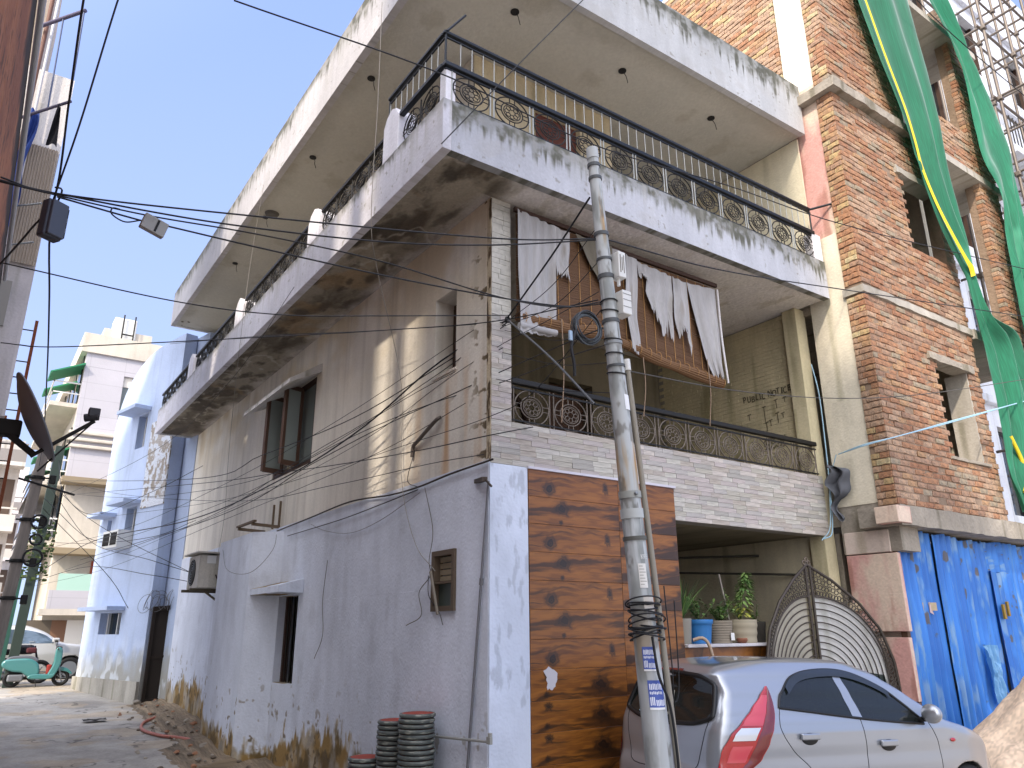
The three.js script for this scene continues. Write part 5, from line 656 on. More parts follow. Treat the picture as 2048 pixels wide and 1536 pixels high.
{ // motorbike behind
  const s = localThing('motorbike', 'black motorbike parked behind the teal scooter', 'motorbike', [1.28, 0.72, -24.6], 0.1);
  for (const x of [-0.55, 0.68]) { const w = part(s, 'wheel', wheelGeo(0.25, 0.05, x, 0.3, 0), black); part(w, 'rim', [new THREE.TorusGeometry(0.2, 0.014, 6, 24).translate(x, 0.3, 0), ...[0, 1, 2].map(k => bar([x - 0.2 * Math.cos(k * 1.05), 0.3 - 0.2 * Math.sin(k * 1.05), 0], [x + 0.2 * Math.cos(k * 1.05), 0.3 + 0.2 * Math.sin(k * 1.05), 0], 0.012, 5))], galv); }
  part(s, 'seat', rbx(-0.85, 0.1, 0.76, 0.88, -0.13, 0.13, 0.05), black); part(s, 'fuel_tank', rbx(0.05, 0.5, 0.74, 0.98, -0.15, 0.15, 0.09), M(0x18181c, 0.25)); part(s, 'engine', rbx(-0.1, 0.35, 0.25, 0.62, -0.12, 0.12, 0.06), M(0x3c3d40, 0.5, { metalness: 0.5 })); part(s, 'mudguard', tube([[-0.9, 0.66, 0], [-0.7, 0.68, 0], [-0.45, 0.64, 0]], 0.06, 12, 8), black); part(s, 'frame', [bar([-0.5, 0.7, 0], [0.55, 0.85, 0], 0.03, 6), bar([0.5, 0.95, 0], [0.68, 0.3, 0.06], 0.025, 6), bar([-0.5, 0.7, 0], [0.1, 0.3, 0], 0.025, 6)], dark); part(s, 'handlebar', bar([0.42, 1.05, -0.35], [0.42, 1.05, 0.35], 0.016, 8), galv); part(s, 'exhaust', bar([0.2, 0.28, 0.14], [-0.75, 0.36, 0.16], 0.04, 8), chromeLike());
}
function chromeLike() { return M(0xa8aaac, 0.3, { metalness: 0.8 }); }
{ single('parked_car', [rbx(-1.6, 1.25, 0.95, 1.55, -28.9, -27.4, 0.2, 4), rbx(-1.2, 0.75, 1.5, 2.05, -28.7, -27.6, 0.22, 4)], new THREE.MeshPhysicalMaterial({ color: 0x23262c, roughness: 0.25, clearcoat: 1 }), 'dark car roof just visible behind the sedan at left edge', 'car'); }
// ---------- leaning steel street pole with boxes and coils ----------
const poleAt = y => [4.104 - 0.0765 * (y - 1.244), y, -4.148];
{
  const p = thing('steel_pole', 'leaning grey steel pole with conduit in front of the brown tiles', 'pole', poleAt(0.3));
  const tex = surfTex(0, 0, 1, 1, 512, (x, y) => { const a = fbm(x * 5, y * 22, 4), b = fbm(x * 9 + 3, y * 9, 4); let c = mix3([184, 188, 188], [146, 150, 148], st(0.4, 0.7, a)); const rb = Math.max(st(0.06, 0.0, Math.abs(y - 0.89)), st(0.05, 0, Math.abs(y - 0.52)), 0.4 * st(0.05, 0, Math.abs(y - 0.3))); c = mix3(c, [176, 140, 96], st(0.42, 0.6, fbm(x * 6 + 20, y * 8, 4)) * rb); c = mix3(c, [206, 210, 212], st(0.63, 0.72, b) * 0.5); c = mix3(c, [96, 92, 84], st(0.62, 0.72, fbm(x * 4 + 8, y * 30, 4)) * 0.5); return c; });
  const pm = new THREE.MeshStandardMaterial({ map: tex, roughness: 0.7, metalness: 0.15 });
  part(p, 'shaft', bar(poleAt(0.25), poleAt(5.86), 0.105, 28, 0.046), pm); part(p, 'cap', bar(poleAt(5.80), poleAt(5.90), 0.052, 20, 0.05), M(0xb4b8b8, 0.6));
  const rad = y => 0.105 - 0.059 * (y - 0.25) / 5.61;
  const clampM = M(0x55585a, 0.6, { metalness: 0.3 });
  for (const [y, h, m] of [[5.72, 0.03, clampM], [5.60, 0.025, clampM], [5.08, 0.03, clampM], [4.86, 0.02, clampM], [4.70, 0.035, clampM], [4.32, 0.03, clampM], [4.14, 0.025, M(0x8c9092, 0.5)], [3.95, 0.02, clampM], [2.93, 0.05, M(0x9a9c96, 0.6)], [2.78, 0.07, M(0xb2b6b4, 0.6)], [2.62, 0.03, M(0x5a5a54, 0.7)], [2.0, 0.02, clampM]]) part(p, 'clamp_band', bar(poleAt(y), poleAt(y + h), rad(y) + 0.008, 24), m);
  part(p, 'bolt', new THREE.SphereGeometry(0.015, 10, 8).translate(poleAt(2.96)[0] - 0.02, 2.955, -4.148 + rad(2.9) + 0.012), galv);
  for (const y of [4.5, 4.42, 4.18, 4.06, 3.9]) part(p, 'wire_wrap', new THREE.TorusGeometry(rad(y) + 0.008, 0.006, 5, 24).rotateX(Math.PI / 2 + rr(-0.25, 0.25)).translate(...poleAt(y)), cableBlack);
  const cx = y => [poleAt(y)[0] + rad(y) + 0.02 + 0.012 * Math.sin(y), y, -4.10];
  part(p, 'conduit', new THREE.TubeGeometry(new THREE.CatmullRomCurve3([0.25, 1, 2, 3, 3.6, 3.98].map(y => V(...cx(y)))), 60, 0.022, 10), M(0x8f897c, 0.65)); part(p, 'conduit_cap', bar(cx(3.93), cx(4.02), 0.028, 12), whitePlastic);
  const bill = (y0, y1, a0, a1, draw) => { const c = document.createElement('canvas'); c.width = 128; c.height = 128; const x = c.getContext('2d'); draw(x); const t = new THREE.CanvasTexture(c); t.colorSpace = THREE.SRGBColorSpace; part(p, 'paper_bill', grid(12, 4, (u, v) => { const y = y0 + (y1 - y0) * v, a = a0 + (a1 - a0) * u, r = rad(y) + 0.004, q = poleAt(y); return [q[0] + r * Math.sin(a), y, q[2] + r * Math.cos(a)]; }), new THREE.MeshStandardMaterial({ map: t, roughness: 0.8 })); };
  const blueBill = x => { x.fillStyle = '#5468b4'; x.fillRect(0, 0, 128, 128); x.fillStyle = '#e4e8f4'; for (const [a, b, c, d] of [[10, 14, 104, 26], [10, 48, 96, 12], [8, 72, 30, 36], [52, 84, 66, 26]]) { for (let k = a; k < a + c; k += 13) x.fillRect(k, b + (k % 3), 9, d); } x.fillStyle = '#f0f0f0'; x.fillRect(0, 118, 128, 10); };
  bill(1.47, 1.66, -1.0, 0.25, blueBill); bill(1.72, 1.88, -1.15, -0.15, blueBill); bill(2.28, 2.45, -0.75, -0.05, x => { x.fillStyle = '#dcdad4'; x.fillRect(0, 0, 128, 128); x.fillStyle = '#9a9890'; for (let k = 0; k < 7; k++) x.fillRect(14, 12 + k * 16, 60 + 40 * ((k * 7) % 3) / 2, 4); }); bill(2.12, 2.22, -0.6, 0.5, x => { x.fillStyle = '#cfc9c0'; x.fillRect(0, 0, 128, 128); x.fillStyle = '#a89f94'; x.fillRect(10, 40, 100, 8); }); bill(3.60, 3.72, -0.2, 0.9, x => { x.fillStyle = '#e6e8ea'; x.fillRect(0, 0, 128, 128); });
  { const q = poleAt(2.55); const c = document.createElement('canvas'); c.width = 128; c.height = 64; const x = c.getContext('2d'); x.fillStyle = '#000'; x.fillRect(0, 0, 128, 64); x.fillStyle = '#fff'; x.font = 'bold 50px sans-serif'; x.fillText('KRE', 8, 52); const t = new THREE.CanvasTexture(c); part(p, 'stencil', grid(10, 3, (u, v) => { const y = 2.47 + 0.06 * v, a = -0.5 + 1.0 * u, r = rad(y) + 0.003, k = poleAt(y); return [k[0] + r * Math.sin(a), y, k[2] + r * Math.cos(a)]; }), new THREE.MeshStandardMaterial({ color: 0xd0d2d0, alphaMap: t, transparent: true, roughness: 0.8 })); }
  // boxes
  const b1 = thing('junction_box', 'upper white meter box fixed to the steel pole', 'junction box', [3.93, 4.72, -4.10]); part(b1, 'case', rbx(3.885, 3.965, 4.70, 4.93, -4.14, -4.04, 0.008), whitePlastic); part(b1, 'label_strip', [bx(3.90, 3.908, 4.74, 4.9, -4.042, -4.037), bx(3.92, 3.926, 4.76, 4.88, -4.042, -4.037), bx(3.938, 3.944, 4.74, 4.9, -4.042, -4.037)], M(0x6d675e, 0.8)); part(b1, 'cable_gland', bar([3.92, 4.64, -4.09], [3.92, 4.70, -4.09], 0.014, 8), whitePlastic);
  const b2 = thing('junction_box', 'lower white ribbed box on the steel pole beside the wire coil', 'junction box', [3.96, 4.40, -4.10]); part(b2, 'case', rbx(3.90, 3.995, 4.38, 4.585, -4.15, -4.03, 0.008), whitePlastic); for (const y of [4.44, 4.5, 4.55]) part(b2, 'rib', bx(3.902, 3.993, y, y + 0.004, -4.03, -4.027), M(0x8a8c8c, 0.7));
  const c1 = thing('cable_coil', 'coiled grey cable hanging left of the steel pole', 'cable coil', [3.6, 4.1, -4.2]); for (let k = 0; k < 12; k++) part(c1, 'loop', new THREE.TorusGeometry(0.115 + rr(-0.014, 0.016), 0.0055, 5, 40).rotateY(rr(-0.35, 0.1)).translate(3.63 + rr(-0.012, 0.012), 4.235 + rr(-0.02, 0.015), -4.16 + rr(-0.02, 0.02)), M([0x3a3f44, 0x2a2d30, 0x5a6268][k % 3], 0.5));
  part(c1, 'splice_clip', rbx(3.44, 3.47, 4.09, 4.17, -4.17, -4.15, 0.004), M(0x9ab0c4, 0.5)); part(c1, 'loose_end', tube([[3.52, 4.2, -4.16], [3.47, 4.05, -4.17], [3.49, 3.92, -4.17], [3.50, 3.82, -4.18]], 0.012, 20, 6), cableBlack);
  const c2 = thing('wire_bundle', 'tangled black wire wound low around the steel pole', 'wire', poleAt(1.95)); const tg = []; for (let k = 0; k < 16; k++) { const y = 1.92 + rr(0, 0.28), q = poleAt(y); tg.push(new THREE.TorusGeometry(rad(y) + rr(0.012, 0.05), 0.006, 5, 30).rotateX(Math.PI / 2 + rr(-0.35, 0.35)).rotateZ(rr(-0.2, 0.2)).translate(q[0] + rr(-0.01, 0.03), y, q[2] + rr(-0.01, 0.02))); } tg.forEach(g => part(c2, 'wire_turn', g, cableBlack)); part(c2, 'hanging_loop', tube([[4.0, 1.95, -4.03], [4.02, 1.7, -4.01], [4.12, 1.5, -4.02], [4.17, 1.2, -4.03], [4.2, 0.9, -4.05]], 0.01, 40, 6), cableBlack);
  part(c2, 'hanging_loop', tube([[4.22, 2.3, -4.1], [4.25, 1.75, -4.1], [4.30, 1.5, -4.15], [4.36, 1.62, -4.15], [4.37, 2.2, -4.15]], 0.005, 40, 5), cableBlack);
}
// ---------- torn curtains and bamboo blinds ----------
{
  const clothTex = s => surfTex(0, 0, 1, 1, 256, (x, y) => { const a = fbm(x * 4 + s, y * 3, 4), f = vn(x * 190, y * 30 + s), d = st(0.5, 0.8, fbm(x * 2 + s, y * 2, 3)); const k = 0.94 + 0.16 * (a - 0.5) + 0.08 * (f - 0.5); return mix3([188 * k, 186 * k, 186 * k], [146, 138, 126], d * 0.55); });
  const ct = [1, 2, 3].map(clothTex), cm = s => new THREE.MeshPhysicalMaterial({ map: ct[s % 3], roughness: 1, transmission: 0.12, thickness: 0, side: THREE.DoubleSide });
  // strip of cloth from edge polylines (x,y); the last part of its length is frayed into points
  const strip_ = (L, R, z, nf, fray, sd) => grid(Math.max(10, Math.round(90 * Math.max(0.2, R[0][0] - L[0][0]))), 40, (u, v) => { const a = along(L, v), b = along(R, v); const tooth = fray * Math.pow(v, 3) * (0.9 * vn(u * 14 + sd, sd) + 0.5 * (hash(Math.round(u * 60), sd) - 0.3)); const x = a[0] + (b[0] - a[0]) * u; return [x + 0.012 * Math.sin(v * 9 + sd) * v, a[1] + (b[1] - a[1]) * u + tooth, z + 0.011 * Math.sin(u * nf * 0.8 + 4 * fbm(v * 1.5 + u * 2, sd, 3)) + 0.018 * (fbm(u * 5 + sd, v * 3, 3) - 0.5) + 0.02 * v * Math.sin(u * 5 + sd)]; });
  const cu = thing('torn_curtain', 'torn white curtain hanging at the left end of the balcony', 'curtain', [4.2, 4.98, -5.93]);
  part(cu, 'cloth', strip_([[4.26, 6.40], [4.26, 5.6], [4.27, 4.92]], [[4.80, 6.34], [4.79, 5.7], [4.76, 4.98]], -5.97, 34, 0.03, 1), cm(1)); part(cu, 'torn_strip', strip_([[4.79, 6.34], [4.79, 5.72]], [[4.99, 6.32], [4.98, 5.70]], -5.965, 10, 0.09, 5), cm(2)); part(cu, 'rolled_hem', bar([4.27, 5.02, -5.97], [4.76, 5.04, -5.97], 0.035, 12), cm(3));
  const c2 = thing('torn_curtain', 'shredded white curtain in long strips right of the steel pole', 'curtain', [6.3, 4.98, -5.93]);
  part(c2, 'torn_strip', strip_([[5.55, 6.34], [5.62, 6.1]], [[5.88, 6.3], [5.86, 6.0]], -5.965, 12, 0.10, 11), cm(4)); part(c2, 'torn_strip', strip_([[5.84, 6.3], [5.80, 5.6], [5.86, 5.0]], [[6.02, 6.28], [6.0, 5.5], [6.03, 5.02]], -5.955, 9, 0.08, 13), cm(5)); part(c2, 'torn_strip', strip_([[6.02, 6.28], [6.07, 6.05]], [[6.22, 6.25], [6.2, 6.0]], -5.965, 8, 0.10, 17), cm(6));
  part(c2, 'torn_strip', strip_([[6.20, 6.25], [6.14, 5.85], [6.20, 5.45]], [[6.62, 6.22], [6.60, 5.8], [6.58, 5.30]], -5.955, 22, 0.30, 19), cm(7)); part(c2, 'torn_strip', strip_([[6.63, 6.22], [6.62, 5.8], [6.66, 5.35]], [[6.88, 6.2], [6.88, 5.7], [6.90, 5.15]], -5.955, 14, 0.30, 23), cm(8)); part(c2, 'torn_strip', strip_([[6.88, 6.2], [7.02, 5.6], [7.14, 5.2], [7.26, 4.95]], [[7.44, 6.25], [7.44, 5.6], [7.44, 4.98]], -5.95, 20, 0.12, 29), cm(9)); part(c2, 'edge_cord', tube([[7.45, 6.24, -5.93], [7.45, 5.6, -5.93], [7.47, 5.1, -5.92], [7.48, 4.95, -5.92]], 0.014, 20, 6), M(0xd2d0d0, 0.9));
  const c3 = thing('torn_curtain', 'dark grey torn cloth drooping just left of the steel pole', 'curtain', [5.3, 5.8, -5.93]); part(c3, 'cloth', strip_([[5.06, 6.33], [5.2, 6.1], [5.42, 5.78]], [[5.62, 6.33], [5.62, 6.0], [5.5, 5.75]], -5.95, 14, 0.05, 31), M(0x6a6458, 1, { side: THREE.DoubleSide }));
  const bam = M(0x5f432b, 0.8), bamLight = M(0x735437, 0.8), twine = M(0xb48a58, 0.9);
  const blind = (lab, x0, x1, yt, yb0, yb1) => { const b = thing('bamboo_blind', lab, 'blind', [(x0 + x1) / 2, yb1 - 0.08, -6.0]); const sl = [], n = Math.round((yt - Math.min(yb0, yb1)) / 0.0115); for (let k = 0; k < n; k++) { const f = k / n, ya = yt - (yt - yb0) * f + rr(-0.002, 0.002), yb = yt - (yt - yb1) * f + rr(-0.002, 0.002); sl.push(beam([x0, ya, -6.015 + rr(-0.003, 0.003)], [x1, yb, -6.015 + rr(-0.003, 0.003)], 0.006, 0.0095)); } part(b, 'slats', sl, bam).userData.kind = 'stuff'; for (let x = x0 + 0.08; x < x1; x += 0.16) part(b, 'cord', bar([x, yt, -6.008], [x, yb0 + (yb1 - yb0) * (x - x0) / (x1 - x0), -6.006], 0.004, 5), twine); const rl = []; for (let k = 0; k < 14; k++) { const a = k / 14 * 6.283; { const ry = 0.055 * Math.sin(a), rz = 0.045 * Math.cos(a), pp = []; for (let n_ = 0; n_ <= 8; n_++) { const f = n_ / 8, w_ = 0.7 + 0.5 * vn(f * 5 + yb0 * 9, 2); pp.push([x0 + (x1 - x0) * f, yb0 + (yb1 - yb0) * f + ry * w_ - 0.035 * Math.sin(f * 3.14) + 0.02 * vn(f * 7, yb1 * 3), -6.0 + rz * w_]); } rl.push(tube(pp, 0.015, 16, 5)); }; } part(b, 'rolled_end', rl, bamLight).userData.kind = 'stuff'; for (let x = x0 + 0.08; x < x1; x += 0.16) { const y = yb0 + (yb1 - yb0) * (x - x0) / (x1 - x0); part(b, 'cord_loop', new THREE.TorusGeometry(0.068, 0.004, 5, 20).rotateY(Math.PI / 2).translate(x, y, -6.0), twine); } part(b, 'head_rail', beam([x0 - 0.03, yt + 0.04, -6.0], [x1 + 0.06, yt + 0.04, -6.0], 0.04, 0.05), darkWood); };
  blind('brown bamboo blind half hidden by the left torn curtain', 4.27, 5.56, 6.36, 5.12, 5.22); blind('brown bamboo blind behind the shredded curtain strips', 5.60, 7.46, 6.30, 5.16, 4.96);
  for (const [x, y0, y1] of [[4.80, 5.2, 4.05], [6.0, 5.0, 4.3], [7.12, 5.2, 4.35]]) single('blind_cord', tube([[x, y0, -5.92], [x + 0.02, (y0 + y1) / 2, -5.93], [x + 0.01, y1, -5.98]], 0.006, 16, 5), M(0x9a8470, 0.9), ['thin pull cord hanging over the left part of the balcony', 'thin pull cord hanging just right of the steel pole', 'knotted pull cord hanging under the right blind end'][x < 5 ? 0 : x < 6.5 ? 1 : 2], 'cord');
}
// ---------- iron gate with pointed top ----------
{
  const g = thing('iron_gate', 'pointed double iron gate with nested arch bars behind the silver car', 'gate', [8.66, 0.36, -5.95]);
  const gateIron = M(0x463f39, 0.5, { metalness: 0.4 }), cx = 8.66, z = -5.93, bot = 0.36, topY = 2.76;
  const halfOut = t => { const P = [[0, 2.76], [0.30, 2.57], [0.62, 2.30], [0.86, 1.98], [0.98, 1.6], [1.02, 1.1], [1.02, bot]]; return along(P, t); };
  const Zl = x => z + 0.0 * x;
  for (const s of [-1, 1]) {
    const sw = geo => { const m = Array.isArray(geo) ? merge(geo) : geo; return s > 0 ? m.translate(-cx, 0, -z).rotateY(-0.5).translate(cx, 0, z) : m; };
    const leaf = part(g, 'leaf_frame', sw([tube(Array.from({ length: 40 }, (_, i) => { const p = halfOut(i / 39); return [cx + s * p[0], p[1], z]; }), 0.019, 80, 8), bar([cx + s * 0.035, bot, z], [cx + s * 0.035, topY - 0.04, z], 0.018, 8), bar([cx, bot, z], [cx + s * 1.02, bot, z], 0.02, 8), tube(Array.from({ length: 30 }, (_, i) => { const a = i / 29 * Math.PI / 2; return [cx + s * (0.04 + 0.86 * Math.sin(a)), 1.45 + 0.92 * Math.cos(a), z]; }), 0.012, 50, 6)]), gateIron);
    for (let k = 0; k < 13; k++) { const rx = 0.84 - k * 0.062, ry = 0.90 - k * 0.066; part(leaf, 'arch_bar', sw(tube([...Array.from({ length: 16 }, (_, i) => { const a = i / 15 * Math.PI / 2; return [cx + s * (0.04 + rx * Math.sin(a)), 1.40 - k * 0.012 + ry * Math.cos(a), z]; }), [cx + s * (0.04 + rx), 0.9, z], [cx + s * (0.04 + rx), bot + 0.02, z]], 0.0085, 44, 6)), gateIron); }
    const sc = []; for (let i = 0; i < 46; i++) { const t = i / 46, p = halfOut(t * 0.9), q = [0.04 + 0.86 * Math.sin(Math.min(1.57, t * 2.0)), 1.45 + 0.92 * Math.cos(Math.min(1.57, t * 2.0))]; const n = Math.max(1, Math.round(Math.hypot(p[0] - q[0], p[1] - q[1]) / 0.075)); for (let k = 0; k < n; k++) { const f = (k + 0.5) / n; sc.push(new THREE.TorusGeometry(0.026, 0.006, 4, 10).translate(cx + s * (p[0] + (q[0] - p[0]) * f), p[1] + (q[1] - p[1]) * f, z)); } } part(leaf, 'scrollwork', sw(sc), gateIron).userData.kind = 'stuff';
    part(leaf, 'sheet_backing', sw((() => { const P = [[0.05, bot], [0.9, bot], [0.9, 1.45]]; for (let i = 1; i <= 20; i++) { const a = Math.PI / 2 * (1 - i / 20); P.push([0.05 + 0.85 * Math.sin(a), 1.45 + 0.92 * Math.cos(a)]); } const sh = new THREE.Shape(P.map(p => new THREE.Vector2(s * p[0], p[1]))), e = new THREE.ExtrudeGeometry(sh, { depth: 0.004, bevelEnabled: false }); e.translate(cx, 0, z - 0.035); return boxUV(strip(e)); })()), s < 0 ? TM(plaster([176, 170, 154], 2, 1, 1, 60, 171), 0.6) : TM(plaster([206, 206, 204], 2, 0.8, 1, 60, 173), 0.6));
    for (let k = 0; k < 11; k++) part(leaf, 'lock_rung', bar([cx + s * 0.035, 0.6 + k * 0.18, z], [cx, 0.6 + k * 0.18, z], 0.007, 5), gateIron);
  }
  part(g, 'latch', [bar([cx + 0.04, 1.62, z + 0.03], [cx + 0.22, 1.62, z + 0.03], 0.01, 6), bar([cx + 0.22, 1.62, z + 0.03], [cx + 0.22, 1.56, z + 0.03], 0.012, 6)], iron);
  for (const [a, b] of [[0, 2.82], [-0.05, 2.78], [0.05, 2.78], [0.08, 2.71]]) part(g, 'finial', new THREE.TorusGeometry(0.026, 0.009, 6, 16).translate(cx + a, b, z), ironBrown);
}
// ---------- potted plants on the ledge ----------
{
  const pot = (x, z, r0, r1, h, m, rim = true, ribs = 0) => { const P = [[0, 0], [r0, 0]]; const n = ribs || 1; for (let k = 0; k <= n * 4; k++) { const f = k / (n * 4); P.push([r0 + (r1 - r0) * f + (ribs ? 0.004 * Math.sin(k * Math.PI / 2) : 0), h * f * (rim ? 0.82 : 1)]); } if (rim) P.push([r1 + 0.012, h * 0.82], [r1 + 0.016, h], [r1 - 0.004, h], [r1 - 0.008, h * 0.85]); else P.push([r1 - 0.01, h], [r1 - 0.012, h * 0.88]); P.push([0, h * 0.88]); return new THREE.LatheGeometry(P.map(p => new THREE.Vector2(...p)), 28).translate(x, 1.837, z); };
  const leafM = [M(0x5d7f42, 0.6, { side: THREE.DoubleSide }), M(0x7c9a52, 0.6, { side: THREE.DoubleSide }), M(0x3f6034, 0.6, { side: THREE.DoubleSide }), M(0xa6a84a, 0.6, { side: THREE.DoubleSide })];
  const leafG = (p, d, L, w, bend = 0.3) => { d = d.clone().normalize(); const sd = d.clone().cross(V(0, 1, 0)); if (sd.length() < 0.05) sd.set(1, 0, 0); sd.normalize(); return grid(2, 5, (u, v) => { const k = (u - 0.5) * w * Math.sin(Math.PI * (0.06 + 0.94 * v)) , q = p.clone().addScaledVector(d, L * v).addScaledVector(sd, k).add(V(0, -bend * L * v * v + Math.abs(u - 0.5) * 0.15 * w, 0)); return [q.x, q.y, q.z]; }); };
  const soilM = M(0x3a2f26, 1);
  const plant = (name, lab, x, z, r0, r1, h, m, rim, ribs, build) => { const t = thing(name, lab, 'potted plant', [x, 1.837, z]); part(t, 'pot', pot(x, z, r0, r1, h, m, rim, ribs), m); part(t, 'soil', new THREE.CylinderGeometry(r1 - 0.012, r1 - 0.012, 0.02, 20).translate(x, 1.837 + h * 0.88, z), soilM); build(t, V(x, 1.837 + h * 0.9, z)); return t; };
  const grassy = n => (t, p) => { for (let k = 0; k < n; k++) { const a = rr(0, 6.28), s = rr(0.2, 0.75), L = rr(0.28, 0.55); part(t, 'blade', grid(2, 8, (u, v) => { const d = s * L * (v + 0.5 * v * v), w = (u - 0.5) * 0.022 * (1 - v * 0.9); return [p.x + Math.cos(a) * d - Math.sin(a) * w, p.y + L * v * (1 - 0.28 * v * s), p.z + Math.sin(a) * d + Math.cos(a) * w]; }), leafM[k % 3]); } };
  const bush = (n, R, H, L, stems = 5, mm = [0, 1, 2]) => (t, p) => { const groups = mm.map(() => []); for (let s = 0; s < stems; s++) { const a = rr(0, 6.28), top = V(p.x + Math.cos(a) * R * rr(0.2, 1), p.y + H * rr(0.6, 1), p.z + Math.sin(a) * R * rr(0.2, 0.8)); part(t, 'stem', bar([p.x, p.y, p.z], top, 0.004, 5), M(0x5e6a3c, 0.8)); for (let k = 0; k < n / stems; k++) { const f = rr(0.15, 1), q = p.clone().lerp(top, f); groups[Math.floor(rnd() * mm.length)].push(leafG(q, V(rr(-1, 1), rr(-0.1, 0.7), rr(-1, 1)), L * rr(0.7, 1.2), L * 0.42)); } } groups.forEach((l, i) => { if (l.length) part(t, 'leaves', l, leafM[mm[i]]).userData.kind = 'stuff'; }); };
  plant('potted_plant', 'long bladed plant in a grey pot at the brown pillar', 6.66, -6.24, 0.095, 0.115, 0.27, M(0x8a857a, 0.9), false, 0, grassy(48));
  plant('potted_plant', 'low leafy plant in the bright blue pot', 6.93, -6.22, 0.115, 0.14, 0.26, M(0x2a70ac, 0.55), true, 0, bush(130, 0.26, 0.30, 0.075, 10));
  plant('potted_plant', 'bushy plant in the grey ribbed bucket with white label', 7.27, -6.22, 0.125, 0.15, 0.25, M(0x8a8070, 0.9), false, 9, bush(190, 0.28, 0.24, 0.075, 12));
  const tall = plant('potted_plant', 'tall bright green basil like plant in wide cream pot', 7.66, -6.22, 0.16, 0.185, 0.26, M(0xa49a84, 0.85), false, 3, (t, p) => { const top = V(p.x + 0.17, p.y + 0.56, p.z); part(t, 'stem', tube([p.toArray(), [p.x + 0.05, p.y + 0.25, p.z], top.toArray()], 0.006, 16, 5), M(0x6a7a3c, 0.8)); const G = [[], [], [], []]; for (let k = 0; k < 260; k++) { const f = Math.pow(rnd(), 0.75), c = [p.x + 0.03 + 0.14 * f, p.y + 0.05 + 0.52 * f, p.z], R = 0.11 * Math.sin(Math.PI * (0.25 + 0.7 * f)), a = rr(0, 6.28); G[f < 0.28 ? 3 : f < 0.55 ? 1 : rnd() < 0.6 ? 1 : 0].push(leafG(V(c[0] + Math.cos(a) * R * 0.5, c[1] + rr(-0.03, 0.03), c[2] + Math.sin(a) * R * 0.5), V(Math.cos(a), rr(-0.5, 0.3), Math.sin(a)), rr(0.06, 0.10), 0.032)); } G.forEach((l, i) => { if (l.length) part(t, 'leaves', l, leafM[i]).userData.kind = 'stuff'; }); bush(90, 0.27, 0.42, 0.06, 7, [0, 1])(t, p); });
  single('plant_stake', bar([7.55, 2.05, -6.3], [7.43, 2.62, -6.3], 0.012, 8), M(0x8d867c, 0.9), 'grey stick standing among the potted plants', 'stick');
  single('white_label', rbx(7.27, 7.33, 1.87, 1.95, -6.066, -6.062, 0.002), M(0xe2e2de, 0.7), 'small white label on the ribbed grey bucket', 'label');
  single('clay_bowl', new THREE.LatheGeometry([[0, 0], [0.04, 0], [0.065, 0.03], [0.06, 0.055], [0.05, 0.055], [0.0, 0.02]].map(p => new THREE.Vector2(...p)), 20).translate(7.50, 1.837, -6.10), M(0x8a5a44, 0.9), 'small terracotta bowl in front of the cream pot', 'bowl');
  plant('potted_plant', 'drooping pale plant in dark pot half hidden by the gate', 8.04, -6.30, 0.09, 0.11, 0.24, M(0x3a362f, 0.9), false, 0, bush(60, 0.2, 0.25, 0.06, 6, [0, 1]));
  single('drain_hose', tube([[6.6, 1.88, -6.03], [6.68, 1.90, -5.96], [6.74, 1.80, -5.92], [6.78, 1.5, -5.9], [6.80, 1.0, -5.9]], 0.018, 30, 8), M(0xb09a84, 0.7), 'beige hose bending off the planter ledge by the pillar', 'hose');
}
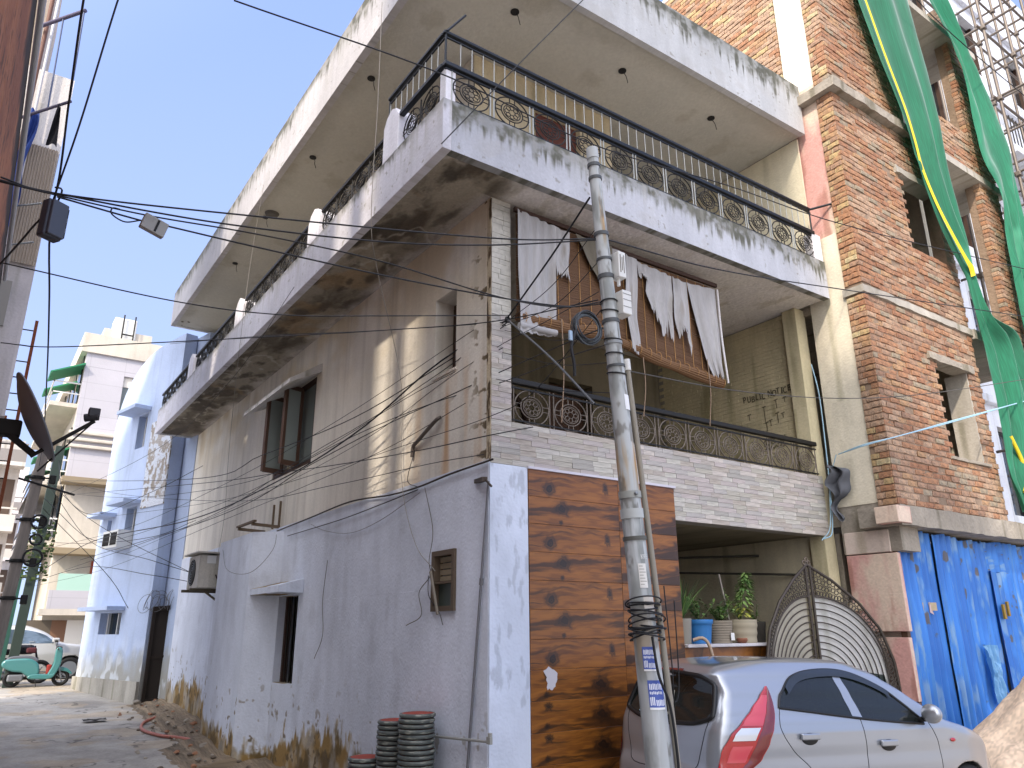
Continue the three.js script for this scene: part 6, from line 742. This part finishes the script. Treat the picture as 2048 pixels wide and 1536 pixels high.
// ---------- fittings on the lane wall ----------
{
  const a = thing('air_conditioner', 'white outdoor air conditioner on a bracket at the far end of the lane wall', 'air conditioner', [3.65, 2.74, -15.4]);
  part(a, 'case', rbx(3.46, 3.86, 2.76, 3.36, -15.85, -15.0, 0.02), TM(plaster([196, 190, 178], 2, 1.2, 1, 60, 181), 0.6)); part(a, 'fan_grille', [new THREE.CylinderGeometry(0.24, 0.24, 0.012, 32).rotateZ(Math.PI / 2).translate(3.455, 3.06, -15.5)], dark); for (let k = 1; k < 6; k++) part(a, 'grille_ring', new THREE.TorusGeometry(0.045 * k, 0.004, 5, 28).rotateY(Math.PI / 2).translate(3.445, 3.06, -15.5), galv);
  part(a, 'cover_plate', rbx(3.58, 3.74, 3.2, 3.34, -15.0, -14.985, 0.004), whitePlastic); part(a, 'valve_pipes', [tube([[3.8, 3.1, -14.98], [3.85, 3.0, -14.93], [3.84, 2.85, -14.95]], 0.015, 14, 6), tube([[3.76, 3.0, -14.98], [3.8, 2.9, -14.94], [3.88, 2.84, -14.95]], 0.012, 14, 6)], dark); part(a, 'bracket', [beam([4.0, 2.73, -15.1], [3.36, 2.73, -15.1], 0.05, 0.05), beam([4.0, 2.73, -15.75], [3.36, 2.73, -15.75], 0.05, 0.05), beam([3.99, 2.45, -15.1], [3.6, 2.72, -15.1], 0.035, 0.035)], M(0x4c4434, 0.8)); part(a, 'rain_shelf', rbx(3.38, 4.0, 3.38, 3.41, -15.95, -14.9, 0.008), TM(plaster([188, 184, 176], 2, 1, 1, 60, 183), 0.9));
  const s = thing('empty_bracket', 'rusty empty air conditioner bracket on the wall band', 'bracket', [3.7, 3.56, -12.8]), rm = M(0x6a5a48, 0.85);
  part(s, 'arm', beam([4.0, 3.60, -12.3], [3.55, 3.62, -12.3], 0.045, 0.045), rm); part(s, 'arm', beam([4.0, 3.60, -13.05], [3.55, 3.62, -13.05], 0.045, 0.045), rm); part(s, 'cross_bar', beam([3.57, 3.66, -13.15], [3.57, 3.66, -12.2], 0.05, 0.03), rm); part(s, 'upright', beam([3.985, 3.6, -12.3], [3.985, 4.02, -12.3], 0.035, 0.02), rm); part(s, 'upright', beam([3.985, 3.6, -12.62], [3.985, 4.0, -12.62], 0.035, 0.02), rm);
  single('waste_pipe', [bar([3.955, 3.36, -6.06], [3.955, 0.2, -6.47], 0.013, 8), bar([3.955, 2.46, -6.175], [3.955, 2.40, -6.185], 0.02, 8)], M(0x6e6f74, 0.6), 'thin grey pipe running down the wall near the corner', 'pipe');
  single('tap_pipe', [bar([3.94, 1.03, -6.98], [3.94, 1.08, -6.0], 0.012, 8), rbx(3.925, 3.955, 1.06, 1.12, -6.04, -5.98, 0.005), bar([3.94, 1.12, -6.0], [3.94, 1.15, -6.0], 0.02, 8)], M(0x9a9a94, 0.5), 'short level water pipe with tap stub low on the wall', 'pipe');
  single('wall_bracket', [beam([3.98, 3.40, -6.32], [3.86, 3.36, -5.98], 0.05, 0.04), bar([3.86, 3.36, -5.98], [3.95, 3.30, -6.0], 0.012, 6)], M(0x4a4038, 0.8), 'small dark metal bracket at the top of the wall corner', 'bracket');
  single('conduit_elbow', tube([[3.99, 4.24, -7.08], [3.95, 4.20, -7.14], [3.95, 4.05, -7.55], [3.97, 4.02, -7.68], [3.97, 3.9, -7.7]], 0.022, 30, 8), M(0x5c534c, 0.7), 'bent brown conduit sticking out of the beige wall', 'conduit');
  single('tarpaulin_scrap', grid(18, 30, (u, v) => { const w = 0.10 + 0.22 * Math.sin(Math.PI * Math.min(1, v * 1.6)) * (v < 0.62 ? 1 : 0.35); return [9.50 - 0.05 * Math.sin(u * 9 + v * 5) - 0.05, 4.12 - 0.75 * v + 0.10 * (fbm(u * 4, v * 4, 3) - 0.5), -5.95 + w * u + 0.05 * Math.sin(v * 14)]; }), M(0x5c5f66, 0.9, { side: THREE.DoubleSide }), 'crumpled dark tarpaulin scrap hanging at the party pillar', 'tarpaulin');
}
// stacks of manhole covers
{
  const rim = new THREE.LatheGeometry([[0, 0.0], [0.148, 0.0], [0.166, 0.005], [0.174, 0.014], [0.174, 0.030], [0.166, 0.039], [0.156, 0.041], [0.151, 0.034], [0, 0.034]].map(p => new THREE.Vector2(...p)), 48), top = new THREE.CylinderGeometry(0.151, 0.151, 0.004, 40);
  const cm = new THREE.MeshStandardMaterial({ map: surfTex(0, 0, 1, 1, 128, (x, y) => { const a = fbm(x * 20, y * 6, 4); return mix3([84, 90, 88], [150, 150, 138], st(0.5, 0.75, a)); }), roughness: 0.55, metalness: 0.1 }), rm = TM(plaster([150, 62, 46], 1, 1.4, 0, 128, 191), 0.85);
  const stacks = [[3.56, -7.68, 18, 'lowest stack at left'], [3.71, -7.36, 26, 'middle stack'], [3.74, -6.96, 28, 'tallest stack at right']];
  for (const [x, z, n, w] of stacks) for (let k = 0; k < n; k++) { const tp = k === n - 1; const t = thing('manhole_cover', tp ? `red topped round manhole cover on the ${w} by the wall` : `grey rimmed manhole cover inside the ${w} by the wall`, 'manhole cover', [x + rr(-0.008, 0.008), 0.01 + k * 0.0445, z + rr(-0.008, 0.008)], 'stacked manhole covers'); const o = origin.get(t); piece(t, 'rim', rim, cm, o.toArray(), [0, rnd() * 6, 0]); piece(t, 'face', top, rm, [o.x, o.y + 0.0365, o.z]); }
}
// lane gate, razor wire, hose, rubble
{
  const g = thing('lane_gate', 'dark rusty bar gate between the corner house and the blue house', 'gate', [3.9, 0.45, -19.2]), gm = M(0x2e2620, 0.85, { metalness: 0.3 });
  part(g, 'frame', [beam([3.62, 0.42, -19.42], [3.62, 2.55, -19.42], 0.07, 0.07, V(0, 0, 1)), beam([4.16, 0.42, -19.2], [4.16, 2.6, -19.2], 0.07, 0.07, V(0, 0, 1)), beam([3.62, 2.5, -19.42], [4.16, 2.55, -19.2], 0.07, 0.10), beam([3.62, 1.45, -19.42], [4.16, 1.5, -19.2], 0.05, 0.05), beam([3.62, 0.55, -19.42], [4.16, 0.6, -19.2], 0.05, 0.07)], gm);
  part(g, 'solid_leaf', beam([3.64, 1.5, -19.44], [3.90, 1.5, -19.33], 0.02, 2.0), M(0x241d18, 0.9)); for (let k = 0; k < 9; k++) part(g, 'bar', bar([3.90 + k * 0.03, 0.5, -19.31 + k * 0.012], [3.90 + k * 0.03, 2.52, -19.31 + k * 0.012], 0.008, 5), gm); part(g, 'notice_scrap', bx(3.94, 4.02, 1.85, 2.1, -19.26, -19.25), M(0xc9c6bc, 0.9)); part(g, 'backing', bx(3.6, 4.25, 0.2, 2.5, -19.75, -19.7), M(0x6a6258, 0.9));
  const rz = []; for (let k = 0; k < 16; k++) rz.push(new THREE.TorusGeometry(0.2 + rr(-0.06, 0.05), 0.006, 4, 26).rotateX(rr(-0.5, 0.5)).rotateY(Math.PI / 2 + rr(-0.9, 0.9)).translate(3.42 + k * 0.05, 2.66 + rr(-0.08, 0.08), -19.5 + k * 0.015)); single('razor_wire', rz, M(0x6a6a6e, 0.6), 'coil of razor wire above the dark lane gate', 'razor wire');
  const hy = (x, z) => gy(x, z) + 0.03; single('garden_hose', tube([[3.62, -14.5], [3.45, -14.9], [3.2, -15.3], [3.05, -16.0], [3.2, -16.8], [3.55, -17.4], [3.85, -17.7], [3.95, -17.2]].map(p => [p[0], hy(p[0], p[1]), p[1]]), 0.028, 90, 8), M(0xb06c5c, 0.6), 'pink hose curving over the rubble by the lane wall', 'hose');
  const dirtT = surfTex(0, 0, 1, 1, 200, (x, y) => { const a = fbm(x * 9, y * 9, 4), g_ = vn(x * 90, y * 90); const k = 0.8 + 0.5 * (a - 0.5) + 0.25 * (g_ - 0.5); return [150 * k, 132 * k, 108 * k]; });
  const dg = grid(40, 120, (u, v) => { const z = -8.2 - 11.3 * v, wl = z < -12.3 && z > -14.25 ? 3.6 : 3.985, x = wl - 0.85 * u; return [x, gy(x, z) + 0.16 * Math.pow(1 - u, 1.6) * (0.6 + 0.8 * fbm(x * 2, z * 2, 3)) + 0.05 * (fbm(x * 9, z * 9, 3) - 0.45) - 0.03 * u, z]; });
  const dm = struct('dirt_bank', dg, TM(dirtT, 1, { bumpMap: roughBump, bumpScale: 0.03, side: THREE.DoubleSide }), 'stuff'); tag(dm, 'bank of dirt along the foot of the lane wall', 'dirt');
  const cols = [M(0x8c8478, 0.95), M(0xa39a8c, 0.95), M(0x6e6256, 0.95), M(0x9a6f54, 0.95)]; const st_ = cols.map(() => []);
  const rock = s => { const q = new THREE.IcosahedronGeometry(1, 1), p = q.attributes.position; for (let i = 0; i < p.count; i++) { const k = 0.75 + 0.5 * hash(Math.round(p.getX(i) * 20) + s * 7, Math.round(p.getY(i) * 20) + Math.round(p.getZ(i) * 33)); p.setXYZ(i, p.getX(i) * k, p.getY(i) * k * 0.6, p.getZ(i) * k); } q.computeVertexNormals(); return q; }; const rk = [0, 1, 2].map(rock);
  for (let k = 0; k < 150; k++) { const z = -8.5 - 11 * rnd(), wl = z < -12.3 && z > -14.3 ? 3.55 : 3.9, d = Math.pow(rnd(), 2.2) * 0.95, x = wl - 0.05 - d, r = rr(0.012, 0.045) * (rnd() < 0.08 ? 1.8 : 1); st_[Math.floor(rnd() * 4)].push(rk[k % 3].clone().scale(r, r, r).rotateY(rnd() * 6).translate(x, gy(x, z) + 0.10 * Math.max(0, 1 - d / 0.8) + r * 0.3, z)); }
  st_.forEach((l, i) => { const m = struct(['rubble', 'rubble_001', 'rubble_002', 'rubble_003'][i], l, cols[i], 'stuff'); tag(m, ['grey', 'pale grey', 'dark', 'brick red'][i] + ' rubble scattered along the lane wall', 'rubble'); });
  single('dark_rag', grid(12, 10, (u, v) => { const x = 2.25 + 0.4 * u, z = -17.6 + 0.25 * v; return [x, gy(x, z) + 0.02 + 0.05 * fbm(u * 4, v * 4, 3), z]; }), M(0x2e2a26, 0.95, { side: THREE.DoubleSide }), 'dark crumpled rag lying on the lane', 'rag');
}
// ---------- cables and splice boxes ----------
{
  const cab = (r, pts, label, group, m = cableBlack, name = 'cable') => single(name, tube(pts, r * 0.74, 24 + pts.length * 8, 6), m, label, 'cable', group);
  const over = 'black cable of the bundle strung from the left splice boxes to the steel pole', G1 = 'overhead cables to the steel pole';
  for (const [r, p] of [
    [0.008, [[-0.25, 4.61, -5.00], [0.04, 4.60, -5.00], [0.94, 4.67, -4.80], [2.90, 4.90, -4.40], [3.79, 5.06, -4.16]]],
    [0.008, [[-0.25, 4.59, -5.00], [0.04, 4.60, -5.00], [0.98, 4.60, -4.80], [2.05, 4.70, -4.60], [2.90, 4.84, -4.40], [3.79, 5.05, -4.16]]],
    [0.008, [[-0.25, 4.59, -5.02], [0.05, 4.59, -5.00], [0.58, 4.62, -5.00], [1.27, 4.65, -4.90], [2.10, 4.60, -4.70], [2.97, 4.47, -4.50], [3.47, 4.42, -4.30], [3.80, 4.5, -4.16]]],
    [0.008, [[0.05, 4.58, -5.00], [0.51, 4.57, -5.00], [0.70, 4.58, -5.00], [1.28, 4.55, -4.90], [2.11, 4.49, -4.70], [2.97, 4.46, -4.50], [3.52, 4.44, -4.30], [3.80, 4.48, -4.16]]]]) cab(r, p, over, G1);
  cab(0.007, [[-0.19, 4.48, -6.00], [0.92, 4.39, -5.80], [1.71, 4.43, -5.70], [2.53, 4.58, -5.60], [4.11, 5.07, -5.90]], 'thin lower cable crossing from left edge to the corner hook');
  cab(0.007, [[-0.12, 4.53, -8.00], [0.27, 4.57, -8.00], [1.09, 4.63, -7.50], [2.12, 4.76, -7.00], [2.95, 4.84, -6.50], [3.63, 4.75, -5.50], [3.75, 4.50, -4.16]], 'slack cable crossing the lane lowest under the balcony slab');
  cab(0.009, [[0.90, 6.51, -4.90], [2.78, 6.79, -5.00], [4.65, 6.86, -5.10], [6.71, 7.05, -5.00], [9.08, 7.22, -4.90], [14.74, 8.10, -4.80]], 'long black cable running along the upper balcony railing');
  cab(0.009, [[5.3, 9.8, -5.1], [4.66, 8.87, -5.20], [3.74, 7.52, -5.30], [3.06, 6.50, -5.55]], 'straight cable slanting from top down to the slab corner');
  cab(0.012, [[3.71, 5.42, -4.16], [3.94, 5.29, -5.00], [4.12, 5.06, -5.98]], 'thick cable from upper steel pole to the corner hook'); cab(0.013, [[4.12, 5.06, -5.98], [3.91, 4.30, -5.00], [3.67, 3.62, -4.16]], 'grey cable slanting from the corner hook down to the pole clamp', null, M(0x5a5c5e, 0.6));
  cab(0.009, [[3.87, 5.08, -4.16], [5.73, 5.46, -4.50], [8.62, 6.13, -4.85], [13.95, 6.96, -4.70]], 'cable from the steel pole under the slab to the brick building'); cab(0.007, [[3.91, 3.95, -4.16], [5.98, 4.24, -4.60], [8.23, 4.62, -4.90], [10.10, 4.97, -4.80], [13.08, 5.68, -4.60]], 'thin pale cable crossing in front of the painted notice', null, M(0x4c4a46, 0.7)); cab(0.012, [[11.0, 13.0, -4.6], [11.96, 12.48, -4.60], [13.68, 12.33, -4.60], [16.28, 12.32, -4.60]], 'black cable across the scaffolding at the upper right');
  const fan = 'dark wire in the fan spreading from the corner hook down the lane', G2 = 'wires fanning down the lane';
  for (const [r, p] of [
    [0.013, [[4.15, 5.07, -5.98], [3.93, 4.85, -7.14], [3.60, 4.32, -8.37], [3.30, 3.98, -10.30], [3.00, 3.85, -14.07], [2.40, 4.16, -21.93], [1.60, 3.6, -27.46]]], [0.008, [[4.15, 5.04, -5.98], [3.93, 4.80, -7.25], [3.60, 4.52, -8.70], [3.30, 4.51, -11.35], [3.00, 4.57, -14.07], [2.00, 6.53, -27.40]]],
    [0.008, [[3.79, 4.27, -4.16], [3.98, 4.40, -4.80], [4.10, 4.50, -5.98], [3.92, 4.40, -6.77], [3.70, 4.28, -8.02], [3.30, 3.99, -9.17], [3.00, 3.69, -12.37], [2.30, 3.77, -22.71]]], [0.007, [[3.79, 4.12, -4.16], [3.97, 4.26, -4.80], [4.10, 4.38, -5.98], [3.92, 4.41, -7.21], [3.60, 4.28, -8.66], [3.30, 4.05, -10.32], [3.00, 3.75, -14.02], [2.20, 3.66, -24.95]]],
    [0.008, [[4.48, 3.97, -6.04], [3.95, 3.81, -6.04], [3.90, 3.90, -7.26], [3.70, 4.01, -8.86], [3.40, 4.15, -10.65], [3.00, 4.47, -14.02], [2.20, 6.36, -29.17]]], [0.006, [[4.14, 5.03, -5.98], [3.80, 5.25, -7.04], [3.50, 5.66, -8.64], [3.00, 6.24, -10.92], [2.60, 7.64, -15.99]]],
    [0.006, [[4.10, 4.75, -6.02], [3.9, 4.62, -7.6], [3.6, 4.3, -9.6], [3.3, 4.05, -13], [2.5, 4.0, -20], [1.2, 4.3, -24]]], [0.006, [[4.12, 5.0, -6.0], [3.92, 4.70, -7.3], [3.75, 4.45, -9.5], [3.5, 4.35, -12.8], [2.7, 4.9, -19], [1.6, 5.8, -25]]], [0.005, [[3.95, 4.25, -6.5], [3.9, 4.1, -8.2], [3.7, 3.95, -10.6], [3.4, 3.8, -13.6], [2.6, 3.4, -20], [1.5, 3.2, -25]]], [0.006, [[3.86, 3.6, -6.0], [3.9, 3.72, -7.2], [3.8, 3.85, -9.6], [3.5, 4.1, -13.2], [2.6, 5.2, -20.5], [1.5, 6.4, -26]]], [0.005, [[3.0, 6.5, -9.5], [2.9, 5.8, -12], [2.6, 5.4, -16], [1.4, 5.2, -23]]], [0.005, [[3.80, 4.6, -4.2], [4.0, 4.72, -5.2], [4.08, 4.78, -6.0], [3.93, 4.6, -6.9], [3.85, 4.3, -9], [3.5, 4.0, -12.4], [2.7, 3.6, -18.5]]], [0.005, [[3.82, 4.45, -4.2], [4.02, 4.1, -5.4], [3.95, 4.0, -6.05], [3.93, 4.05, -7.6], [3.8, 4.1, -10], [3.4, 4.2, -14], [2.6, 4.6, -20]]], [0.005, [[3.92, 5.0, -6.3], [3.6, 4.6, -9.2], [3.2, 4.3, -12.8], [2.6, 4.1, -18], [1.4, 4.0, -23]]]]) cab(r, p, fan, G2);
  cab(0.006, [[3.05, 9.55, -7.17], [3.05, 8.01, -7.12], [3.05, 6.46, -7.12], [3.30, 5.95, -7.42], [3.93, 4.90, -7.99], [3.94, 3.66, -7.88], [3.94, 2.91, -7.50], [3.94, 2.58, -7.04]], 'pale wire dropping from the roof edge to the small vent window', null, M(0x8a8680, 0.7)); cab(0.005, [[3.05, 9.37, -11.85], [3.05, 7.96, -12.15], [3.02, 6.39, -12.12], [3.50, 5.13, -13.98], [3.6, 4.0, -14.2], [3.58, 3.2, -14.3]], 'thin pale wire hanging from the roof edge to the air conditioner', null, M(0x8a8680, 0.7));
  cab(0.0075, [[0.22, 6.3, -4.2], [0.15, 5.68, -4.40], [0.09, 4.97, -4.70], [0.04, 4.60, -5.00]], 'right one of two thick cables rising to the top left'); cab(0.0085, [[-0.03, 5.6, -3.6], [-0.02, 5.26, -4.00], [0.01, 4.95, -4.50], [0.04, 4.59, -5.00], [-0.05, 4.41, -5.20], [-0.17, 4.22, -5.40]], 'left one of two thick cables rising to the top left'); cab(0.0085, [[0.04, 4.60, -5.00], [0.06, 4.37, -5.20], [0.14, 4.28, -6.00], [0.28, 4.34, -8.00], [0.53, 4.52, -12.00], [0.8, 5.2, -17.8]], 'cable hanging below the black splice box toward the street pole');
  const fb = 'thin wire sagging between the steel pole and the balcony corner', G4 = 'thin wires at the balcony corner';
  for (const [y0, z0, y1, x1, sag] of [[4.9, -4.16, 5.0, 4.13, 0.1], [4.3, -4.16, 4.95, 4.13, 0.12], [4.0, -4.16, 4.7, 4.10, 0.08], [5.2, -4.16, 5.04, 4.14, 0.06], [3.75, -4.16, 4.4, 4.02, 0.05]]) cab(0.005, [[poleAt(y0)[0], y0, z0], [(poleAt(y0)[0] + x1) / 2 + 0.04, (y0 + y1) / 2 - sag, -5.05], [x1, y1, -6.03]], fb, G4);
  const bw = 'black wire strung across the front of the blue house', G3 = 'wires across the blue house';
  for (const p of [[[3.97, 3.13, -17.19], [3.00, 3.40, -17.23], [2.40, 4.16, -21.93], [1.0, 4.91, -18]], [[3.97, 3.00, -17.56], [3.00, 3.09, -17.01], [2.40, 3.56, -22.12], [1.4, 3.3, -25.75]], [[3.97, 3.14, -17.42], [2.40, 4.24, -19.69], [1.60, 5.17, -21.21], [1.50, 6.54, -24.0]], [[3.97, 4.37, -18.04], [3.00, 3.89, -17.57], [2.40, 4.23, -22.00], [1.0, 4.59, -18]], [[3.00, 2.5, -19.0], [2.40, 3.15, -18.33], [1.0, 4.4, -18]], [[3.97, 5.60, -18.00], [2.90, 4.84, -17.71], [2.30, 4.85, -22.03], [1.0, 4.96, -18]]]) cab(0.009, p, bw, G3);
  cab(0.014, [[3.95, 3.56, -5.98], [3.95, 3.55, -6.79], [3.95, 3.52, -7.44], [3.95, 3.53, -8.19], [3.95, 3.61, -9.37], [3.95, 3.57, -10.81], [3.95, 3.53, -12.23]], 'thick black cable clipped along the wall band', null, M(0x3a332c, 0.8)); cab(0.008, [[3.95, 3.49, -7.50], [3.95, 3.45, -8.45], [3.95, 3.41, -9.67], [3.95, 3.40, -11.73]], 'thin straight cable just below the wall band cable'); cab(0.006, [[3.95, 3.47, -10.75], [3.95, 3.32, -10.19], [3.95, 3.20, -9.31], [3.95, 3.26, -8.43], [3.95, 3.45, -7.44]], 'pale wire sagging in a shallow loop below the wall band', null, M(0x8a8a90, 0.7)); cab(0.006, [[3.95, 3.49, -7.33], [3.95, 3.01, -7.13], [3.95, 2.70, -7.19], [3.95, 2.54, -7.16], [3.95, 2.38, -7.39], [3.95, 2.15, -7.33], [3.95, 2.05, -7.66]], 'kinked wire dangling left of the small vent window', null, M(0x5a564e, 0.8)); cab(0.006, [[3.95, 2.91, -10.02], [3.95, 2.39, -10.10], [3.95, 1.95, -10.02], [3.95, 1.65, -10.26]], 'short dead wire hanging in the middle of the pale wall', null, M(0x5a564e, 0.8)); cab(0.006, [[3.58, 3.36, -13.97], [3.55, 2.98, -13.42], [3.55, 2.86, -12.13], [3.75, 3.18, -11.77], [3.93, 3.54, -12.20]], 'wire looping from the air conditioner to the empty bracket', null, M(0x74787e, 0.7)); cab(0.006, [[3.95, 3.96, -7.6], [3.95, 3.64, -7.75], [3.95, 3.52, -7.50]], 'two inch loop of wire under the bent conduit'); cab(0.006, [[3.93, 2.54, -7.16], [3.93, 2.34, -7.14], [3.93, 2.17, -6.92], [3.93, 2.05, -6.84]], 'short wire end hanging under the vent window');
  const bl = M(0x9fc4d8, 0.5); for (const o of [0, 0.016]) cab(0.010, [[9.42, 4.24, -5.75], [9.32, 4.26 + o, -5.3], [9.6, 4.36, -4.98], [10.87, 4.71 + o, -4.90], [13.46, 5.45, -4.80]], 'pale blue cable of the pair stretched across the brick wall', 'pale blue cables on brick wall', bl); cab(0.012, [[9.50, 5.63, -6.02], [9.56, 5.18, -6.0], [9.55, 4.52, -6.0], [9.52, 3.94, -6.0], [9.44, 3.25, -6.0], [9.25, 3.12, -6.02]], 'pale blue cable running down the right pilaster', null, bl); cab(0.008, [[9.45, 4.25, -5.8], [9.5, 3.9, -5.98], [9.40, 3.3, -6.0], [9.2, 3.1, -6.02]], 'second pale blue cable beside the pilaster cable', null, bl);
  const hk = thing('wire_hook', 'rusty hook at the balcony corner that gathers the wires', 'hook', [4.15, 5.03, -6.0]); part(hk, 'eye', new THREE.TorusGeometry(0.03, 0.008, 6, 18).translate(4.14, 5.06, -5.99), iron); part(hk, 'shank', bar([4.14, 5.06, -6.0], [4.14, 5.06, -6.09], 0.01, 6), iron);
  const s1 = thing('splice_box', 'black splice box hanging from the cables at left', 'splice box', [0.06, 4.1, -5.0]); const R1 = new THREE.Matrix4().makeRotationY(0.55).setPosition(0.05, 4.42, -5.02); const lb = (g, m = R1) => strip(g.applyMatrix4(m));
  part(s1, 'case', lb(new RoundedBoxGeometry(0.12, 0.25, 0.07, 3, 0.012)), M(0x3a3f4a, 0.6)); part(s1, 'lid', lb(new RoundedBoxGeometry(0.105, 0.235, 0.03, 2, 0.008).translate(0.004, 0, 0.045)), M(0x444a56, 0.55)); part(s1, 'hinge', lb(new THREE.BoxGeometry(0.012, 0.2, 0.05).translate(0.062, 0, 0.02)), black); for (const y of [0.02, -0.05]) part(s1, 'latch', lb(new THREE.BoxGeometry(0.006, 0.03, 0.02).translate(0.063, y, 0.04)), galv); part(s1, 'hanger', tube([[0.06, 4.55, -5.02], [0.07, 4.64, -5.01], [0.03, 4.64, -5.0]], 0.006, 12, 5), cableBlack);
  const s2 = thing('splice_box', 'grey white splice box with black slot on the cables', 'splice box', [0.6, 4.45, -5.0]); const R2 = new THREE.Matrix4().makeRotationFromEuler(new THREE.Euler(0.1, 0.15, -0.24)).setPosition(0.61, 4.54, -4.97); part(s2, 'case', lb(new RoundedBoxGeometry(0.155, 0.105, 0.05, 2, 0.006), R2), M(0x9a9a96, 0.6)); part(s2, 'slot', lb(new THREE.BoxGeometry(0.014, 0.085, 0.004).translate(0.012, 0, 0.026), R2), black); part(s2, 'feed_loop', tube([[0.53, 4.56, -4.98], [0.44, 4.52, -4.98], [0.36, 4.55, -4.98], [0.36, 4.60, -4.99], [0.40, 4.61, -5.0]], 0.005, 24, 5), cableBlack);
}
renderer.render(scene, camera);
